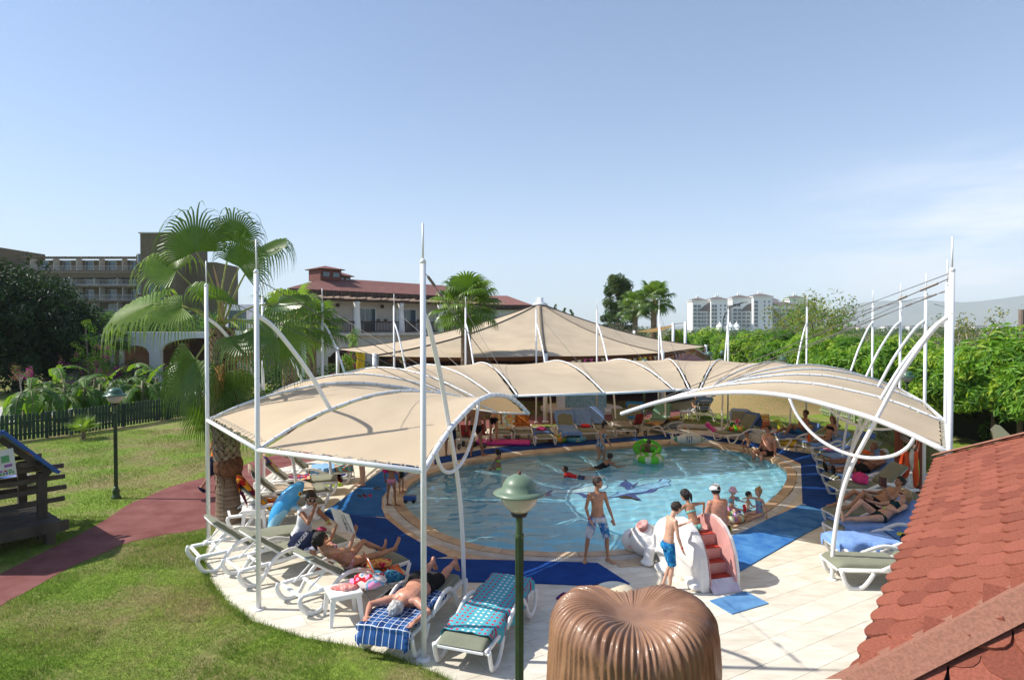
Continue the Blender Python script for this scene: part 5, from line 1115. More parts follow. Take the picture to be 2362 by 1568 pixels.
ax_, az_, ex, ez = -.66, 2.22, .2, 1.30
for sgn in (1, -1):
    for k in range(7):
        t0, t1 = k / 7, (k + .94) / 7; a = Vector((ax_ + sgn * (ex - ax_) * t0, 0, az_ - (az_ - ez) * t0)); b = Vector((ax_ + sgn * (ex - ax_) * t1, 0, az_ - (az_ - ez) * t1)); up = Vector((0, 0, .03))
        y0, y1 = -.25, 1.8; v = [Vector((p.x, y, p.z)) + u for u in (Vector(), up) for p, y in ((a, y0), (b, y0), (b, y1), (a, y1))]
        mesh_obj('roof_board', v, [(0, 1, 2, 3), (7, 6, 5, 4), (0, 4, 5, 1), (1, 5, 6, 2), (2, 6, 7, 3), (3, 7, 4, 0)], ROOFC[(k + (0 if sgn > 0 else 3)) % 6] if sgn < 0 else ROOFC[(4, 4, 4, 5, 4, 4, 4)[k]], ph2)
    for y in (-.27, 1.82): mb = MB(); mb.beam((ax_, y, az_ + .05), (ax_ + sgn * (ex + .03 - ax_), y, ez + .03), .05, .06); mb.build('barge_board', BLU, ph2)
    mb = MB(); mb.beam((ax_, -.1, az_ - .12), (ax_ + sgn * (ex - ax_) * .9, -.1, ez - .0), .07, .1); mb.build('rafter', WD, ph2)
mb = MB(); mb.box((ax_, -.1, 1.55), (1.3, .07, .1)); mb.build('tie_beam', WD, ph2)
sg = MB(); sg.box((0, 0, 0), (.62, .02, .5)); sgn_ = sg.build('sign_board', mat('white_sign', (.6, .6, .57), .5, .05, 3), ph2); sgn_.location = (-.80, -.34, 1.66); sgn_.rotation_euler = (0, radians(-6), 0)
pm = [mat('crayon_%d' % i, c, .6) for i, c in enumerate([(.4, .1, .05), (.1, .3, .12), (.1, .15, .4), (.45, .25, .05), (.25, .08, .3)])]
def dab(cx_, cz_, w, h, m): mb = MB(); mb.box((cx_, -.014, cz_), (w, .006, h)); mb.build('drawing', m, sgn_)
dab(-.02, .03, .2, .13, pm[0]); dab(.17, .07, .12, .13, pm[1]); dab(.2, -.06, .12, .05, pm[4])
for k in range(7): dab(-.2 + k * .07, -.13 - .004 * k, .05, .03, pm[k % 5])
for k in range(12): dab(-.26 + k * .047, -.2, .03, .045, pm[1] if k % 3 else pm[2])
for k in range(4): dab(-.22, .1 - k * .045, .1, .008, pm[2])
def text_obj(s, loc, rot, size, m, parent, ext=.002, name='lettering', space=1.0):
    cu = bpy.data.curves.new(name, 'FONT'); cu.body = s; cu.size = size; cu.extrude = ext; cu.align_x = 'CENTER'; cu.space_character = space
    tmp = bpy.data.objects.new(name, cu); COL.objects.link(tmp); dg = bpy.context.evaluated_depsgraph_get(); me = bpy.data.meshes.new_from_object(tmp.evaluated_get(dg)); bpy.data.objects.remove(tmp)
    me.materials.clear(); me.materials.append(m); o = bpy.data.objects.new(name, me); COL.objects.link(o); o.location = loc; o.rotation_euler = rot; o.parent = parent; return o
# blue slide end on the grass beyond the playhouse
bs = thing('playground_slide', 'blue plastic slide chute lying out behind the playhouse', 'slide', G(40, 1120)); mb = MB(); P = []
for i in range(9):
    t = i / 8; row = [];
    for j in range(7): u = (j - 3) / 3; row.append((-2.0 + t * 2.4, .25 * u, .12 + .5 * (1 - t) ** 2 + .12 * u * u))
    P.append(row)
mb.grid(P, 9, 7); mb.build('chute', BLU, bs, smooth=True); mb = MB(); mb.box((-1.9, 0, .25), (.06, .4, .5)); mb.build('support', BLU, bs)
# second play hut outside the frame whose shadow falls on the path
hut = thing('play_hut', 'second timber play hut with gabled roof left of the picture', 'hut', (-13.2, 11.7, 0)); mb = MB(); mb.box((.3, 0, 1.5), (3.6, 1.6, 3.0)); mb.build('wall', WD, hut)
mb = MB(); mb.add([(-1.7, -.95, 3.1), (2.3, -.95, 3.1), (2.3, .95, 3.1), (-1.7, .95, 3.1), (-1.7, 0, 3.72), (2.3, 0, 3.72)], [(0, 1, 5, 4), (2, 3, 4, 5), (1, 2, 5), (3, 0, 4), (3, 2, 1, 0)]); mb.build('roof', BLU, hut)

# ------------------------------------------------------------------ shingle roof of the near hut
SH = [mat('red_shingle_%d' % i, c, .9, .14, 60, .35, 300, spec=.1) for i, c in enumerate(((.26, .083, .052), (.30, .097, .062), (.225, .07, .045), (.275, .09, .056)))]
RC = mat('tan_red_ridge_strip', (.33, .155, .105), .9, .14, 60, .5, 300, spec=.1)
hutr = thing('shingle_roof_hut', 'hut with red round tabbed shingle roof filling the bottom right corner', 'hut', (6.5, 3.9, 0))
Na = G(1948, 1600, 2.4); Fa = G(2156, 1060, 2.4); ed = (Fa - Na); EL = ed.length; ed = ed.normalized(); nd = Vector((ed.y, -ed.x, 0)); TANP = .56
slope = (nd + Vector((0, 0, TANP))).normalized(); nrm = ed.cross(slope); nrm = -nrm if nrm.z < 0 else nrm
tw, ex_ = .25, .15; allS = []
rr = random.Random(12)
def tab_mesh():                           # one round ended shingle; x along the eave, y upslope, z out
    v = []; prof = [(-.5, 1.8), (-.5, .75), (-.47, .42), (-.37, .17), (-.2, .03), (0, -.02), (.2, .03), (.37, .17), (.47, .42), (.5, .75), (.5, 1.8)]
    top = [(a * tw * .965, b * ex_, .017) for a, b in prof]; bot = [(a, b, 0) for a, b, c in top]; n = len(prof)
    return top + bot, [tuple(range(n))] + [(i, n + i, n + (i + 1) % n, (i + 1) % n) for i in range(n)]
tv, tf = tab_mesh(); tme = []
for m in SH: me = bpy.data.meshes.new('shingle'); me.from_pydata(tv, [], tf); me.materials.append(m); me.update(); tme.append(me)
def face_tabs(o0, e_, n2, width_fn, rows, store):
    sl = (n2 + Vector((0, 0, TANP))).normalized(); nm = e_.cross(sl); nm = -nm if nm.z < 0 else nm; xa = sl.cross(nm)
    R_ = Matrix((xa, sl, nm)).transposed()
    for r in range(rows):
        s = r * ex_; hor = s * cos(math.atan(TANP)); a0, a1 = width_fn(hor); k = int(a0 / tw)
        while k * tw < a1:
            x = k * tw + (tw / 2 if r % 2 else 0) + rr.uniform(-.006, .006)
            if a0 + .10 <= x <= a1 - .10:
                p = o0 + e_ * x + sl * s + nm * (.012 + .006 * (r % 2) + rr.uniform(0, .004)); store.append((p, (Matrix.Translation(p) @ R_.to_4x4() @ Matrix.Rotation(rr.uniform(-.03, .03), 4, 'Z') @ Matrix.Rotation(-.065, 4, 'X'))))
            k += 1
half = EL / 2; HR = half; tabs = []; rows = int(HR / cos(math.atan(TANP)) / ex_)
face_tabs(Na, ed, nd, lambda h: (h, EL - h), rows, tabs); o2 = Na + nd * 0; tabs2 = []
face_tabs(Na + nd * EL, -nd, ed, lambda h: (h, EL - h), rows, tabs2)
M0 = Matrix.Translation((6.5, 3.9, 0)).inverted(); cand = []
for p, Mx in tabs + tabs2:
    v = p - Vector((0, 0, CAMH)); dpt = v.y * cos(TH) - v.z * sin(TH)
    if dpt < .5: continue
    sx_ = CX + FPX * v.x / dpt; sy_ = CY - FPX * (v.y * sin(TH) + v.z * cos(TH)) / dpt
    if sx_ < 2420 and sy_ < 1640: cand.append((dpt, Mx))
cand.sort(key=lambda c: c[0]); resto = MB()
for i, (dpt, Mx) in enumerate(cand):
    if i < 295: o = bpy.data.objects.new('shingle', rr.choice(tme)); COL.objects.link(o); o.parent = hutr; o.matrix_local = M0 @ Mx
    else: resto.add([(M0 @ Mx) @ Vector(a) for a in tv], tf, rr.randrange(4))
if resto.v: tag(resto.build('shingle_field', SH, hutr), kind='stuff')
c4 = [Na, Na + ed * EL, Na + ed * EL + nd * EL, Na + nd * EL]; apx = sum(c4, Vector()) / 4 + Vector((0, 0, HR * TANP))
mb = MB(); mb.add(c4 + [apx], [(0, 1, 4), (1, 2, 4), (2, 3, 4), (3, 0, 4)]); mb.build('roof_underlay', mat('dark_underlay', (.035, .018, .015), .9), hutr, world=True)
mb = MB(); dn = Vector((0, 0, -.06)); mb.add([p + dn for p in c4] + [p + dn * .2 for p in c4], [(3, 2, 1, 0), (0, 1, 5, 4), (1, 2, 6, 5), (2, 3, 7, 6), (3, 0, 4, 7)]); mb.build('soffit', DKW, hutr, world=True)
for a in c4[:1] + c4[1:2] + c4[2:]:
    d = (apx - a); tip = apx; sdv = d.cross(Vector((0, 0, 1))).normalized(); dnv = Vector((0, 0, -1)); o_ = Vector((0, 0, .085)); st_ = a - d * .004
    mb = MB(); w = .125 if a is Na else .05; dw = w * .56; mb.add([st_ + o_, tip + o_, tip + sdv * w + dnv * dw + o_, st_ + sdv * w + dnv * dw + o_, tip - sdv * w + dnv * dw + o_, st_ - sdv * w + dnv * dw + o_], [(0, 1, 2, 3), (1, 0, 5, 4)]); mb.build('hip_strip', RC, hutr, world=True)
mb = MB(); q1 = sum(c4, Vector()) / 4; mb.box((q1.x, q1.y, 1.15), (EL * .86, EL * .86, 2.3), rz=atan2(nd.y, nd.x)); mb.build('wall', mat('hut_wall', (.35, .2, .12), .8), hutr, world=True)

# ------------------------------------------------------------------ grooved brown sculpture in front
cx0 = W(1460, 1568, 5.9); sc_ = thing('grooved_sculpture', 'big glossy brown grooved fibreglass figure top at the bottom edge', 'sculpture', (cx0.x, cx0.y, 0))
HB = W(1460, 1362, 5.9).z; Rb = .81; mb = MB(); n, m = 420, 40; v = []; f = []
for j in range(m):
    t = j / (m - 1)
    for k in range(n):
        a = 2 * pi * k / n; ca_, sa_ = cos(a), sin(a)
        # shoulder profile: sunken crown at the centre, rounded shoulder, flared sides
        if t < .5: u = t / .5; ang_ = u * pi / 2; r = Rb * (.16 + .80 * sin(ang_) ** .85); z = HB - .38 * (1 - cos(ang_)) ** 1.15 - .10 * math.exp(-(u * 2.6) ** 2)
        else: u = (t - .5) / .5; r = Rb * (.96 + .05 * sin(u * pi) - .03 * u); z = HB - .38 - u * (HB - .38)
        dip = .13 * math.exp(-(ca_ * r / .30) ** 2) * (1 if t < .5 else math.exp(-((t - .5) / .04) ** 2)) ; z -= dip
        g_ = 0; fade = min(1, t / .12)
        ph_ = a * 31 + 1.4 * noise.noise(Vector((ca_ * 2, sa_ * 2, z * 1.3))) * 3 + .5 * sin(z * 5 + a * 3); g_ = .019 * (abs(sin(ph_ * 1.25)) ** .6 - .55) + .008 * sin(a * 71 + z * 4 + 3 * noise.noise(Vector((ca_ * 5, sa_ * 5, z))))
        r2 = r + g_ * fade * (1.0 if t > .12 else .6); v.append((r2 * ca_, r2 * sa_ * .92, z + g_ * fade * (.8 if t < .5 else 0)))
f = [(j * n + (k + 1) % n, j * n + k, (j + 1) * n + k, (j + 1) * n + (k + 1) % n) for j in range(m - 1) for k in range(n)]; f.append(tuple(range(n)))
mesh_obj('grooved_shell', v, f, mat('glossy_brown_gelcoat', (.19, .092, .05), .42, .16, 2.2, .2, 30, spec=.4, coat=.18, col2=(.32, .17, .095)), sc_, True)
mb = MB(); mb.ball((-.08, .62, HB - .31), (.24, .2, .13), 24, 12); mb.build('cream_knob', mat('cream_gelcoat', (.72, .62, .42), .3, .04, 3, coat=.3), sc_, smooth=True)

# ------------------------------------------------------------------ elephant slide
def remesh(mb, voxel, smooth_it=6, name='tmp', mats=None, parent=None, fac=.5):
    o = mb.build(name, mats or [], None)
    bm = bmesh.new(); bm.from_mesh(o.data); bmesh.ops.recalc_face_normals(bm, faces=bm.faces); bm.to_mesh(o.data); bm.free()
    md = o.modifiers.new('r', 'REMESH'); md.mode = 'VOXEL'; md.voxel_size = voxel; md.use_smooth_shade = True
    if smooth_it: ms = o.modifiers.new('s', 'SMOOTH'); ms.iterations = smooth_it; ms.factor = fac
    dg = bpy.context.evaluated_depsgraph_get(); me = bpy.data.meshes.new_from_object(o.evaluated_get(dg)); old = o.data; o.modifiers.clear(); o.data = me; bpy.data.meshes.remove(old); me.name = name
    o.data.materials.clear()
    for m in (mats if isinstance(mats, (list, tuple)) else [mats]): o.data.materials.append(m)
    o.data.polygons.foreach_set('use_smooth', [True] * len(o.data.polygons))
    if parent is not None: o.parent = parent
    return o
def verts_np(o): a = np.empty(len(o.data.vertices) * 3, np.float32); o.data.vertices.foreach_get('co', a); return a.reshape(-1, 3)
def face_ctr(o):
    a = np.empty(len(o.data.polygons) * 3, np.float32); o.data.polygons.foreach_get('center', a); return a.reshape(-1, 3)
so = G(1621, 1370); se = G(1507, 1292); sdir = Vector((-.29, .957, 0)); sang = atan2(sdir.y, sdir.x) - pi / 2
sl_ = thing('animal_slide', 'white and pink animal shaped pool slide with red steps', 'slide', (so.x, so.y, .02), sang)
GELW = mat('white_gelcoat', (.80, .78, .74), .3, .03, 3, coat=.35); GELP = mat('pink_gelcoat', (.58, .30, .27), .35, .12, 3, coat=.3); REDS = mat('red_step_rubber', (.42, .04, .018), .6, .1, 5)
prof_ = [(-.02, 0), (0, .25), (.06, .52), (.18, .75), (.34, .90), (.52, .985), (.72, 1.0), (.95, .95), (1.2, .80), (1.42, .58), (1.58, .30), (1.66, 0)]
def side_wall(x0, x1, sc=1.0):
    mb = MB(); P0 = [Vector((x0, u, h * sc)) for u, h in prof_]; P1 = [Vector((x1, u, h * sc)) for u, h in prof_]; n = len(prof_)
    mb.add(P0 + P1, [tuple(range(n - 1, -1, -1)), tuple(range(n, 2 * n))] + [(i, (i + 1) % n, n + (i + 1) % n, n + i) for i in range(n)]); return mb
mb = side_wall(-.02, .13)
mb.ball((-.0, .80, .45), (.16, .72, .5), 20, 12)
mb.ball((-.04, 1.74, .28), (.30, .34, .30), 18, 12); mb.ball((-.14, 2.02, .20), (.24, .24, .22), 16, 10)
mb.tube([(-.06, 1.70, .38), (-.16, 1.64, .54)], [.19, .155], 14); mb.tube([(-.18, 1.35, .3), (-.24, 1.3, .08)], [.11, .09], 10); mb.ball((-.26, 1.30, .05), (.12, .15, .06), 10, 6); mb.ball((-.16, .95, .06), (.12, .22, .09), 10, 6); mb.ball((-.06, .2, .06), (.09, .2, .08), 10, 6)
mb.tube(spline([(-.14, 1.2, .28), (-.19, .9, .38), (-.15, .55, .33)], 8), .045, 8)
body = remesh(mb, .018, 8, 'body', [GELW, GELP, mat('eye_dark', (.03, .02, .05), .2), mat('pink_shade_paint', (.72, .42, .4), .35, coat=.3)], sl_)
fc = face_ctr(body); d1 = np.linalg.norm(fc - np.array([-.2, 1.63, .6]), axis=1); fmi = np.zeros(len(fc), int); fmi[d1 < .12] = 1
for cx_, cy_, cz_, rr_, mi in ((-.27, 1.87, .36, .07, 1), (-.27, 1.87, .36, .032, 2), (-.32, 1.86, .14, .04, 3), (-.13, 1.96, .30, .045, 1), (-.13, 1.96, .30, .024, 2), (-.24, 1.9, .12, .025, 3), (-.22, 2.06, .1, .025, 3), (-.27, 1.3, .1, .05, 3), (-.2, 1.45, .22, .04, 3)):
    fmi[np.linalg.norm(fc - np.array([cx_, cy_, cz_]), axis=1) < rr_] = mi
body.data.polygons.foreach_set('material_index', fmi.astype(np.int32))
mb = MB(); mb.lathe([(.108, 0), (.12, .02), (.108, .035), (.085, .0), (.07, -.05), (.0, -.07)], 18, (-.18, 1.63, .61), R=Matrix.Rotation(-.5, 3, 'Y')); mb.build('ear_cup', GELP, sl_, smooth=True)
r_w = remesh(side_wall(.60, .70), .016, 6, 'side_wall', [GELW, GELP], sl_); fc = face_ctr(r_w); r_w.data.polygons.foreach_set('material_index', (fc[:, 0] < .64).astype(np.int32))
inn = MB(); n = len(prof_); inn.add([Vector((.135, u, h * .95)) for u, h in prof_] + [Vector((.15, u, h * .95)) for u, h in prof_], [tuple(range(n)), tuple(range(2 * n - 1, n - 1, -1))] + [(i, n + i, n + (i + 1) % n, (i + 1) % n) for i in range(n)]); inn.build('inner_cheek', GELP, sl_)
for k in range(4):
    z = .17 + k * .185; y = .08 + k * .15; mb = MB(); mb.box((.37, y + .45, z / 2), (.46, .9, z)) if k < 3 else mb.box((.37, y + .3, z / 2), (.46, .62, z)); mb.build('riser', GELP, sl_); mb = MB(); mb.box((.37, y + .09, z + .006), (.42, .19, .014), ch=.003); mb.build('step', REDS, sl_)
mb = MB(); P = []
for i in range(12): t = i / 11; P.append([(x, 1.0 + t * .95, .74 * (1 - t) ** 1.3 + .05 + .08 * abs(x - .37) / .23) for x in (.14, .25, .37, .49, .6)])
mb.grid(P, 12, 5); mb.build('chute', GELP, sl_, smooth=True)
mb = MB(); P = []
for i in range(31): t = i / 30; x = .12 + t * .52; P.append([(x, .06 - .035 * j + (.012 * sin(t * 44)) * (j > 0) - .03 * j * j * .3, .17 - .055 * j) for j in range(4)])
mb.grid(P, 31, 4, flip=True); mb.build('frilled_lip', mat('lavender_gelcoat', (.60, .52, .60), .25, .1, 4, coat=.4, col2=(.75, .7, .75)), sl_, smooth=True)
mb = MB(); mb.ball((.60, .42, .36), (.02, .035, .035), 10, 6); mb.build('drain_hole', BLACK, sl_)

# ------------------------------------------------------------------ loungers
CUSH = mat('sage_cushion', (.19, .205, .14), .8, .08, 3, .3, 60, sheen=.2)
def lounger_mesh(back, cushion=True, label='x', loc=(0, 0, 0), rz=0, group='white plastic sun loungers'):
    """foot at -y, head at +y; hinge at y=.22"""
    t = thing('sun_lounger', label, 'sun lounger', loc, rz, group); W2 = .33; fr = MB()
    for s in (-1, 1):
        fr.tube([(s * W2, -.95, .30), (s * W2, .95, .30)], .026, 8, flat=1.3)
        fr.build('side_rail', PLASTIC, t, smooth=True); fr = MB()
    for y in (-.95, -.45, .05, .6, .95): fr = MB(); fr.box((0, y, .295), (.6, .05, .03), ch=.006); fr.build('cross_bar', PLASTIC, t)
    for s in (-1, 1):     # sinuous leg hoops: head leg arches up over the rail, as the arm
        x = s * (W2 + .035)
        L1_ = MB(); L1_.tube(spline([(x, -.30, .31), (x, -.10, .40), (x, .12, .46), (x, .34, .42), (x, .50, .28), (x, .62, .10), (x, .70, .03), (x, .82, .025), (x, .92, .07), (x, 1.0, .22), (x, .98, .31)], 26), .026, 8, flat=1.4); L1_.build('arched_arm_leg', PLASTIC, t, smooth=True)
        L2_ = MB(); L2_.tube(spline([(x, -.93, .30), (x, -.90, .2), (x, -.84, .06), (x, -.76, .022), (x, -.62, .03), (x, -.52, .12), (x, -.42, .27)], 18), .025, 8, flat=1.4); L2_.build('foot_leg', PLASTIC, t, smooth=True)
    hy_ = .18; ca_, sa_ = cos(back), sin(back); LB_ = .72
    mb = MB(); mb.tube(spline([(-.25, hy_, .325), (-.27, hy_ + LB_ * ca_ * .9, .325 + LB_ * sa_ * .9), (-.2, hy_ + LB_ * ca_, .325 + LB_ * sa_), (.2, hy_ + LB_ * ca_, .325 + LB_ * sa_), (.27, hy_ + LB_ * ca_ * .9, .325 + LB_ * sa_ * .9), (.25, hy_, .325)], 26), .028, 8, flat=.9)
    for k in (.25, .5, .75): mb.beam((-.26, hy_ + LB_ * ca_ * k, .32 + LB_ * sa_ * k), (.26, hy_ + LB_ * ca_ * k, .32 + LB_ * sa_ * k), .06, .02)
    mb.build('backrest_frame', PLASTIC, t, smooth=False)
    if back > .15:
        for s in (-1, 1): mb = MB(); mb.tube([(s * .22, hy_ + LB_ * ca_ * .55, .31 + LB_ * sa_ * .55), (s * .22, min(.9, hy_ + LB_ * ca_ * .55 + .3), .31)], .014, 6); mb.build('prop_bar', PLASTIC, t)
    if cushion:
        def pad(P0, P1, w, th, name):
            a = Vector(P0); b = Vector(P1); d = (b - a); nn = Vector((0, -d.z, d.y)).normalized(); nn = -nn if nn.z < 0 else nn; mb = MB(); rows = []; N = 14; sec = [(-1, .0), (-.99, .55), (-.93, .9), (-.8, 1), (0, 1.05), (.8, 1), (.93, .9), (.99, .55), (1, 0)]
            for i in range(N):
                u = i / (N - 1); e = min(u, 1 - u); k = min(1, (e / .035)) ** .5 if e < .035 else 1; rows.append([a + d * u + Vector((sx * w * (.975 + .025 * k), 0, 0)) + nn * (th * hz_ * k * (1 - .12 * math.exp(-((u * 4) % 1 - .5) ** 2 * 300)) + .003 * sin(u * 25 + sx * 3)) for sx, hz_ in sec])
            mb.grid(rows, N, len(sec)); mb.add(rows[0] + rows[-1], [tuple(range(8, -1, -1)), tuple(range(9, 18))]); mb.build(name, CUSH, t, smooth=True)
        pad((0, -.97, .325), (0, hy_ - .005, .325), .31, .07, 'seat_cushion')
        pad((0, hy_ + .015 - .02 * sa_, .345), (0, hy_ + .015 + LB_ * 1.03 * ca_, .345 + LB_ * 1.03 * sa_), .305, .07, 'back_cushion')
    return t
LT = {}
def lounger(head, foot, back, label, cushion=True, mid=None, hh=.3):
    a = G(head[0], head[1], hh); b = G(foot[0], foot[1], hh); d = a - b; c = (a + b) / 2; rz = atan2(d.y, d.x) - pi / 2; key = (round(back, 2), cushion)
    if key not in LT: t = lounger_mesh(back, cushion, label, (c.x, c.y, .02), rz); LT[key] = freeze(t); return t
    return dup(LT[key], None, (c.x, c.y, .02), rz, label)
def lrot(c, yawdeg, back, label, cushion=True, z=.02):
    key = (round(back, 2), cushion); rz = radians(yawdeg)
    if key not in LT: t = lounger_mesh(back, cushion, label, (c.x, c.y, z), rz); LT[key] = freeze(t); return t
    return dup(LT[key], None, (c.x, c.y, z), rz, label)
TOWN = [0]
def towel(t, segs, w, label, m, side=.0, seed=0, cat='towel', grp=None, x0=0.0):
    """cloth lying over lounger t; segs: list of local (y, z) along the lounger; side drop at both sides"""
    M_ = ROOTM[t.name]; pts = [Vector((0, y, z)) for y, z in segs]; n = 26; L = spline(pts, n) if len(pts) > 2 else [pts[0].lerp(pts[1], i / (n - 1)) for i in range(n)]; rows = []; nw = 15
    for i, p in enumerate(L):
        row = []
        for j in range(nw):
            u = (j / (nw - 1) - .5) * 2; ww = w / 2; xx = u * (ww + side); zz = 0
            if abs(xx) > .325: zz = -(abs(xx) - .325) * .98; xx = (.345 + .04 * sin(i * .9 + seed)) * (1 if xx > 0 else -1)
            q = Vector((xx + x0, p.y + .012 * noise.noise(Vector((u * 3, i * .2, seed))), p.z + zz + .014 * noise.noise(Vector((u * 4 + seed, i * .35, 0))) + .009 * noise.noise(Vector((u * 9 + seed, i * .8, 4))) + .012)); row.append(q)
        rows.append(row)
    mb = MB(); mb.grid(rows, n, nw); nb = len(mb.v); mb.grid([[q - Vector((0, 0, .008)) for q in r] for r in rows], n, nw, flip=True)
    o = mb.build('towel', m, None, smooth=True); o.location = M_.translation; o.rotation_euler = (0, 0, t.rotation_euler[2]); return tag(o, label, cat, grp or 'towels on the loungers')
# ------------------------------------------------------------------ people
def skin_mat(nm, c):
    m = mat(nm, c, .42, .14, 11, .12, 45, spec=.4); b = m.node_tree.nodes['Principled BSDF']; b.inputs['Subsurface Weight'].default_value = .0; return m
SKIN = {'tan': skin_mat('skin_tan', (.42, .215, .125)), 'fair': skin_mat('skin_fair', (.58, .34, .235)), 'dark': skin_mat('skin_deep_tan', (.27, .125, .07)), 'red': skin_mat('skin_sunburnt', (.50, .24, .165))}
EYE = mat('eye', (.02, .015, .01), .3); LIP = mat('lips', (.36, .1, .085), .5); BROW = mat('eyebrow', (.05, .03, .02), .8)
HAIR = {k: mat('hair_' + k, c, .55, .35, 30, .5, 120, stretch=(1, 1, .3)) for k, c in {'black': (.012, .009, .007), 'brown': (.022, .012, .007), 'blond': (.35, .22, .10), 'grey': (.45, .44, .42), 'auburn': (.16, .06, .03)}.items()}
FWD = Vector((0, 1, 0)); UP = Vector((0, 0, 1))
def loft(mb, secs, n=14):                  # secs: (centre, axis a vec, axis b vec)
    v = []; f = []
    for c, a, b in secs:
        for k in range(n): t = 2 * pi * k / n; v.append(c + a * cos(t) + b * sin(t))
    for i in range(len(secs) - 1):
        for k in range(n): f.append((i * n + k, i * n + (k + 1) % n, (i + 1) * n + (k + 1) % n, (i + 1) * n + k))
    f.append(tuple(range(n - 1, -1, -1))); f.append(tuple((len(secs) - 1) * n + k for k in range(n))); mb.add(v, f)
def limb(mb, pts, rad, n=10):
    mb.tube(pts, rad, n)
    for p, r in zip(pts, rad): mb.ball(p, r * .98, 10, 6)
STAND = dict(T=(0, 0, 1), F=(0, 1, 0), la=(-.18, 0, -1), lf=(-.05, .15, -1), ra=(.18, 0, -1), rf=(.05, .15, -1), lt=(-.05, .02, -1), ls=(0, -.03, -1), rt=(.05, .02, -1), rs=(0, -.03, -1))
PEOPLE = []
def person(label, loc, yaw=0.0, H=1.75, pose={}, skin='tan', hair=('brown', 'short'), wear=(), girth=1.0, female=False, vox=None, ground=True, pelvis=None, headk=None, group=None, extra=None, legs_only=False):
    P = dict(STAND); P.update(pose); s = H / 1.75; child = H < 1.5; hk = headk or (1.0 if not child else 1.0 + (1.5 - H) * .62)
    N_ = lambda v: Vector(v).normalized()
    T = N_(P['T']); F = Vector(P['F']); F = (F - T * F.dot(T)).normalized(); R = F.cross(T).normalized()
    g = girth * (.93 if female else 1) * (1.0 if not child else .88)
    pel = Vector(pelvis) if pelvis else Vector((0, 0, .93 * s)); J = {}
    J['pel'] = pel; sp_b = P.get('bend', 0); J['mid'] = pel + T * .26 * s
    F0 = -1 if R.x < -.3 else 1
    if F0 < 0:
        for kk in ('la', 'lf', 'lh', 'ra', 'rf', 'rh', 'lt', 'ls', 'rt', 'rs', 'lft', 'rft'):
            if kk in P: P[kk] = (-P[kk][0], P[kk][1], P[kk][2])
    T2 = (T + F * sp_b).normalized(); F2 = (F - T2 * F.dot(T2)).normalized()
    J['chest'] = J['mid'] + T2 * .20 * s; J['neck'] = J['mid'] + T2 * .27 * s
    shw = (.168 if not female else .15) * s * (1 if not child else .9) * (g ** .3); hpw = .088 * s * (g ** .4)
    lim = {}
    for sd, sg in (('l', -1), ('r', 1)):
        sh = J['chest'] + R * sg * shw + T2 * .015 * s; el = sh + N_(P[sd + 'a']) * .29 * s; wr = el + N_(P[sd + 'f']) * .25 * s; hd = N_(P.get(sd + 'h', P[sd + 'f']))
        hp = pel + R * sg * hpw - T * .03 * s; kn = hp + N_(P[sd + 't']) * .43 * s; an = kn + N_(P[sd + 's']) * .41 * s
        ft = P.get(sd + 'ft')
        if ft is None:
            ft = F - N_(P[sd + 's']) * F.dot(N_(P[sd + 's'])); ft = ft.normalized() if ft.length > .2 else F
        lim[sd] = dict(sh=sh, el=el, wr=wr, hd=hd, hp=hp, kn=kn, an=an, ft=N_(ft))
    hu = N_(P.get('hu', tuple(T2))); hf = Vector(P.get('hf', tuple(F2))); hf = (hf - hu * hf.dot(hu)).normalized(); hr = hf.cross(hu)
    if P.get('jut'): pass
    nb = J['neck'] + T2 * .02 * s; hc = J['neck'] + (T2 * .5 + hu * .5).normalized() * (.075 * s) + hu * .105 * s * hk + hf * .018 * s
    if ground:
        lo = min([(L['an'] - Vector((0, 0, .075 * s))).z for L in lim.values()]); sh_ = Vector((0, 0, -lo))
        for k in J: J[k] = J[k] + sh_
        for L in lim.values():
            for k in ('sh', 'el', 'wr', 'hp', 'kn', 'an'): L[k] = L[k] + sh_
        nb += sh_; hc += sh_; pel = J['pel']
    mb = MB(); q = s * g
    # torso
    def sec(c, a, b, o=0, TT=T, FF=F): return (c + FF * o, R * a * q, FF * b * q)
    bl = P.get('belly', 0.0)
    loft(mb, [sec(pel - T * .085 * s, .07, .06), sec(pel - T * .06 * s, .135, .095), sec(pel, .168 if not female else .178, .118), sec(pel + T * .09 * s, .158 if not female else .16, .112 + bl * .5, bl * .03), sec(pel + T * .18 * s, .140 if not female else .125, .10 + bl, .005 + bl * .5), sec(J['mid'], .142 if not female else .128, .10 + bl * .6, .005 + bl * .3), sec(J['mid'] + T2 * .09 * s, .158 if not female else .142, .112, .003, T2, F2), sec(J['mid'] + T2 * .16 * s, .165 if not female else .145, .112, .004, T2, F2), sec(J['chest'] + T2 * .02 * s, .15 if not female else .132, .092, 0, T2, F2), sec(J['neck'] - T2 * .015 * s, .09, .07, 0, T2, F2)], 18)
    for sg in (-1, 1):
        mb.ball(pel + R * sg * .072 * q - F * .055 * q - T * .04 * s, .088 * q, 12, 8)
        if female and not child: mb.ball(J['chest'] - T2 * .065 * s + R * sg * .068 * q + F2 * .088 * q, .058 * q, 12, 8)
        elif not child: mb.ball(J['chest'] - T2 * .03 * s + R * sg * .07 * q + F2 * .058 * q, (.065 * q, .05 * q, .05 * q), 12, 8)
    limb(mb, [nb - T2 * .04 * s, hc - hu * .05 * s - hf * .02 * s], [.062 * q, .050 * s * (g ** .3)])
    ag = s * (g ** .6)
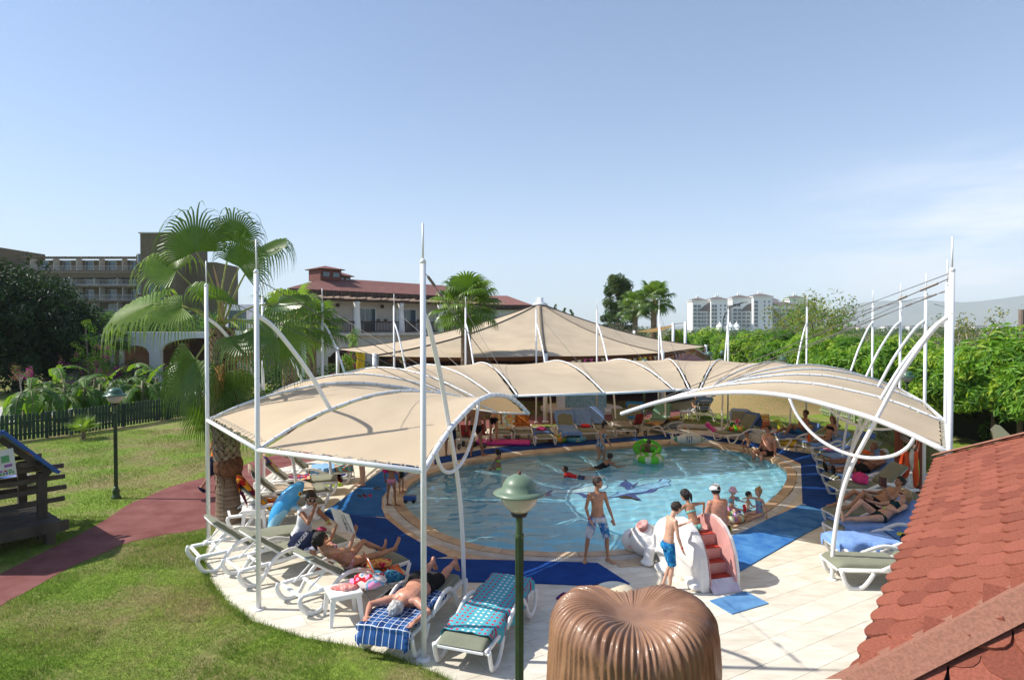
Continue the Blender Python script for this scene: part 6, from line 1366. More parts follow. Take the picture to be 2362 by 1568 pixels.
    for sd, sg in (('l', -1), ('r', 1)):
        L = lim[sd]; mid = L['sh'].lerp(L['el'], .35)
        limb(mb, [J['chest'] + R * sg * shw * .55 + T2 * .02 * s, L['sh'], mid, L['el'], L['el'].lerp(L['wr'], .3), L['wr']], [.055 * ag, .056 * ag, .047 * ag, .037 * ag, .039 * ag, .025 * ag])
        # hand: palm, four fingers, thumb
        h = L['hd']; wr = L['wr']; side = h.cross(UP if abs(h.z) < .9 else F); side = side.normalized(); nn_ = h.cross(side).normalized(); cu = P.get(sd + 'curl', .25)
        pc = wr + h * .05 * s; Rm = Matrix((side, h, nn_)).transposed(); mb.ball(pc, (.038 * s, .052 * s, .019 * s), 10, 6, R=Rm)
        for fi in range(4):
            o = (fi - 1.5) * .019 * s; fl = (.068, .078, .074, .058)[fi] * s; b0 = wr + h * .085 * s + side * o; b1 = b0 + (h - nn_ * cu + side * o * 3).normalized() * fl * .5; b2 = b1 + (h - nn_ * cu * 2.5).normalized() * fl * .5; mb.tube([b0, b1, b2], [.0105 * s, .0095 * s, .007 * s], 6)
        tb = wr + h * .03 * s + side * (-sg) * .026 * s; mb.tube([tb, tb + (h * .6 + side * (-sg) * .8).normalized() * .035 * s, tb + (h + side * (-sg) * .5).normalized() * .065 * s], [.013 * s, .011 * s, .008 * s], 6)
        # leg
        lg = s * (g ** .7); kn, an, hp = L['kn'], L['an'], L['hp']; back_ = -(L['ft'])
        limb(mb, [hp, hp.lerp(kn, .35), hp.lerp(kn, .75), kn, kn.lerp(an, .3) + back_ * .012 * s, kn.lerp(an, .65), an], [.088 * lg, .08 * lg, .06 * lg, .052 * lg, .054 * lg, .040 * lg, .031 * lg], 12)
        sh_d = (an - kn).normalized(); ft = L['ft']; hl = an + sh_d * .04 * s - ft * .03 * s; mb.ball(hl, .034 * s, 10, 6); ball_ = an + sh_d * .048 * s + ft * .13 * s; sdv = ft.cross(sh_d).normalized()
        loft(mb, [(hl, sdv * .028 * s, sh_d * .03 * s), (an + sh_d * .025 * s + ft * .04 * s, sdv * .033 * s, sh_d * .034 * s), (ball_, sdv * .045 * s, sh_d * .02 * s), (ball_ + ft * .05 * s, sdv * .042 * s, sh_d * .014 * s), (ball_ + ft * .07 * s, sdv * .03 * s, sh_d * .01 * s)], 10)
        mb.tube([an, an + sh_d * .02 * s + ft * .06 * s, ball_], [.033 * s, .028 * s, .018 * s], 8)
        for ti in range(5): o = (ti - 2) * .017 * s * sg; b0 = ball_ + ft * .045 * s + sdv * o; mb.ball(b0 + ft * (.016 - .004 * abs(ti)) * s, .0115 * s, 6, 4)
    # head
    k = s * hk; Rm = Matrix((hr, hf, hu)).transposed(); HL = lambda x, y, z: hc + (hr * x + hf * y + hu * z) * k
    if not legs_only:
        mb.ball(HL(0, -.012, .022), (.077 * k, .096 * k, .092 * k), 18, 12, R=Rm); mb.ball(HL(0, .022, -.045), (.056 * k, .066 * k, .062 * k), 14, 8, R=Rm); mb.ball(HL(0, .058, -.085), (.026 * k, .022 * k, .02 * k), 10, 6, R=Rm)
        mb.tube([HL(0, .082, .012), HL(0, .103, -.022), HL(0, .093, -.033)], [.009 * k, .0125 * k, .012 * k], 8); mb.ball(HL(0, .084, .03), (.05 * k, .014 * k, .010 * k), 10, 6, R=Rm); mb.ball(HL(0, .083, -.056), (.024 * k, .012 * k, .009 * k), 10, 6, R=Rm)
        for sg in (-1, 1): mb.ball(HL(sg * .077, -.012, -.008), (.010 * k, .018 * k, .031 * k), 8, 6, R=Rm); mb.ball(HL(sg * .035, .062, -.02), (.022 * k, .02 * k, .02 * k), 8, 6, R=Rm)
    vx = vox or (.0115 if s > .7 else .0095)
    root = thing('person', label, 'person', loc, yaw, group)
    body = remesh(mb, vx, 3, 'body', [SKIN[skin], EYE, LIP, BROW], root, .4)
    C = face_ctr(body); fmi = np.zeros(len(C), np.int32)
    def near(p, r): return np.linalg.norm(C - np.array(p), axis=1) < r
    if not legs_only:
        er = max(.012 * k, vx * .95)
        for sg in (-1, 1): fmi[near(HL(sg * .031, .088, .004), er)] = 1; fmi[near(HL(sg * .033, .092, .030), er * .9)] = 3; fmi[near(HL(sg * .02, .092, .030), er * .7)] = 3
        for dx_ in (-.014, 0, .014): fmi[near(HL(dx_, .094, -.056), max(.009 * k, vx * .8))] = 2
    body.data.polygons.foreach_set('material_index', fmi)
    # bone parameters for clothing
    bones = [('torso', pel - T * .08 * s, J['neck'], .14 * q)]
    for sd in 'lr': L = lim[sd]; bones += [('thigh', L['hp'], L['kn'], .075 * s), ('shin', L['kn'], L['an'], .045 * s), ('arm', L['sh'], L['el'], .048 * s), ('fore', L['el'], L['wr'] + L['hd'] * .15 * s, .035 * s)]
    bones.append(('head', nb + (hc - nb) * .4, hc, .09 * k))
    D_ = []; TT_ = []
    for nm, a, b, r in bones:
        a = np.array(a); b = np.array(b); ab = b - a; t = ((C - a) @ ab) / (ab @ ab); tc = np.clip(t, 0, 1); D_.append(np.linalg.norm(C - (a + tc[:, None] * ab), axis=1) / r); TT_.append(t)
    D_ = np.array(D_); TT_ = np.array(TT_); bi = D_.argmin(0); bt = TT_[bi, np.arange(len(C))]; names = np.array([b[0] for b in bones])[bi]
    tt0 = TT_[0]; fwdc = (C - np.array(pel)) @ np.array(F)
    def shell(name, mask, offv, m, rough=0.0, th=None):
        me = body.data; idx = np.where(mask)[0]
        if len(idx) == 0: return None
        lv = np.empty(len(me.loops), np.int32); me.loops.foreach_get('vertex_index', lv); ls_ = np.empty(len(me.polygons), np.int32); me.polygons.foreach_get('loop_start', ls_); F4 = np.stack([lv[ls_[idx] + j] for j in range(4)], 1)
        Vn = np.empty(len(me.vertices) * 3, np.float32); me.vertices.foreach_get('normal', Vn); Vn = Vn.reshape(-1, 3); Vc = verts_np(body); uq, inv = np.unique(F4, return_inverse=True); F5 = inv.reshape(F4.shape)
        ov = offv(Vc[uq]) if callable(offv) else np.full(len(uq), offv)
        if rough: ov = ov + rough * np.array([noise.noise(Vector(tuple(p * 38))) for p in Vc[uq].astype(float)])
        P1 = Vc[uq] + Vn[uq] * ov[:, None]; ed_ = {}
        nq = len(uq); P0 = Vc[uq] - Vn[uq] * .002; FA = [tuple(r) for r in F5]
        for r in FA:
            for j in range(4): a, b = r[j], r[(j + 1) % 4]; key = (min(a, b), max(a, b)); ed_[key] = None if key in ed_ else (a, b)
        rim_ = [(b, a, a + nq, b + nq) for e in ed_.values() if e for a, b in [e]]
        Vv = np.concatenate([P1, P0]); return mesh_obj(name, Vv.tolist(), FA + rim_, m, root, True)
    for w in wear:
        kind, m = w[0], w[1]; opt = w[2] if len(w) > 2 else {}
        tor = names == 'torso'; th_ = names == 'thigh'
        if kind == 'shorts':
            ln = opt.get('len', .62); top = opt.get('top', .2); a_ = np.array(pel)
            shell('shorts', (tor & (tt0 < top)) | (th_ & (bt < ln)), lambda V: .007 + .020 * np.clip(np.linalg.norm(V - a_, axis=1) / (.35 * s), 0, 1), m)
        elif kind == 'briefs':
            shell('swim_briefs', ((tor & (tt0 < .19)) | (th_ & (bt < .10))), .006, m)
        elif kind == 'bikini':
            shell('bikini_bottom', ((tor & (tt0 < .15)) | (th_ & (bt < .06))), .005, m); tf = (C - np.array(J['mid'])) @ np.array(F2)
            shell('bikini_top', tor & (tt0 > .64) & (tt0 < np.where(tf > .03, .82, .71)), .005, m)
        elif kind == 'swimsuit':
            tf = (C - np.array(J['mid'])) @ np.array(F2); shell('swimsuit', ((tor & (tt0 < np.where(tf > 0, .86, .62))) | (th_ & (bt < .04))), .006, m)
        elif kind == 'shirt':
            shell('shirt', (tor & (tt0 > opt.get('low', .02))) | ((names == 'arm') & (bt < opt.get('sl', .4))) | (th_ & (bt < opt.get('hem', -9))), .014, m)
        elif kind == 'armband':
            for sd in 'lr':
                L = lim[sd]; c_ = L['sh'].lerp(L['el'], .6); d_ = (L['el'] - L['sh']).normalized(); a_, b_ = frame(d_); ab_ = MB(); pr = [(.05 * s, -.06 * s), (.095 * s, -.055 * s), (.105 * s, 0), (.095 * s, .055 * s), (.05 * s, .06 * s)]; ab_.lathe(pr, 14, c_, R=Matrix((a_, b_, d_)).transposed(), closed=True); o = ab_.build('armband', [m, opt['m2']], root, True)
                fm_ = [1 if (hash((i * 7919) % 13) == 3) else 0 for i in range(len(o.data.polygons))]; o.data.polygons.foreach_set('material_index', fm_)
        elif kind == 'band':
            L = lim[opt.get('sd', 'r')]; d_ = (L['wr'] - L['el']).normalized(); a_, b_ = frame(d_); bb = MB(); bb.lathe([(.030 * ag, -.01), (.034 * ag, 0), (.030 * ag, .01)], 12, L['el'].lerp(L['wr'], .93), R=Matrix((a_, b_, d_)).transposed(), closed=False); bb.build('wristband', m, root, True)
        elif kind == 'shoes':
            for sd in 'lr': L = lim[sd]; d_ = (L['an'] - L['kn']).normalized(); sb = MB(); c_ = L['an'] + d_ * .075 * s + L['ft'] * .055 * s; Rm2 = Matrix((L['ft'].cross(d_).normalized(), L['ft'], -d_)).transposed(); sb.ball(c_ + d_ * -.02, (.05 * s, .14 * s, .05 * s), 12, 8, R=Rm2); sb.build('shoe', m, root, True)
        elif kind == 'glasses':
            gb_ = MB(); R9 = Rm
            for sg in (-1, 1): gb_.ball(HL(sg * .033, .093, .006), (.028 * k, .010 * k, .021 * k), 10, 6, R=R9); gb_.tube([HL(sg * .06, .08, .012), HL(sg * .082, -.01, .012)], .005 * k, 5, mi=1)
            gb_.tube([HL(-.06, .086, .018), HL(0, .1, .014), HL(.06, .086, .018)], .006 * k, 5, mi=1); gb_.build('sunglasses', [mat('dark_lens', (.01, .01, .012), .1), m], root, True)
    # hair
    if hair and not legs_only:
        hc_, st = hair; X = C - np.array(hc); hx_, hy2, hz_ = X @ np.array(hr) / k, X @ np.array(hf) / k, X @ np.array(hu) / k; hd_ = (np.abs(hx_) < .1) & (np.abs(hy2) < .125) & (np.abs(hz_) < .16)
        if st == 'bald': msk = None
        elif st in ('short', 'cap', 'swimcap', 'hat'): msk = hd_ & ((hz_ > .062 - .0 * hy2) | ((hy2 < -.005) & (hz_ > -.05)) | ((hy2 < .045) & (hz_ > .022) & (np.abs(hx_) > .0)))
        else: msk = hd_ & ((hz_ > .056) | ((hy2 < -.0) & (hz_ > -.10)) | ((hy2 < .035) & (hz_ > .0)))
        if st == 'hat': msk = msk & (hz_ > -9)
        if msk is not None: shell('hair', msk, (.013 if st == 'short' else .017) * k, HAIR[hc_] , .014 * k)
        if st in ('pony', 'long', 'bun', 'plait'):
            hb_ = MB()
            if st == 'bun': hb_.ball(HL(0, -.06, .12), .036 * k, 12, 8); hb_.ball(HL(.01, -.07, .14), .022 * k, 8, 6)
            if st == 'pony': hb_.tube(spline([HL(0, -.1, .03), HL(0, -.13, -.02), HL(.01, -.11, -.10), HL(.01, -.10, -.17)], 8), [.02 * k, .03 * k, .032 * k, .03 * k, .027 * k, .022 * k, .015 * k, .006 * k], 9)
            if st == 'plait': hb_.tube(spline([HL(0, -.095, -.02), HL(0, -.11, -.08), HL(.01, -.09, -.15), HL(.03, -.085, -.2)], 8), [.022 * k, .025 * k, .02 * k, .022 * k, .017 * k, .019 * k, .013 * k, .005 * k], 9)
            if st == 'long': hb_.tube(spline([HL(0, -.06, .03), HL(0, -.085, -.06), HL(0, -.085, -.15), HL(0, -.08, -.2)], 8), [.07 * k, .078 * k, .082 * k, .08 * k, .076 * k, .07 * k, .05 * k, .02 * k], 12, flat=.6)
            hb_.build('hair', HAIR[hc_], root, True)
        if st == 'cap':
            cb_ = MB(); m = opt_cap; cb_.lathe([(.11 * k, 0), (.112 * k, .04 * k), (.098 * k, .085 * k), (.06 * k, .118 * k), (0, .13 * k)], 20, HL(0, -.008, .008), R=Rm); v = [HL(.075 * cos(a), .07 + .0 + .085 * sin(a), .032) for a in [pi * i / 10 for i in range(11)]]; cb_.add(v + [p + hu * .006 * k for p in v], [tuple(range(11)), tuple(range(21, 10, -1))] + [(i, i + 11, i + 12, i + 1) for i in range(10)]); cb_.build('cap', m, root, True)
        if st == 'swimcap':
            cb_ = MB(); cb_.ball(HL(0, -.01, .03), (.088 * k, .106 * k, .096 * k), 16, 10, R=Rm); cb_.build('swimming_cap', BLACK, root, True)
        if st == 'hat':
            cb_ = MB(); cb_.lathe([(.15 * k, -.03 * k), (.148 * k, -.026 * k), (.1 * k, .02 * k), (.096 * k, .06 * k), (.07 * k, .1 * k), (0, .108 * k)], 20, HL(0, -.005, .035), R=Rm); cb_.build('sun_hat', opt_hat, root, True)
    root['_'] = 0; del root['_']
    PEOPLE.append(root); return root, dict(lim=lim, hc=hc, J=J)
opt_cap = mat('white_cotton_cap', (.8, .8, .78), .8); opt_hat = mat('pink_print_hat', (.6, .25, .4), .8, .3, 30, col2=(.75, .6, .65), cover=(.45, .55))
def cloth(nm, c, c2=None, sc=12, cover=(.45, .55), **k): return mat(nm, c, .85, .1, sc, .3, 90, col2=c2, cover=cover if c2 else None, spec=.15, **k)
CL = {'blackc': cloth('black_swimwear', (.012, .012, .014)), 'aqua': cloth('aqua_bikini', (.1, .5, .42), (.35, .65, .6), 60), 'blueboard': cloth('blue_white_board_shorts', (.03, .17, .42), (.62, .64, .66), 4.5), 'bluefl': cloth('blue_floral_shorts', (.01, .13, .36), (.05, .35, .6), 14, (.5, .58)), 'pink': cloth('pink_swimwear', (.6, .25, .38)), 'mag': cloth('magenta_vinyl', (.55, .03, .18)), 'whitec': cloth('white_cotton', (.72, .72, .72)), 'navy': cloth('navy_cloth', (.012, .018, .05)), 'neon': cloth('neon_green_bikini', (.3, .75, .05)), 'orangec': cloth('orange_cloth', (.7, .12, .02)), 'redc': cloth('red_cloth', (.5, .02, .02)), 'olive': cloth('dark_olive_shorts', (.03, .035, .02)), 'floral': cloth('white_blue_print_swimsuit', (.03, .05, .12), (.5, .55, .6), 30), 'pinkpat': cloth('pink_white_bikini', (.5, .06, .1), (.7, .55, .55), 40), 'purp': cloth('lilac_aqua_swimsuit', (.3, .2, .45), (.15, .45, .5), 10), 'teal': cloth('dark_teal_bikini', (.01, .04, .05)), 'yell': cloth('yellow_black_trunks', (.25, .25, .02), (.02, .02, .02), 14), 'bluet': cloth('blue_trunks', (.02, .15, .35))}
REDB = mat('red_wristband', (.5, .02, .02), .5); LIMEB = mat('lime_wristband', (.4, .7, .05), .5)
def gp(x, y, h=0.0): p = G(x, y, h); return p
def face_cam(p): return atan2(p.x, -p.y) if False else atan2(-(-p.x), -p.y)   # yaw so that local +y points at the camera
def yaw_to(dx_, dy_): return atan2(dy_, dx_) - pi / 2

# boy standing at the pool edge, looking right, weight on the right leg
p = gp(1378, 1300); person('boy with wet dark hair in blue and white board shorts standing at the pool edge', (p.x, p.y, .035), yaw_to(.2, -1), 1.52,
    dict(T=(.03, .0, 1), F=(0, 1, 0), la=(-.28, .05, -.95), lf=(-.2, .55, -.85), lh=(.05, .5, -.8), ra=(.22, -.12, -1), rf=(-.1, .6, -.75), rh=(-.35, .4, -.8), lt=(-.25, .12, -1), ls=(-.06, -.05, -1), rt=(.26, -.12, -1), rs=(.10, -.12, -1), lft=(-.5, .85, -.05), rft=(.35, .9, -.05), hf=(-.75, .65, -.12), hu=(-.05, .05, 1)), 'tan', ('brown', 'short'), (('shorts', CL['blueboard'], {'len': .92, 'top': .17}), ('band', REDB, {'sd': 'r'})), girth=.86, vox=.0095)
# boy stepping beside the slide, seen from his left, looking down at the slide
p = gp(1541, 1366); person('boy in blue flowered shorts stepping beside the slide with a hand on it', (p.x, p.y, .02), yaw_to(.85, .25), 1.42,
    dict(T=(0, .10, 1), F=(0, 1, 0), bend=.12, ra=(.2, .08, -1), rf=(.05, .35, -.95), la=(-.15, .55, -.7), lf=(.15, 1, .28), lh=(.1, 1, .5), lt=(-.06, .30, -1), ls=(0, -.42, -.9), rt=(.05, .06, -1), rs=(.0, -.14, -1), hf=(.05, .8, -.6), hu=(0, .45, .9), lft=(0, .9, -.4)), 'fair', ('brown', 'short'), (('shorts', CL['bluefl'], {'len': .85, 'top': .19}), ('band', REDB, {'sd': 'r'})), girth=.92, vox=.0095)
# girl crouching on the top of the slide, back to us
p = gp(1604, 1222, .78); person('girl with wet dark ponytail in an aqua bikini sitting on top of the slide', (p.x, p.y, .02), yaw_to(-.25, 1), 1.28,
    dict(T=(-.12, .42, 1), F=(0, 1, -.3), bend=.1, la=(-.8, .1, -.6), lf=(-.3, .5, -.85), ra=(.9, .15, .0), rf=(.1, .25, -1), lt=(-.35, 1, -.1), ls=(-.1, .25, -1), rt=(.3, 1, -.05), rs=(.1, .3, -1), hf=(-.5, .8, -.4), hu=(-.15, .35, .9)), 'tan', ('black', 'pony'), (('bikini', CL['aqua']),), girth=.88, ground=False, pelvis=(0, 0, .83), vox=.0095)
p = gp(1660, 1232); person('heavy man in a white cap sitting on the pool edge with his back to us', (p.x, p.y, .04), yaw_to(-.35, 1), 1.8,
    dict(T=(0, .12, 1), F=(0, 1, 0), bend=.1, la=(-.25, .15, -1), lf=(.2, .8, -.5), ra=(.3, .3, -1), rf=(-.3, .8, -.45), lt=(-.15, 1, .05), ls=(0, .1, -1), rt=(.15, 1, .05), rs=(0, .1, -1)), 'red', ('black', 'cap'), (('briefs', CL['yell']),), girth=1.22, ground=False, pelvis=(0, 0, .11))
p = gp(1686, 1190); person('toddler in a pink hat and aqua armbands sitting in a swim ring', (p.x, p.y, .04), yaw_to(.5, -.6), .92,
    dict(T=(0, .1, 1), la=(-.6, .4, -.5), lf=(-.1, 1, -.1), ra=(.6, .4, -.5), rf=(.1, 1, -.1), lt=(-.3, 1, 0), ls=(0, .6, -.6), rt=(.3, 1, 0), rs=(0, .6, -.6), hf=(.1, 1, -.2)), 'fair', ('brown', 'hat'), (('armband', mat('aqua_vinyl', (.1, .45, .65), .3), {'m2': mat('white_vinyl', (.7, .7, .7), .3)}), ('shorts', CL['pink'], {'len': .3})), ground=False, pelvis=(0, 0, .14), vox=.009)
p = gp(1722, 1170); person('small child with a red water bottle sitting in shallow water by the bun girl', (p.x, p.y, -.2), yaw_to(.8, -.5), .95,
    dict(T=(0, .1, 1), la=(-.3, .4, -.8), lf=(0, 1, .1), ra=(.3, .4, -.8), rf=(0, 1, .4), lt=(-.2, 1, 0), ls=(0, 1, -.2), rt=(.2, 1, 0), rs=(0, 1, -.2)), 'fair', ('brown', 'short'), (('shorts', CL['bluet'], {'len': .4}),), ground=False, pelvis=(0, 0, .10), vox=.010)
p = gp(1752, 1197); person('girl with hair in a bun in a lilac swimsuit sitting on the pool edge', (p.x, p.y, .04), yaw_to(-.8, -.45), 1.12,
    dict(T=(0, .08, 1), la=(-.35, -.3, -1), lf=(-.1, 0, -1), ra=(.3, .9, .15), rf=(-.2, 1, .05), lt=(-.2, 1, .02), ls=(.2, .9, -.3), rt=(.3, 1, .02), rs=(-.2, .9, -.3), hf=(.1, .9, -.4)), 'fair', ('blond', 'bun'), (('swimsuit', CL['purp']),), girth=.9, ground=False, pelvis=(0, 0, .10), vox=.0095)
# girl with armbands and child behind
p = gp(903, 1170); person('small girl in pink briefs with magenta armbands standing with her back to us', (p.x, p.y, .04), yaw_to(.1, 1), 1.14,
    dict(T=(0, .02, 1), la=(-.45, .05, -.9), lf=(.05, .3, -1), ra=(.4, .1, -.9), rf=(-.1, .3, -1), lt=(-.10, .0, -1), ls=(-.05, -.03, -1), rt=(.10, .02, -1), rs=(.06, -.05, -1), lft=(.9, .4, 0), rft=(.9, .4, 0)), 'dark', ('black', 'long'), (('briefs', CL['pink']), ('armband', CL['mag'], {'m2': MATS['white_cotton']})), girth=.95, vox=.0095)
p = gp(925, 1140); person('child carrying a blue toy truck behind the girl with armbands', (p.x, p.y, .04), yaw_to(.9, .1), 1.0,
    dict(la=(-.2, .2, -1), lf=(-.1, .6, -.8), ra=(.2, .2, -1), rf=(.1, .6, -.8), lt=(-.08, .2, -1), rt=(.08, -.1, -1)), 'tan', ('brown', 'short'), (('shorts', CL['olive'], {'len': .5}),), vox=.011)
p = gp(836, 1123); person('adult in dark shorts standing under the canopy edge with head hidden', (p.x, p.y, .04), yaw_to(-.8, -.5), 1.72,
    dict(T=(0, .05, 1), lt=(-.08, .06, -1), rt=(.08, .0, -1)), 'fair', ('brown', 'short'), (('shorts', CL['olive'], {'len': .8}), ('shirt', CL['olive'])), vox=.0125)
p = gp(500, 1133); person('person in an orange shirt and jeans walking on the red path behind the palm', (p.x, p.y, .01), yaw_to(1, .1), 1.66,
    dict(T=(0, .06, 1), la=(-.2, -.4, -1), lf=(0, -.1, -1), ra=(.2, -.5, -1), rf=(0, -.3, -1), lt=(0, .35, -1), ls=(0, -.05, -1), rt=(0, -.25, -1), rs=(0, -.6, -.8)), 'tan', ('brown', 'short'), (('shirt', CL['orangec']), ('shorts', CL['navy'], {'len': 1.0}), ('shoes', CL['navy'])), vox=.0125)
# three standing at the far left end
p = gp(1098, 1055); person('broad tanned man in black swim briefs standing back to us under the left wing', (p.x, p.y, .04), yaw_to(-.1, 1), 1.84,
    dict(T=(0, .02, 1), la=(-.3, .0, -1), lf=(-.12, .1, -1), ra=(.3, .0, -1), rf=(.1, .12, -1), lt=(-.10, .02, -1), ls=(-.04, 0, -1), rt=(.14, -.02, -1), rs=(.12, -.02, -1), hf=(.1, 1, -.5), rft=(.8, .6, 0)), 'dark', ('black', 'short'), (('briefs', CL['blackc']),), girth=1.12, vox=.0125)
p = gp(1139, 1026); person('woman in a black bikini bending forward over a lounger', (p.x, p.y, .02), yaw_to(.25, 1), 1.7,
    dict(T=(0, .5, .85), F=(0, .85, -.5), bend=.25, la=(-.1, .4, -1), lf=(0, .3, -1), ra=(.1, .4, -1), rf=(0, .3, -1), lt=(-.06, -.05, -1), rt=(.08, -.03, -1), hf=(0, .5, -1), hu=(0, 1, .3)), 'tan', ('brown', 'short'), (('bikini', CL['blackc']),), female=True, vox=.0125)
p = gp(1039, 1054); person('person in a dark shirt leaning over a bag left of the far loungers', (p.x, p.y, .02), yaw_to(.1, 1), 1.66,
    dict(T=(0, .35, .9), F=(0, .9, -.3), bend=.2, la=(-.1, .4, -1), lf=(0, .5, -.8), ra=(.1, .4, -1), rf=(0, .5, -.8), lt=(-.14, 0, -1), rt=(.14, 0, -1)), 'dark', ('black', 'short'), (('shirt', CL['navy']), ('shorts', CL['navy'], {'len': .7})), vox=.0125)
# in the pool
WZ0 = -.5
def inpool(x, y, **k): p = G(x, y, WZ); return p
p = inpool(1150, 1080); person('girl in a neon green bikini crouching in the pool at the far left', (p.x, p.y, -.35), yaw_to(-.8, .5), 1.15, dict(T=(0, .05, 1), la=(-.3, .4, -.9), lf=(0, .7, -.5), ra=(.3, .4, -.9), rf=(0, .7, -.5), lt=(-.2, 1, -.1), ls=(0, -.3, -1), rt=(.2, 1, -.1), rs=(0, -.3, -1)), 'dark', ('black', 'pony'), (('bikini', CL['neon']),), ground=False, pelvis=(0, 0, .32), vox=.011)
p = inpool(1385, 1055); person('woman in a printed swimsuit wading in the pool, seen from the side', (p.x, p.y, -.5), yaw_to(.7, -.6), 1.66, dict(T=(0, .12, 1), bend=.15, la=(-.15, .25, -1), lf=(0, .55, -.8), ra=(.15, .3, -1), rf=(0, .6, -.8), lt=(-.06, .25, -1), ls=(0, -.2, -1), rt=(.06, .05, -1), rs=(0, -.3, -1), hf=(0, .8, -.7)), 'tan', ('black', 'bun'), (('swimsuit', CL['floral']),), female=True, girth=1.08, vox=.0125)
p = inpool(1396, 1076); person('swimmer in a black swimming cap low in the water beside the wading woman', (p.x, p.y, -.12), yaw_to(.9, .3), 1.5, dict(T=(0, .75, .45), F=(0, .45, -.75), la=(-.5, .6, -.3), lf=(.2, 1, 0), ra=(.6, .5, -.3), rf=(-.2, 1, 0), lt=(-.1, -1, .0), ls=(0, -1, .0), rt=(.1, -1, -.05), rs=(0, -1, 0), lft=(0, -1, 0), rft=(0, -1, 0), hf=(0, 1, .1), hu=(0, -.1, 1)), 'dark', ('black', 'swimcap'), (('swimsuit', CL['blackc']),), ground=False, pelvis=(0, -.25, .0), vox=.011)
p = inpool(1318, 1100); person('boy in a red swim shirt swimming to the left in the middle of the pool', (p.x, p.y, -.10), yaw_to(-1, .15), 1.25, dict(T=(0, .9, .3), F=(0, .3, -.9), la=(-.4, .7, -.4), lf=(0, 1, -.2), ra=(.4, .7, -.4), rf=(0, 1, -.2), lt=(-.1, -1, .0), ls=(-.1, -1, .05), rt=(.15, -1, .05), rs=(.2, -1, .1), lft=(0, -1, 0), rft=(0, -1, 0), hf=(0, 1, .05), hu=(0, -.15, 1)), 'tan', ('brown', 'short'), (('shirt', CL['redc'], {'low': .3}), ('shorts', CL['navy'], {'len': .5})), ground=False, pelvis=(0, -.2, .02), vox=.011)
p = inpool(1496, 1056); person('boy leaning out of the bright green inflatable ring with arms hanging', (p.x, p.y, -.05), yaw_to(-.05, -1), 1.2, dict(T=(0, .55, .75), F=(0, .8, -.5), la=(-.75, .5, -.2), lf=(-.05, .2, -1), ra=(.75, .5, -.2), rf=(.05, .2, -1), lt=(-.15, -.6, -.6), ls=(0, -.4, -1), rt=(.15, -.6, -.6), rs=(0, -.4, -1), hf=(0, .6, -.8), hu=(0, .8, .6)), 'dark', ('black', 'short'), (('shorts', CL['navy'], {'len': .5}),), ground=False, pelvis=(0, -.3, .16), vox=.011)
p = gp(1772, 1052); person('big man in dark trunks and sunglasses sitting on the far pool edge', (p.x, p.y, .04), yaw_to(-.95, -.35), 1.8, dict(T=(0, .0, 1), belly=.05, la=(-.3, -.15, -1), lf=(0, .1, -1), ra=(.3, .1, -1), rf=(0, .5, -.9), lt=(-.15, 1, .05), ls=(0, -.05, -1), rt=(.15, 1, .05), rs=(0, .1, -1), hf=(.1, 1, 0)), 'red', ('brown', 'short'), (('shorts', CL['blackc'], {'len': .6}), ('glasses', BLACK)), girth=1.18, ground=False, pelvis=(0, 0, .12), vox=.0125)
p = gp(1737, 1050); person('toddler in blue trunks crouching beside the big man at the far pool edge', (p.x, p.y + .35, .04), yaw_to(-.6, -.3), .9, dict(T=(0, .3, 1), la=(-.3, .6, -.7), lf=(0, .5, -.8), ra=(.3, .6, -.7), rf=(0, .5, -.8), lt=(-.2, 1, .1), ls=(0, -.5, -1), rt=(.2, 1, .1), rs=(0, -.5, -1)), 'tan', ('auburn', 'short'), (('shorts', CL['bluet'], {'len': .5}),), vox=.011)
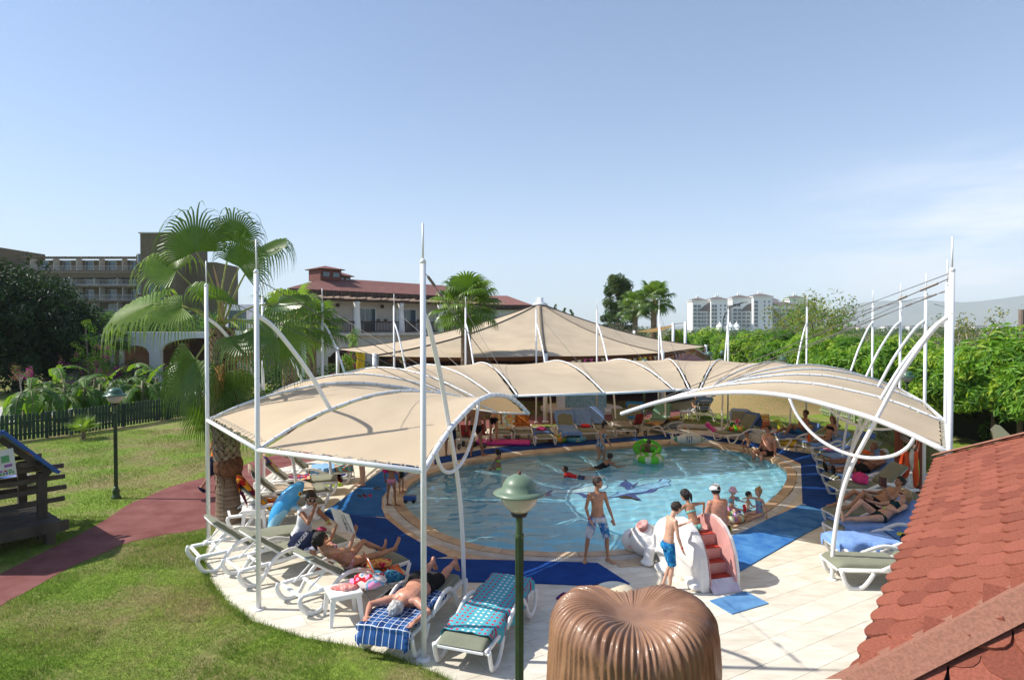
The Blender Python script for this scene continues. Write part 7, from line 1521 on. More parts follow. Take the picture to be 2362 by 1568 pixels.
# ------------------------------------------------------------------ loungers and what lies on them
BT = cloth('blue_towelling', (.19, .33, .66), None); BT2 = cloth('dark_blue_towelling', (.09, .16, .38), None); LBT = cloth('light_blue_towelling', (.22, .42, .68), None)
def pattern(nm, base, sq, scale, w, cols2=None, kind='checker', rot=0):
    m = bpy.data.materials.new(nm); m.use_nodes = True; n = m.node_tree.nodes; l = m.node_tree.links; b = n['Principled BSDF']; b.inputs['Roughness'].default_value = .9; b.inputs['Specular IOR Level'].default_value = .1
    t = n.new('ShaderNodeTexCoord'); sx = n.new('ShaderNodeSeparateXYZ'); l.new(t.outputs['Object'], sx.inputs[0])
    def mth(op, a, c, k=None):
        x = n.new('ShaderNodeMath'); x.operation = op
        for i, q in enumerate((a, c)):
            if q is None: continue
            if isinstance(q, (int, float)): x.inputs[i].default_value = q
            else: l.new(q, x.inputs[i])
        return x.outputs[0]
    def mixc(f, a, c):
        x = n.new('ShaderNodeMixRGB'); l.new(f, x.inputs[0])
        for i, q in ((1, a), (2, c)):
            if isinstance(q, tuple): x.inputs[i].default_value = q + (1,)
            else: l.new(q, x.inputs[i])
        return x.outputs[0]
    def stripes(axis, period, duty, ph_=0): return mth('LESS_THAN', mth('FRACT', mth('ADD', mth('DIVIDE', sx.outputs[axis], period), 50 + ph_), None), duty)
    if kind == 'squares':                 # rows of little squares, red and white
        a = mth('MULTIPLY', stripes(0, .075, .42), stripes(1, .085, .42)); row = stripes(1, .51, .5); colr = mth('LESS_THAN', mth('ABSOLUTE', sx.outputs[0], None), .115)
        gap = mth('SUBTRACT', 1.0, stripes(1, .17 * 2, .0)); c = mixc(a, base, mixc(colr, (.5, .02, .06), (.72, .72, .66)))
    elif kind == 'plaid':
        a = stripes(0, .09, .09); a2 = stripes(1, .09, .09); b1 = stripes(0, .22, .5); b2 = stripes(1, .22, .5); c = mixc(b1, base, sq); c = mixc(mth('MULTIPLY', b2, .5), c, sq); c = mixc(mth('MAXIMUM', a, a2), c, (.65, .68, .72))
    elif kind == 'stripes':
        c = base
        for i, (col_, ph_, du) in enumerate(cols2): c = mixc(stripes(w, scale, du, ph_), c, col_)
    elif kind == 'blots':
        nn = n.new('ShaderNodeTexNoise'); nn.inputs['Scale'].default_value = scale; l.new(t.outputs['Object'], nn.inputs[0]); r = n.new('ShaderNodeValToRGB'); r.color_ramp.interpolation = 'CONSTANT'; e = r.color_ramp.elements
        e[0].position = 0; e[0].color = base + (1,); e[1].position = .9; e[1].color = base + (1,); pos = .4
        for c_ in cols2: el = e.new(pos); el.color = c_ + (1,); pos += .22 / len(cols2)
        el = e.new(pos); el.color = base + (1,); l.new(nn.outputs[0], r.inputs[0]); c = r.outputs[0]
    elif kind == 'zebra':
        wv = n.new('ShaderNodeTexWave'); wv.inputs['Scale'].default_value = 4.5; wv.inputs['Distortion'].default_value = 5; wv.bands_direction = 'Y'; l.new(t.outputs['Object'], wv.inputs[0]); c = mixc(mth('GREATER_THAN', wv.outputs[1], .5), base, sq)
    l.new(c, b.inputs['Base Color']) ; return m
AQT = pattern('aqua_squares_towel', (.09, .38, .46), None, 0, 0, kind='squares'); PLD = pattern('blue_plaid_towel', (.012, .04, .14), (.03, .10, .28), 0, 0, kind='plaid')
STR = pattern('striped_beach_towel', (.62, .55, .42), None, .19, 0, [((.08, .05, .04), 0, .18), ((.35, .12, .05), .3, .1), ((.2, .14, .1), .62, .14)], 'stripes')
REDT = pattern('red_yellow_print_towel', (.38, .015, .015), None, 3.4, 0, [(.7, .3, .02), (.1, .01, .05)], 'blots')
CHT = pattern('blue_cartoon_print_towel', (.012, .05, .2), None, 3.6, 0, [(.4, .02, .03), (.5, .4, .3), (.6, .45, .05)], 'blots')
ORT = pattern('orange_brown_towel', (.45, .16, .03), None, 7, 0, [(.2, .06, .02), (.3, .1, .02)], 'blots'); WST = pattern('white_print_towel', (.6, .66, .64), None, 6, 0, [(.15, .4, .5), (.65, .5, .1), (.5, .1, .1)], 'blots')
ZEB = pattern('zebra_towel', (.6, .57, .52), (.012, .012, .012), 0, 0, kind='zebra'); YBT = pattern('blue_towel_with_yellow_figure', (.01, .045, .22), None, 2.6, 0, [(.5, .3, .04), (.4, .2, .1)], 'blots'); GRT = cloth('pale_green_towelling', (.16, .34, .26)); GYT = pattern('grey_stripe_towel', (.5, .5, .5), None, .09, 1, [((.15, .15, .16), 0, .4)], 'stripes')
def backpts(b, f=0.0, t=1.0, ext=0):      # points on the reclined back surface
    return [(.19 + .74 * k * cos(b), .40 + .74 * k * sin(b) + .012) for k in ([f, (f + t) / 2, t])]
ZS = .417
# near left group
L1 = lounger((462, 1272), (690, 1225), .72, 'empty lounger with raised back at the far left corner of the deck')
L2 = lounger((562, 1300), (765, 1248), .66, 'lounger with raised back where the woman in white sits')
L3 = lounger((688, 1358), (905, 1290), .62, 'lounger with raised back under the woman reading a newspaper')
L4 = lounger((1028, 1330), (878, 1478), 0, 'flat lounger under the sunburnt man, its end toward the lawn')
L5 = lounger((1185, 1352), (1055, 1508), .06, 'flat lounger covered with an aqua towel beside the near lamp')
L6 = lounger((548, 1182), (725, 1160), .75, 'lounger with red towel behind the woman in white')
L7 = lounger((572, 1150), (742, 1132), .75, 'lounger with striped towel next to the red towel one')
L8 = lounger((600, 1122), (768, 1108), .75, 'lounger with cartoon print towel in the left row')
L9 = lounger((652, 1094), (800, 1085), .8, 'lounger with light blue towel, farthest in the left row')
towel(L5, [(-.78, ZS), (-.2, ZS + .01), (.3, ZS + .02), (.96, ZS + .06)], .62, 'aqua towel with rows of red and white squares', AQT, .22, 3, grp=None)
towel(L4, [(-1.04, .2), (-1.0, .34), (-.93, ZS + .01), (-.4, ZS), (.2, ZS + .01)], .62, 'blue plaid towel under the prone man', PLD, .07, 5)
towel(L6, [(.62, .55), (.80, .96), (.70, 1.0), (.22, .46), (-.2, ZS + .01)], .56, 'red towel with yellow print over a raised lounger back', REDT, .14, 2)
towel(L7, [(.80, .90), (.74, .99), (.22, .46), (-.6, ZS + .01)], .58, 'cream and brown striped towel over a raised lounger back', STR, .05, 6)
towel(L8, [(.80, .90), (.74, .99), (.22, .46), (-.3, ZS + .01)], .56, 'dark blue cartoon print towel over a raised lounger back', CHT, .03, 7)
towel(L9, [(.1, ZS + .01), (-.2, ZS + .02), (-.55, ZS + .01)], .6, 'light blue towel lying flat on the farthest left lounger', LBT, .16, 8)
towel(L9, [(-.5, ZS + .03), (-.8, ZS + .02), (-.98, ZS), (-1.02, .2)], .62, 'multicoloured beach towel hanging off the foot of the farthest left lounger', pattern('colour_print_towel', (.05, .15, .3), None, 5, 0, [(.6, .25, .1), (.1, .4, .4), (.6, .55, .45)], 'blots'), .12, 9)
# far row: foot toward the pool
FR_ = [((1066, 985), (1068, 1016), 0, 'lounger at the left end of the far row, behind the standing man', None), ((1170, 978), (1155, 1006), .5, 'lounger with white print towel in the far row', 'w'), ((1195, 975), (1214, 1008), .62, 'lounger with orange towel in the far row', 'o'), ((1238, 986), (1262, 1014), .0, 'flat lounger with dark blue towel in the far row', 'b'), ((1290, 974), (1328, 1012), .85, 'lounger with raised back wholly covered in blue towels, left one', 'B'), ((1332, 972), (1365, 1006), .8, 'lounger with blue towel next to the brown post', 'B2'), ((1362, 969), (1404, 998), .8, 'lounger with blue towel in the middle of the far row', 'B3'), ((1418, 968), (1452, 1000), .95, 'white lounger with zebra towel near the tan leg', 'z')]
FL = {}
for h, f, b, lb, k in FR_: FL[k] = lounger((h[0], h[1] + 4), f, b, lb)
towel(FL['w'], [(.60, .9), (.52, .74), (.2, .44), (-.5, ZS)], .6, 'white towel with aqua and yellow print', WST, .2, 11)
towel(FL['o'], [(.78, .8), (.72, .84), (.2, .44), (.0, ZS)], .58, 'orange brown towel on a raised back', ORT, .06, 12); towel(FL['o'], [(.0, ZS + .01), (-.5, ZS + .02), (-.8, ZS)], .6, 'grey and white striped towel on the seat', GYT, .08, 13)
towel(FL['b'], [(.6, ZS), (0, ZS + .01), (-.6, ZS)], .6, 'crumpled dark blue towel on the flat lounger', BT2, .12, 14)
towel(FL['B'], [(.72, .8), (.66, .99), (.2, .46), (-.5, ZS + .01), (-1.0, ZS), (-1.03, .3)], .6, 'blue towels over a whole lounger, left one', BT, .2, 15)
towel(FL['B2'], [(.74, .85), (.68, .99), (.2, .46), (-.05, ZS + .01)], .6, 'blue towel over the back next to the brown post', BT, .1, 16); towel(FL['B3'], [(.74, .85), (.68, .99), (.2, .46), (-.05, ZS + .01)], .6, 'blue towel over the back in the middle of the far row', BT, .1, 17)
towel(FL['z'], [(.15, .5), (-.1, ZS + .02), (-.9, ZS + .01)], .6, 'black and white zebra towel', ZEB, .12, 18)
# on the grass beyond
LA = lounger((1468, 958), (1455, 985), .9, 'lounger with bright blue towel on the grass behind the zebra one'); towel(LA, [(.7, .85), (.64, 1.0), (.2, .46), (-.4, ZS)], .6, 'bright blue towel on a lounger back by the tent floor', cloth('strong_blue_towelling', (.02, .18, .5)), .1, 19)
LBn = lounger((1535, 958), (1508, 985), .7, 'lounger with pale green towel on the grass under the tan tip of the canopy'); towel(LBn, [(.78, .8), (.7, .92), (.2, .46), (-.5, ZS)], .6, 'pale green towel draped over a lounger back', GRT, .16, 20)
LC = lrot(G(1530, 1002), 205, .5, 'low beach chair lounger with blue and yellow towel at the path end', z=.02); LC.location.z = -.08; towel(LC, [(.76, .7), (.7, .76), (.2, .40), (-.6, ZS - .06), (-.9, ZS - .08)], .6, 'dark blue towel with yellow figure on a low chair', YBT, .04, 21)
LD_ = lrot(G(1617, 965), 180, .95, 'lounger on the grass seen from behind, with a reader in it', z=.0); towel(LD_, [(.60, .82), (.64, 1.04), (.52, .98), (.2, .46)], .6, 'blue towel over the back of the lounger with the reader', BT, .05, 22)
LE = lounger((1712, 982), (1685, 1000), .9, 'lounger on the grass with pale blue towel beside the mound'); towel(LE, [(.7, .8), (.66, 1.0), (.2, .46), (-.1, ZS)], .6, 'pale blue towel hanging over a chair back before the mound', cloth('pale_blue_towelling', (.3, .42, .7)), .12, 23)
LF = lounger((1740, 996), (1672, 1002), .95, 'lounger with dark blue towel and duck ring on its seat'); towel(LF, [(.72, .5), (.66, 1.02), (.2, .46), (.05, ZS)], .62, 'slate blue towel over the raised back by the pink bags', BT2, .1, 24)
# right hand group: foot toward the pool, head to the right
RG = [('R1', (1878, 1008), (1796, 1010), .5, 'lounger of the man with raised knees, farthest right'), ('R2', (1955, 1022), (1850, 1030), .5, 'lounger shared by the woman and the small child'), ('R3', (2015, 1042), (1885, 1050), .7, 'lounger covered in blue towels behind the bow tube'), ('R4', (2030, 1058), (1900, 1062), .75, 'empty lounger with slatted raised back between the blue ones'), ('R5', (2040, 1078), (1908, 1082), .5, 'lounger under the lying woman in the back pair'), ('R6', (2062, 1098), (1920, 1102), .6, 'lounger under the man in black shorts'), ('R7', (2090, 1124), (1930, 1124), .75, 'olive lounger carrying a pink bag'), ('R8', (2105, 1184), (1930, 1186), .55, 'lounger under the man reading'), ('R9', (2122, 1214), (1932, 1220), .5, 'lounger under the woman in the dark bikini'), ('R10', (2150, 1262), (1942, 1258), .05, 'flat lounger covered in blue towels next to the roof'), ('R11', (2170, 1304), (1930, 1300), .05, 'empty green lounger nearest the red roof')]
RL = {}
for k, h, f, b, lb in RG: RL[k] = lounger(h, f, b, lb)
for k, m, lb, sd_ in (('R1', BT2, 'blue towel under the man with raised knees', 31), ('R2', BT, 'blue towel under the woman with the child', 32), ('R5', BT, 'blue towel under the lying woman', 35), ('R6', BT, 'blue towel under the man in black shorts', 36), ('R9', BT, 'blue towel under the woman in the dark bikini', 39)):
    towel(RL[k], [(.7, .80 if k != 'R2' else .7), (.2, .445), (-.3, ZS), (-.9, ZS)], .6, lb, m, .12, sd_)
towel(RL['R3'], [(.74, .78), (.72, .92), (.2, .46), (-.9, ZS)], .62, 'dark blue towels over the whole raised lounger at right', BT2, .14, 33); towel(RL['R4'], [(-.1, ZS), (-.9, ZS + .01)], .62, 'blue towel on the seat of the slatted lounger', BT, .14, 34)
towel(RL['R10'], [(.1, ZS + .02), (-.4, ZS + .03), (-.93, ZS + .01), (-.99, .3)], .64, 'bright blue towel, sunlit, on the flat lounger by the roof', BT, .16, 40); towel(RL['R10'], [(.95, ZS + .06), (.5, ZS + .05), (.12, ZS + .03)], .64, 'second bright blue towel on the flat lounger by the roof', cloth('mid_blue_towelling', (.08, .22, .52)), .14, 41)

# ------------------------------------------------------------------ people on loungers
def on(t, label, pelvis, H, pose, **k): return person(label, t.location, t.rotation_euler[2], H, pose, ground=False, pelvis=pelvis, **k)
def lie(b, **k): d = dict(T=(0, cos(b), sin(b)), F=(0, -sin(b), cos(b)), la=(-.35, -.8, -.1), lf=(.3, -.9, .1), ra=(.35, -.8, -.1), rf=(-.3, -.9, .1), lt=(-.1, -1, .03), ls=(-.05, -1, -.03), rt=(.1, -1, .03), rs=(.05, -1, -.03), lft=(-.2, -.2, 1), rft=(.2, -.2, 1), hf=(0, -.6, .8), hu=(0, .8, .6)); d.update(k); return d
# woman with white top sitting sideways on L2 (faces the right)
ql = L2.location; v_ = G(697, 1248, .42); yw = yaw_to(.75, -.45)
pw_, inf = person('woman in a sleeveless white top and white sunglasses resting her chin on her hand', (v_.x, v_.y, .02), yw, 1.78, dict(T=(0, .26, 1), bend=.2, ra=(.25, .9, -.45), rf=(-.35, .25, 1), rh=(-.3, .2, 1), la=(-.15, .8, -.6), lf=(.5, .75, .0), lt=(-.12, 1, .02), ls=(0, .1, -1), rt=(.12, 1, .02), rs=(0, .1, -1), hf=(.55, 1, -.1), hu=(.05, .25, 1), rcurl=.9), skin='dark', hair=('brown', 'short'), wear=(('shirt', CL['whitec'], {'sl': .12, 'low': -.1, 'hem': .25}), ('shorts', CL['navy'], {'len': .9, 'top': .1}), ('glasses', MATS['white_plastic']), ('band', LIMEB, {'sd': 'l'})), female=True, girth=1.12, ground=False, pelvis=(0, 0, .53), vox=.010)
# woman reading the newspaper on L3
pr_, inf3 = on(L3, 'woman with dark ponytail in a pink bikini reading a newspaper on a lounger', (0, .02, .50), 1.68, lie(.62, T=(0, cos(.62), sin(.62)), la=(-.45, -.75, .05), lf=(.15, -.35, .9), ra=(.4, -.75, .0), rf=(-.1, -.45, .9), lt=(-.15, -1, .5), ls=(.2, -.9, -.55), rt=(.18, -1, .05), rs=(-.1, -1, .0), hf=(0, -1, .15), hu=(0, .25, 1)), skin='tan', hair=('black', 'pony'), wear=(('bikini', CL['pinkpat']), ('glasses', BLACK)), female=True, vox=.010)
hl, hr_ = inf3['lim']['l']['wr'], inf3['lim']['r']['wr']; npap = thing('newspaper', 'open newspaper held up by the woman on the lounger', 'newspaper', L3.location, L3.rotation_euler[2]); cmid = (hl + hr_) / 2 + Vector((0, -.05, .06)); PAP = mat('newsprint', (.62, .6, .56), .85, .05, 6); INK = mat('ink_grey', (.09, .09, .09), .8)
pu = Vector((0, .38, .92)).normalized(); pn_ = Vector((0, -.92, .38)); 
for sg in (-1, 1):
    rows = []
    for i in range(7): u = i / 6; rows.append([cmid + Vector((sg * u * .29, 0, 0)) + pu * (v * .46 - .16) + pn_ * (-.05 * u + .015 * sin(u * 5 + v * 3)) for v in [j / 8 for j in range(9)]])
    mb = MB(); mb.grid(rows, 7, 9, flip=sg < 0); mb.grid([[q - pn_ * .003 for q in r] for r in rows], 7, 9, flip=sg > 0); mb.build('page', PAP, npap, True)
M_np = Matrix((Vector((-1, 0, 0)), pu, -pn_)).transposed()
for i, tx in enumerate(['Stalker stood', 'in front of me', 'and lifted his', 'top and showed']): text_obj(tx, cmid + pu * (.16 - i * .045) - pn_ * .012 + Vector((.14, 0, 0)), M_np.to_euler(), .04, INK, npap)
for i in range(12):
    for c in range(3):
        if c < 2 and i < 6: continue
        mb = MB(); mb.box(cmid + Vector((.21 - c * .12 - (.05 if c == 2 else 0), 0, 0)) + pu * (.2 - i * .027) - pn_ * .008, (.09, .009, .004), R=M_np); mb.build('text_line', INK, npap)
mb = MB(); mb.box(cmid + Vector((-.06, 0, 0)) + pu * .17 - pn_ * .01, (.07, .1, .004), R=M_np); mb.build('picture', INK, npap)
# prone man on L4: head toward the lawn (foot end of the lounger), face turned to the right
pm_, inf4 = on(L4, 'grey haired man with sunburnt back lying face down on a lounger', (0, .12, .50), 1.82, dict(T=(0, -1, .02), F=(0, 0, -1), la=(-.75, -.55, -.1), lf=(.35, -1, -.12), lh=(.25, -1, -.2), ra=(.75, -.55, -.1), rf=(-.35, -1, -.12), rh=(-.3, -1, -.2), lt=(-.12, 1, -.05), ls=(-.05, 1, .18), rt=(.14, 1, -.05), rs=(.1, 1, .10), lft=(0, .4, -1), rft=(0, .4, -1), hf=(-.8, -.1, -.5), hu=(0, -1, .05)), skin='red', hair=('grey', 'short'), wear=(('shorts', CL['blackc'], {'len': .78, 'top': .22}),), girth=1.14, vox=.010)
# right hand sunbathers
on(RL['R9'], 'woman with tied blond hair in a dark teal bikini lying with one knee raised', (0, .03, .51), 1.68, lie(.5, lt=(-.1, -1, .03), ls=(0, -1, 0), rt=(.12, -.75, .72), rs=(.05, -.75, -.75), la=(-.4, -.8, -.15), lf=(.5, -.8, .15), ra=(.4, -.8, -.2), rf=(-.2, -.9, .3), hf=(-.2, -1, .1), hu=(0, .3, 1), rft=(0, -1, -.1)), skin='fair', hair=('blond', 'pony'), wear=(('bikini', CL['teal']), ('glasses', BLACK), ('band', LIMEB, {'sd': 'l'})), female=True, vox=.0105)
pb_, infb = on(RL['R8'], 'dark haired man reading a book on a lounger with knees raised', (0, .03, .50), 1.78, lie(.55, lt=(-.12, -.8, .65), ls=(0, -.75, -.7), rt=(.14, -.85, .55), rs=(.05, -.8, -.6), la=(-.25, -.7, -.2), lf=(.2, -.45, .85), ra=(.3, -.7, -.3), rf=(-.3, -.8, .2), hf=(0, -1, -.05), hu=(0, .2, 1), lft=(0, -1, -.1), rft=(0, -1, -.1)), skin='tan', hair=('black', 'short'), wear=(('shorts', CL['blackc'], {'len': .5}),), vox=.0105)
bk = thing('book', 'open paperback held up by the dark haired man', 'book', RL['R8'].location, RL['R8'].rotation_euler[2]); c_ = infb['lim']['l']['wr'] + Vector((0, -.04, .12))
for sg in (-1, 1): mb = MB(); mb.box(c_ + Vector((sg * .065, -.01, 0)), (.13, .012, .2), R=Matrix.Rotation(sg * .3, 3, 'Z')); mb.build('cover', mat('black_red_cover', (.05, .02, .02), .5, .2, 20, col2=(.35, .05, .02), cover=(.55, .6)), bk); mb = MB(); mb.box(c_ + Vector((sg * .062, .003, 0)), (.12, .012, .19), R=Matrix.Rotation(sg * .3, 3, 'Z')); mb.build('pages', PAP, bk)
on(RL['R6'], 'man in black shorts and ankle sandals lying back on a lounger', (0, .0, .50), 1.8, lie(.45, hf=(0, -1, .2), hu=(0, .4, 1), la=(-.3, -.85, -.15), lf=(.4, -.7, .3)), skin='dark', hair=('grey', 'short'), wear=(('shorts', CL['blackc'], {'len': .7}), ('glasses', BLACK), ('shoes', CL['blackc'])), girth=1.1, vox=.012)
on(RL['R5'], 'tanned woman lying back in the shade behind the man in black shorts', (0, .0, .50), 1.68, lie(.45, hf=(0, -1, .2), hu=(0, .4, 1), la=(-.3, -.85, -.15), lf=(.4, -.7, .3)), skin='dark', hair=('auburn', 'short'), wear=(('bikini', CL['orangec']),), female=True, vox=.0125)
on(RL['R2'], 'woman in a black bikini sitting up on a lounger and looking down', (0, .1, .50), 1.66, lie(1.15, la=(-.5, -.3, -.8), lf=(.4, -.9, .1), ra=(.5, -.3, -.7), rf=(-.5, -.8, .1), hf=(0, -.8, -.6), hu=(0, -.1, 1), rt=(.25, -1, .2), rs=(-.3, -1, -.25)), skin='tan', hair=('auburn', 'long'), wear=(('bikini', CL['blackc']),), female=True, vox=.0125)
on(RL['R2'], 'small child in orange sitting on the foot of the lounger by the woman', (-.05, -.62, .47), 1.0, lie(1.45, hf=(.3, 1, -.1), F=(0, 1, 0), la=(-.3, .3, -.9), lf=(0, .8, -.4), ra=(.3, .3, -.9), rf=(0, .8, -.4), lt=(-.2, 1, 0), ls=(0, 1, -.1), rt=(.2, 1, 0), rs=(0, 1, -.1), lft=(0, .2, 1), rft=(0, .2, 1), hu=(0, 0, 1)), skin='tan', hair=('blond', 'short'), wear=(('swimsuit', CL['orangec']),), vox=.0115)
on(RL['R1'], 'tanned man with dark hair sitting up with one knee raised at the far right', (0, .05, .50), 1.8, lie(1.0, la=(-.3, -.3, -.9), lf=(.4, -.8, .1), ra=(.35, -.1, -.9), rf=(-.2, -.7, -.2), lt=(-.15, -.8, .7), ls=(0, -.6, -.85), rt=(.2, -.9, .25), rs=(-.2, -.9, -.35), lft=(0, -1, 0), rft=(0, -1, 0), hf=(0, -1, 0), hu=(0, -.05, 1)), skin='dark', hair=('black', 'short'), wear=(('shorts', CL['bluet'], {'len': .5}),), girth=1.12, vox=.0125)
rd2, _i = on(LD_, 'brown haired person reading on the grass lounger with the back to us', (0, .08, .50), 1.7, lie(.95, la=(-.4, -.7, -.2), lf=(.1, -.5, .8), ra=(.4, -.7, -.2), rf=(.1, -.5, .8), hf=(0, -1, -.1), hu=(0, .1, 1)), skin='tan', hair=('auburn', 'long'), wear=(('shirt', CL['whitec']), ('shorts', CL['bluet'])), female=True, vox=.0125)
b2 = thing('magazine', 'white magazine held up by the reader on the grass', 'magazine', LD_.location, LD_.rotation_euler[2]); mb = MB(); c_ = _i['lim']['r']['wr'] + Vector((-.15, 0, .15)); mb.box(c_ + Vector((-.13, 0, 0)), (.22, .01, .3), R=Matrix.Rotation(.3, 3, 'Z')); mb.box(c_ + Vector((.1, 0, 0)), (.22, .01, .3), R=Matrix.Rotation(-.3, 3, 'Z')); mb.build('page', PAP, b2)

# ------------------------------------------------------------------ tables, chairs, bags, shoes, toys
def side_table(p, rz, label, s=1.0):
    t = thing('side_table', label, 'table', (p.x, p.y, .02 if p.y < 22 else 0), rz, 'small white plastic tables'); mb = MB(); mb.box((0, 0, .41 * s), (.46 * s, .46 * s, .035), ch=.01); mb.build('table_top', PLASTIC, t); mb = MB(); mb.box((0, 0, .375 * s), (.42 * s, .42 * s, .05)); mb.build('apron', PLASTIC, t)
    for sx in (-1, 1):
        for sy in (-1, 1): mb = MB(); a = Vector((sx * .18 * s, sy * .18 * s, .36 * s)); b = Vector((sx * .22 * s, sy * .22 * s, 0)); d = (b - a); xx = Vector((1, 0, 0)); mb.add([a + Vector((-.04, -.008, 0)), a + Vector((.04, -.008, 0)), a + Vector((.04, .02, 0)), a + Vector((-.04, .02, 0)), b + Vector((-.022, -.008, 0)), b + Vector((.022, -.008, 0)), b + Vector((.022, .014, 0)), b + Vector((-.022, .014, 0))], [(0, 1, 2, 3), (7, 6, 5, 4), (0, 4, 5, 1), (1, 5, 6, 2), (2, 6, 7, 3), (3, 7, 4, 0)]); mb.build('leg', PLASTIC, t)
    return t
T1 = side_table(G(792, 1428), radians(28), 'white plastic side table with a pink bikini on it, beside the prone man')
side_table(G(1583, 969), radians(5), 'white plastic side table beside the reader on the grass')
side_table(G(586, 1218), radians(20), 'white plastic side table between the palm and the loungers')
def crumple(name, label, cat, p, size, m, seed, amp=.35, z=0.0, grp=None, rz=0):
    rr_ = random.Random(seed); mb = MB(); n_, m__ = 26, 14; v = []; f = []
    mb.ball((0, 0, size[2] * .5), size, n_, m__)
    for i, q in enumerate(mb.v): k = 1 + amp * noise.noise(q * (6 / max(size)) * .35 + Vector((seed, seed * .7, 0))) + amp * .5 * noise.noise(q * (14 / max(size)) * .35 + Vector((0, seed, 0))); mb.v[i] = Vector((q.x * k, q.y * k, max(.004, q.z * k)))
    o = mb.build(name, m, None, True); o.location = (p.x, p.y, p.z + z); o.rotation_euler = (0, 0, rz); return tag(o, label, cat, grp)
def at(t, x, y, z): return ROOTM[t.name] @ Vector((x, y, z))
PKC = cloth('salmon_pink_cloth', (.75, .2, .18), (.8, .45, .4), 30)
crumple('bikini_bundle', 'crumpled salmon pink bikini on the white side table', 'swimwear', at(T1, .03, -.02, .425), (.16, .10, .045), PKC, 2); crumple('bikini_bundle', 'small knotted pink bikini tie on the table', 'swimwear', at(T1, -.12, .05, .425), (.05, .04, .03), PKC, 4)
TI = G(697, 1235, .42)
bg_ = crumple('beach_bag', 'navy blue beach bag with white lettering beside the woman in white', 'bag', G(703, 1262, .42), (.27, .17, .17), CL['navy'], 5, .2, rz=.4); bg_.location.z = .42
text_obj('HILFIGER', (-.06, -.19, .17), (radians(65), radians(-50), 0), .085, CL['whitec'], bg_)
crumple('scarf', 'blue and white crumpled scarf on the green cushion', 'scarf', G(700, 1243, .42) + Vector((0, -.1, 0)), (.2, .08, .04), pattern('blue_white_scarf', (.6, .6, .65), None, 18, 0, [(.05, .1, .3), (.4, .4, .5)], 'blots'), 6).location = G(699, 1283, .42) + Vector((.0, .35, .0))
crumple('sandals', 'pink rubber sandals on the lounger end', 'sandals', G(742, 1224, .42), (.1, .07, .045), cloth('pink_rubber', (.35, .05, .12)), 7)
bt = crumple('beach_bag', 'red and white printed sports bag under the far left lounger', 'bag', G(768, 1112), (.26, .17, .19), pattern('red_white_bag', (.5, .02, .03), None, 5, 0, [(.7, .65, .6), (.02, .02, .02)], 'blots'), 8, .15)
crumple('plastic_bag', 'lime green plastic bag on the paving', 'bag', G(770, 1122), (.22, .12, .1), mat('lime_plastic', (.5, .75, .03), .35, .1, 8), 9, .4)
crumple('rucksack', 'blue rucksack with red trim behind the sports bag', 'bag', G(795, 1100), (.2, .14, .17), cloth('royal_blue_nylon', (.02, .08, .4)), 10, .15)
crumple('towel_heap', 'heap of pink and red towels on the folding chair', 'towels', G(853, 1350, .42), (.26, .17, .12), pattern('pink_towel_print', (.75, .3, .5), None, 4, 0, [(.5, .02, .03), (.75, .65, .6), (.2, .4, .6)], 'blots'), 11, .4)
crumple('towel_heap', 'dark blue patterned cloth heap on the folding chair', 'towels', G(895, 1338, .42), (.24, .14, .09), pattern('navy_paisley', (.01, .04, .12), None, 12, 0, [(.05, .2, .3), (.02, .1, .2)], 'blots'), 12, .4)
crumple('cloth_heap', 'magenta shorts with yellow print beside the reading woman', 'shorts', G(866, 1303, .40), (.26, .15, .06), pattern('magenta_yellow_print', (.5, .01, .08), None, 9, 0, [(.7, .5, .15), (.6, .3, .1)], 'blots'), 13, .3)
pk = crumple('beach_bag', 'pink beach bag on the olive lounger at right', 'bag', at(RL['R7'], .05, -.3, .42), (.15, .26, .17), cloth('hot_pink_cloth', (.6, .05, .2)), 14, .2)
crumple('bucket_hat', 'tan wide brimmed straw hat on a lounger back', 'hat', G(1925, 985, .6), (.2, .2, .1), cloth('straw', (.35, .28, .14)), 15, .1)
crumple('beach_bag', 'pale blue and white beach bag behind the reading man', 'bag', at(RL['R8'], .1, 1.05, .25), (.22, .16, .24), cloth('blue_white_bag', (.15, .25, .5), (.6, .6, .65), 9), 16, .2)
crumple('beach_bag', 'black beach bag on the sunlit blue towels', 'bag', at(RL['R10'], .12, .35, .44), (.16, .12, .07), CL['blackc'], 17, .3)
crumple('cloth_heap', 'pink swim ring deflated on the blue towel at right', 'swim ring', at(RL['R3'], .0, -.5, .42), (.26, .2, .05), cloth('pink_print_vinyl', (.6, .12, .3), (.7, .5, .5), 12), 18, .3)
crumple('towel_heap', 'magenta towel heap on the flat lounger in the far row', 'towels', at(FL['b'], .0, .1, .42), (.2, .28, .08), cloth('magenta_towelling', (.35, .04, .14)), 19, .3)
crumple('red_cushion', 'red inflatable cushion on the lounger by the brown post', 'cushion', at(FL['B2'], .0, -.25, .42), (.2, .16, .08), mat('red_vinyl', (.6, .01, .02), .3), 20, .1)
cr2 = crumple('cloth_heap', 'white and red clothes heap on the chair near the duck ring', 'clothes', G(1700, 985, .4), (.3, .2, .2), pattern('pink_red_heap', (.5, .1, .2), None, 5, 0, [(.65, .5, .5), (.1, .05, .05)], 'blots'), 21, .4)
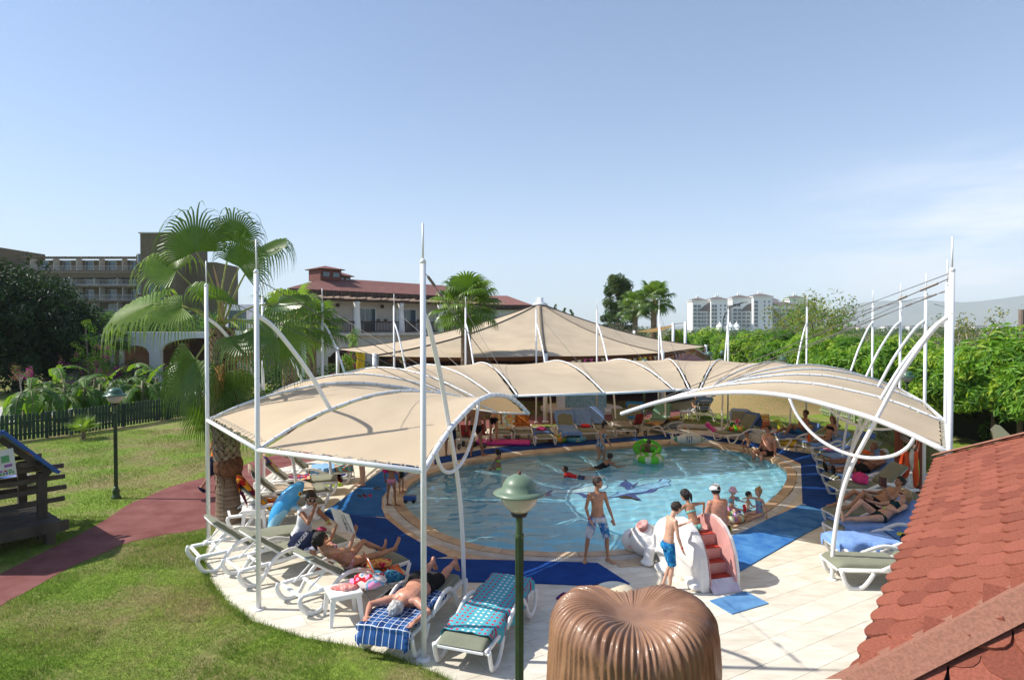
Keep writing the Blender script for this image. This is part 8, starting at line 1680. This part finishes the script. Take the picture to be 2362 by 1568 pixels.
# folding chairs
def folding_chair(p, rz, label, m, s=1.0, back=.9):
    t = thing('folding_chair', label, 'chair', (p.x, p.y, .02), rz, 'folding beach chairs'); mb = MB()
    for sx in (-1, 1):
        mb.tube([(sx * .24, -.26, .0), (sx * .24, .2, .36)], .012, 6); mb.tube([(sx * .24, .28, .0), (sx * .24, -.26, .34), ], .012, 6)
        mb.tube([(sx * .24, .16, .3), (sx * .24, .30, .3 + .55 * s)], .012, 6)
    mb.tube([(-.24, .30, .3 + .55 * s), (.24, .30, .3 + .55 * s)], .012, 6); mb.tube([(-.24, -.26, 0), (.24, -.26, 0)], .012, 6); mb.tube([(-.24, .28, 0), (.24, .28, 0)], .012, 6); mb.tube([(-.24, -.26, .34), (.24, -.26, .34)], .012, 6); mb.build('frame', CHROME, t, True)
    for k in range(9): z = .36 + k * .055 * s; y = .17 + .13 * (k + 1) / 9; mb = MB(); mb.box((0, y, z), (.48, .008, .042)); mb.build('strap', m, t)
    for k in range(7): mb = MB(); mb.box((0, -.22 + k * .062, .345 - k * .003), (.48, .05, .008)); mb.build('strap', m, t)
    return t
ORG = mat('orange_strap', (.62, .11, .02), .5, .1, 6)
folding_chair(G(1772, 1010), radians(15), 'orange strapped folding chair by the far pool corner', ORG); fc2 = folding_chair(G(890, 1372), radians(115), 'orange folding chair loaded with towels between the reader and the prone man', ORG, .6)
folding_chair(G(1705, 1000), radians(30), 'low folding chair with red straps behind the pink inflatables', mat('red_strap', (.45, .03, .03), .5))
# towels of the prone man: towel with white roll
# stroller
def stroller(p, rz, label):
    t = thing('stroller', label, 'stroller', (p.x, p.y, .02), rz, 'strollers')
    for x in (-.22, .22):
        for y in (-.3, .3):
            for o_ in (-.02, .02): mb = MB(); pts = [Vector((x + o_, y + .085 * cos(a), .09 + .085 * sin(a))) for a in [2 * pi * i / 14 for i in range(14)]]; mb.tube(pts, .016, 6, closed=True); mb.build('wheel', BLACK, t)
        mb = MB(); mb.tube([(x, -.3, .09), (x, .05, .5), (x, .35, .98), (x, .42, 1.0)], .012, 6); mb.tube([(x, .3, .09), (x, -.05, .55)], .012, 6); mb.build('frame', CHROME, t)
    mb = MB(); mb.grid([[Vector((x, y, z)) for y, z in ((-.28, .42), (-.05, .38), (.1, .42), (.28, .85))] for x in (-.18, -.06, .06, .18)], 4, 4); mb.build('seat', cloth('navy_red_seat', (.08, .03, .03), (.35, .03, .03), 6), t); return t
stroller(G(1468, 1003), radians(200), 'small folded stroller beside the zebra towel'); stroller(G(1078, 1034), radians(170), 'black wheeled stroller behind the tanned man'); stroller(G(1112, 1030), radians(160), 'dark stroller between the tanned man and the bending woman')
# shoes
def flips(x, y, label, m, rz=0, s=1.0):
    p = G(x, y, .02); t = thing('flip_flops', label, 'shoes', (p.x, p.y, .021), rz, 'shoes left on the paving')
    for sx in (-1, 1): mb = MB(); prof2 = [(-.035, -.12), (.03, -.12), (.042, .02), (.05, .1), (.02, .14), (-.03, .13), (-.045, .05)]; mb.prism([((px_ * s) + sx * .065, py_ * s) for px_, py_ in prof2], 0, .02); mb.tube([(sx * .065 - .035, -.01, .02), (sx * .065, .06, .05), (sx * .065 + .04, -.01, .02)], .008, 5); mb.build('sandal', m, t)
flips(1304, 1378, 'dark blue flip flops with red straps behind the brown sculpture', cloth('navy_red_rubber', (.02, .05, .25), (.3, .02, .02), 30), radians(-35)); flips(1385, 1357, 'single purple flip flop near the mat tip', cloth('purple_rubber', (.18, .04, .09)), radians(80), .9); flips(908, 1378 - 10, 'black flip flops under the towels', BLACK, 1.0)
flips(870, 1128, 'black sandals in the shade under the left row', BLACK, 1.2); flips(848, 1145, 'pink sandals in the shade under the left row', MATS['pink_rubber'], .4)
for x, y, lb in ((835, 1145, 'dark trainers under the stripe towel lounger'), (2010, 1098, 'black sandals on the blue mat at right')): flips(x, y, lb, BLACK, .7)
# inflatable blue dolphin leaning on the lounger
VB = mat('blue_vinyl', (.05, .36, .72), .25, .08, 3, spec=.5, coat=.4); VY = mat('yellow_vinyl', (.7, .45, .02), .25, .05, 3, coat=.3); VLT = mat('pale_blue_vinyl', (.30, .62, .82), .25, .05, 3, coat=.3)
a = G(622, 1232, .25); b = G(702, 1130, 1.02); b = W(700, 1112, a.y + .55); dph = thing('inflatable_dolphin', 'big blue inflatable dolphin leaning on a lounger behind the woman in white', 'inflatable toy', (a.x, a.y, 0)); o_ = Vector((a.x, a.y, 0))
ax = [a - o_ + (b - a) * t + Vector((-.10, 0, .02)) * sin(pi * t) for t in (0, .12, .3, .5, .7, .85, .95, 1.0)]; mb = MB(); mb.tube(ax, [.05, .09, .15, .185, .19, .16, .09, .035], 18, flat=.85)
for (t, dv, L_) in ((.45, Vector((-.75, -.1, .5)), .34), (.6, Vector((.8, -.3, -.2)), .30), (.42, Vector((-.5, -.6, -.3)), .28)): c_ = a - o_ + (b - a) * t; mb.tube([c_, c_ + dv * L_ * .6 + Vector((0, 0, -.03)), c_ + dv * L_ + Vector((0, 0, -.1))], [.11, .07, .02], 10, flat=.4)
tl = a - o_; d_ = (a - b).normalized()
for sg in (-1, 1): mb.tube([tl, tl + d_ * .14 + Vector((sg * .14, -.02, 0)), tl + d_ * .18 + Vector((sg * .26, -.02, .0))], [.08, .07, .02], 10, flat=.4)
dbody = remesh(mb, .016, 5, 'body', [VB, VLT, BLACK, VY], dph); C = face_ctr(dbody); cc_ = np.array(a - o_ + (b - a) * .45); fm_ = np.zeros(len(C), np.int32); belly = ((C - np.array((a + b) / 2 - o_)) @ np.array([.55, -.75, -.35])) > .11; fm_[belly] = 1
ey = np.array(W(703, 1141, a.y + .33) - o_); 
dd = np.linalg.norm(C - ey, axis=1); j = dd.argmin(); fm_[np.linalg.norm(C - C[j], axis=1) < .05] = 3; fm_[np.linalg.norm(C - C[j] - np.array([.01, 0, 0]), axis=1) < .025] = 2; dbody.data.polygons.foreach_set('material_index', fm_)
def torus(p, R_, r_, label, m, m2=None, tilt=(0, 0, 0), name='swim_ring', grp='inflatable toys', sq=1.0):
    t = thing(name, label, 'swim ring', (p.x, p.y, p.z), 0, grp); t.rotation_euler = tilt; mb = MB(); n_, k_ = 30, 12; v = []; f = []
    for i in range(n_):
        a_ = 2 * pi * i / n_
        for j in range(k_): b_ = 2 * pi * j / k_; rr2 = R_ + r_ * cos(b_); v.append((rr2 * cos(a_), rr2 * sin(a_) * sq, r_ + r_ * sin(b_)))
    f = [(i * k_ + j, ((i + 1) % n_) * k_ + j, ((i + 1) % n_) * k_ + (j + 1) % k_, i * k_ + (j + 1) % k_) for i in range(n_) for j in range(k_)]
    mb.add(v, f); o = mb.build('ring', [m, m2] if m2 else m, t, True); 
    if m2: o.data.polygons.foreach_set('material_index', [1 if (q.index // k_) % 5 < 2 else 0 for q in o.data.polygons])
    return t
VG = mat('bright_green_vinyl', (.12, .62, .03), .25, .05, 3, coat=.3, trans=.25); VW = mat('print_vinyl', (.65, .65, .5), .3, .2, 9, coat=.3, col2=(.2, .5, .25), cover=(.45, .6)); VRED = mat('red_print_vinyl', (.5, .03, .02), .3, coat=.3, scale=9, col2=(.7, .45, .05), cover=(.45, .55)); VTQ = mat('turquoise_print_vinyl', (.03, .25, .4), .3, coat=.3, scale=9, col2=(.5, .45, .15), cover=(.55, .65)); VPK = mat('magenta_airbed_vinyl', (.55, .01, .28), .3, .1, 4, coat=.3)
torus(W(1498, 1048, G(1498, 1062).y) * 1 - Vector((0, 0, W(1498, 1048, G(1498, 1062).y).z + .05)), .33, .12, 'green and patterned inflatable ring around the boy in the pool', VG, VW)
gk = G(1498, 1055, WZ); gt = thing('inflatable_seat_back', 'round bright green inflatable seat back behind the boy in the pool', 'inflatable toy', (gk.x, gk.y + .25, WZ)); mb = MB(); mb.tube([Vector((.40 * cos(a_), .1 + .2 * sin(a_), .24 + .19 * sin(a_))) for a_ in [2 * pi * i / 26 for i in range(26)]], .09, 10, closed=True); mb.ball((0, .12, .24), (.42, .1, .2), 20, 10); mb.build('ring', VG, gt, True)
torus(G(1687, 1200, .05), .2, .075, 'orange and purple swim ring under the toddler in the pink hat', mat('purple_orange_vinyl', (.3, .15, .4), .3, coat=.3, scale=8, col2=(.65, .3, .05), cover=(.48, .55)), VW)
torus(G(1285, 1018, .04), .26, .1, 'red green and yellow duck swim ring before the blue towels', VRED, VG); torus(G(1328, 1018, .04), .3, .1, 'turquoise swim ring with fish print before the blue towels', VTQ)
torus(at(LF, .05, -.25, .42), .26, .08, 'duck swim ring lying on the lounger with the slate towel', VRED, VG); torus(G(1822, 1026, .04), .34, .11, 'yellow inflatable boat toy with green giraffe head at the right', VY)
def blob_toy(p, label, parts, name='inflatable_toy', vox=.02, mats=None, rz=0):
    t = thing(name, label, 'inflatable toy', p, rz, 'inflatable toys'); mb = MB()
    for kind, *a_ in parts:
        if kind == 't': mb.tube(spline(a_[0], 10), [a_[1][0] + (a_[1][1] - a_[1][0]) * i / 9 for i in range(10)] if len(a_[1]) == 2 else a_[1], 12, flat=a_[2] if len(a_) > 2 else 1)
        else: mb.ball(a_[0], a_[1], 12, 8)
    return t, remesh(mb, vox, 4, 'body', mats or [VY], t)
t, o = blob_toy(G(1796, 1010, .05), 'green and yellow giraffe neck toy standing by the yellow boat', [('t', [(0, 0, .1), (.05, 0, .4), (.0, 0, .62)], (.11, .07)), ('b', (-.06, 0, .66), (.12, .06, .06))], mats=[mat('giraffe_vinyl', (.2, .5, .05), .3, coat=.3, scale=14, col2=(.65, .6, .05), cover=(.45, .5))])
blob_toy(at(LF, .05, -.45, .5), 'green duck head of the ring on the lounger', [('t', [(0, 0, 0), (0, 0, .16), (0, -.03, .22)], (.07, .06)), ('b', (0, -.1, .24), (.05, .1, .03))], mats=[mat('duck_green_vinyl', (.02, .15, .04), .3, coat=.3)])
blob_toy(G(1268, 1008, .06), 'green duck head of the ring on the paving', [('t', [(0, 0, 0), (0, 0, .3), (-.03, 0, .4)], (.09, .07)), ('b', (-.12, 0, .4), (.1, .05, .03))], mats=[MATS['duck_green_vinyl']])
# shark shaped float on the pool edge
sp0 = G(1588, 1026, .05); t, o = blob_toy((sp0.x, sp0.y, .05), 'white inflatable shark with blue and green stripes on the far pool edge', [('t', [(-.62, 0, .28), (-.35, 0, .2), (0, 0, .24), (.35, 0, .22), (.72, 0, .14)], [.04, .075, .12, .17, .2, .2, .18, .14, .09, .035]), ('t', [(-.58, 0, .27), (-.72, 0, .42), (-.86, 0, .50)], (.07, .02), .4), ('t', [(-.58, 0, .27), (-.66, 0, .12), (-.72, 0, .0)], (.07, .02), .4), ('t', [(.1, 0, .38), (.04, 0, .52), (-.08, 0, .6)], (.09, .03), .4)], vox=.018, mats=[mat('white_vinyl_gloss', (.62, .64, .6), .3, coat=.3), mat('navy_stripe_vinyl', (.02, .05, .2), .3), mat('green_stripe_vinyl', (.03, .25, .12), .3), mat('red_mouth_vinyl', (.4, .03, .06), .3)])
C = face_ctr(o); fm_ = np.zeros(len(C), np.int32)
for x in (-.1, -.02, .06, .42, .48): fm_[(abs(C[:, 0] - x - .1 * (C[:, 2] - .25)) < .015) & (C[:, 2] > .12) & (C[:, 2] < .34)] = 1 if x < .3 else 2
fm_[(C[:, 0] < -.66)] = 1; fm_[(C[:, 0] < -.42) & (C[:, 0] > -.52)] = 2; fm_[(C[:, 0] > .42) & (C[:, 0] < .6) & (C[:, 2] < .07)] = 3; fm_[np.linalg.norm(C[:, [0, 2]] - np.array([.56, .22]), axis=1) < .03] = 1; o.data.polygons.foreach_set('material_index', fm_)
# airbeds
def airbed(p, rz, label, m, L_=1.75, W_=.68, tilt=0.0, n_=7, mats2=None):
    t = thing('airbed', label, 'airbed', p, rz, 'inflatable toys'); t.rotation_euler = (tilt, 0, rz); mb = MB()
    for k in range(n_): x = (k - (n_ - 1) / 2) * W_ / n_; mb.tube([(x, -L_ / 2, .06), (x, -L_ / 2 + .06, .075), (x, L_ / 2 - .06, .075), (x, L_ / 2, .06)], [.03, W_ / n_ * .56, W_ / n_ * .56, .03], 10)
    mb.ball((0, L_ * .43, .11), (W_ * .45, .12, .07), 14, 8); mb.build('tubes', m, t, True); return t
airbed((G(1160, 1026).x, G(1160, 1026).y, .03), radians(84), 'magenta airbed lying at the feet of the bending woman', VPK, 2.0, .7); airbed((G(1582, 988).x, G(1582, 988).y, .03), radians(70), 'clear airbed with coloured spots on the grass edge', mat('clear_spot_vinyl', (.35, .4, .4), .25, coat=.4, scale=7, col2=(.6, .25, .1), cover=(.58, .62)), 1.8, .75)
airbed((G(1650, 1003).x, G(1650, 1003).y, .05), radians(60), 'magenta inflatable propped up against the bags', VPK, 1.0, .4, radians(38), 4)
torus(G(1180, 1008, .05), .26, .09, 'red and white swim ring beside the magenta airbed', VRED, VW)
# balls and small things
for x, y, r, m, lb in ((1548, 992, .08, mat('yellow_ball', (.8, .7, .02), .4), 'small yellow ball by the low beach chair'),): p = G(x, y, r); mb = MB(); mb.ball((0, 0, 0), r, 16, 10); o = mb.build('ball', m, None, True); o.location = p; tag(o, lb, 'ball')
q = G(1716, 1172, .2); t = thing('water_bottle', 'red toy water bottle held between the children at the pool edge', 'bottle', (q.x, q.y, .28)); mb = MB(); mb.lathe([(.03, 0), (.035, .02), (.035, .12), (.015, .15), (.015, .18)], 12, R=Matrix.Rotation(2.6, 3, 'X')); mb.build('body', MATS['red_vinyl'], t, True)
q = G(1700, 1192, .05); t = thing('sand_bucket', 'blue purple toy bucket beside the swim ring', 'bucket', (q.x, q.y, .04)); mb = MB(); mb.lathe([(.06, 0), (.085, .14), (.088, .14), (.062, .006)], 14); mb.build('bucket', mat('violet_plastic', (.15, .12, .5), .4), t, True); mb = MB(); mb.tube([Vector((.085 * cos(a_), 0, .14 + .07 * sin(a_))) for a_ in [pi * i / 8 for i in range(9)]], .005, 5); mb.build('handle', PLASTIC, t)
t = thing('toy_truck', 'blue toy truck with black wheels held low behind the girl with armbands', 'toy', G(946, 1148, .3)); mb = MB(); mb.box((0, 0, .0), (.28, .14, .12), ch=.01); mb.build('body', MATS['blue_gloss_paint'], t)
for x in (-.09, .09): mb = MB(); mb.lathe([(.045, 0), (.045, .17)], 12, (x, .085, -.06), R=Matrix.Rotation(pi / 2, 3, 'X')); mb.build('wheel', BLACK, t)
# yellow and lilac flower toys on the blue towel
for k, (dx_, m) in enumerate(((0, mat('yellow_rubber', (.7, .6, .03), .5)), (.16, mat('lilac_rubber', (.5, .35, .7), .5)))):
    t = thing('flower_ring_toy', ['yellow flower shaped dive toy on the blue towel', 'lilac flower shaped dive toy on the blue towel'][k], 'toy', at(RL['R10'], -.1 + dx_ * .3, .30 + dx_, .44)); mb = MB()
    for j in range(6): a_ = j * pi / 3; mb.ball((.045 * cos(a_), .045 * sin(a_) , .03), .03, 8, 6)
    mb.build('petals', m, t, True)
# lifebuoy post with rings, ropes and orange tube
lp0 = G(2112, 1150); t = thing('lifebuoy_post', 'brown timber post holding orange lifebuoys and rescue gear by the red roof', 'lifebuoy stand', (lp0.x, lp0.y, 0)); RW = mat('red_brown_timber', (.16, .04, .02), .7, .25, 3, .4, 30, stretch=(1, 1, .2))
mb = MB(); mb.box((.12, 0, .75), (.16, .14, 1.5)); mb.build('post', RW, t); mb = MB(); mb.box((-.12, .5, .85), (.14, .14, 1.7)); mb.build('post', RW, t); mb = MB(); mb.beam((-.12, .5, 1.5), (.10, 0, 1.2), .1, .1); mb.build('beam', mat('grey_log', (.2, .15, .12), .8), t)
OB = mat('orange_buoy', (.6, .07, .01), .45, .08, 4); mb = MB(); mb.tube([Vector((-.22 + .02 * sin(a_), .1 + .12 * cos(a_), .82 + .30 * sin(a_))) for a_ in [2 * pi * i / 26 for i in range(26)]], .06, 10, closed=True); mb.build('lifebuoy', OB, t, True)
mb = MB(); mb.tube(spline([(-.08, -.1, 1.2), (-.1, -.12, .9), (-.06, -.1, .5), (-.08, -.08, .3)], 12), [.03, .06, .07, .07, .06, .07, .07, .07, .06, .05, .04, .02], 9); mb.build('rescue_tube', mat('orange_red_foam', (.75, .09, .01), .6), t, True)
mb = MB(); mb.tube(spline([(-.15, -.08, 1.25), (-.17, -.1, .95), (-.13, -.1, .7)], 8), [.03, .05, .06, .06, .05, .05, .04, .02], 8); mb.build('white_rope_bundle', cloth('white_rope', (.6, .58, .52)), t, True); mb = MB(); mb.tube(spline([(-.03, -.12, 1.0), (-.01, -.12, .6), (-.03, -.1, .35)], 8), .018, 6); mb.build('lime_strap', LIMEB, t, True)
# striped parasol cloth behind the roof at right
st = thing('striped_awning', 'yellow and white striped awning corner sticking up behind the red roof', 'awning', W(2285, 1040, 11.5)); 
mb = MB(); A_ = Vector((0, 0, 0)); rows = []
tipp = W(2300, 975, 12) - st.location; l_ = W(2283, 1042, 11.5) - st.location; r_q = W(2372, 1040, 14.5) - st.location; ll = W(2285, 990, 11.2) - st.location
for i in range(9):
    u = i / 8; top = ll.lerp(tipp, min(1, u * 3)) if u < .33 else tipp.lerp(r_q + Vector((0, 0, .0)), (u - .33) / .67); bot_ = l_.lerp(r_q + Vector((0, 0, -.1)), u); rows.append([bot_.lerp(top, j / 6) + Vector((0, -.08 * sin(pi * j / 6), 0)) for j in range(7)])
mb.grid(rows, 9, 7); mb.grid([[q + Vector((0, .012, 0)) for q in r] for r in rows], 9, 7, flip=True); mb.build('cloth', pattern('yellow_white_stripes', (.75, .72, .65), None, .1, 0, [((.75, .5, .05), 0, .5)], 'stripes'), st, True); mb = MB(); mb.tube([(.35, .2, -2.8), tipp + Vector((.1, .1, -.1))], .02, 6); mb.build('pole', CHROME, st)
# yellow flag before the terrace
fl = thing('yellow_flag', 'yellow banner with red lettering hanging under the left corner of the pointed tent', 'banner', W(832, 835, 31)); mb = MB(); rows = [[Vector((x * .42 + .02 * sin(z * 9), .03 * sin(x * 6), z)) for z in [-.45 + .1 * j for j in range(10)]] for x in [-.5 + .2 * i for i in range(6)]]; mb.grid(rows, 6, 10); mb.grid([[q + Vector((0, .006, 0)) for q in r] for r in rows], 6, 10, flip=True); mb.build('cloth', mat('yellow_print_flag', (.7, .45, .02), .8, .1, 5, col2=(.5, .08, .05), cover=(.6, .64)), fl, True); mb = MB(); mb.tube([(0, .05, -2.6), (0, .05, .5)], .015, 6); mb.build('pole', DKW, fl)
# two people by the pavilion far away
for x, m, lb in ((1600, CL['pink'], 'distant person in pink by the tent posts'), (1612, CL['redc'], 'distant person in red shirt by the tent posts')):
    p = W(x, 757, 38); person(lb, (p.x, p.y, .01), 2.5, 1.7, {}, 'tan', ('brown', 'short'), (('shirt', m), ('shorts', CL['navy'])), vox=.03)
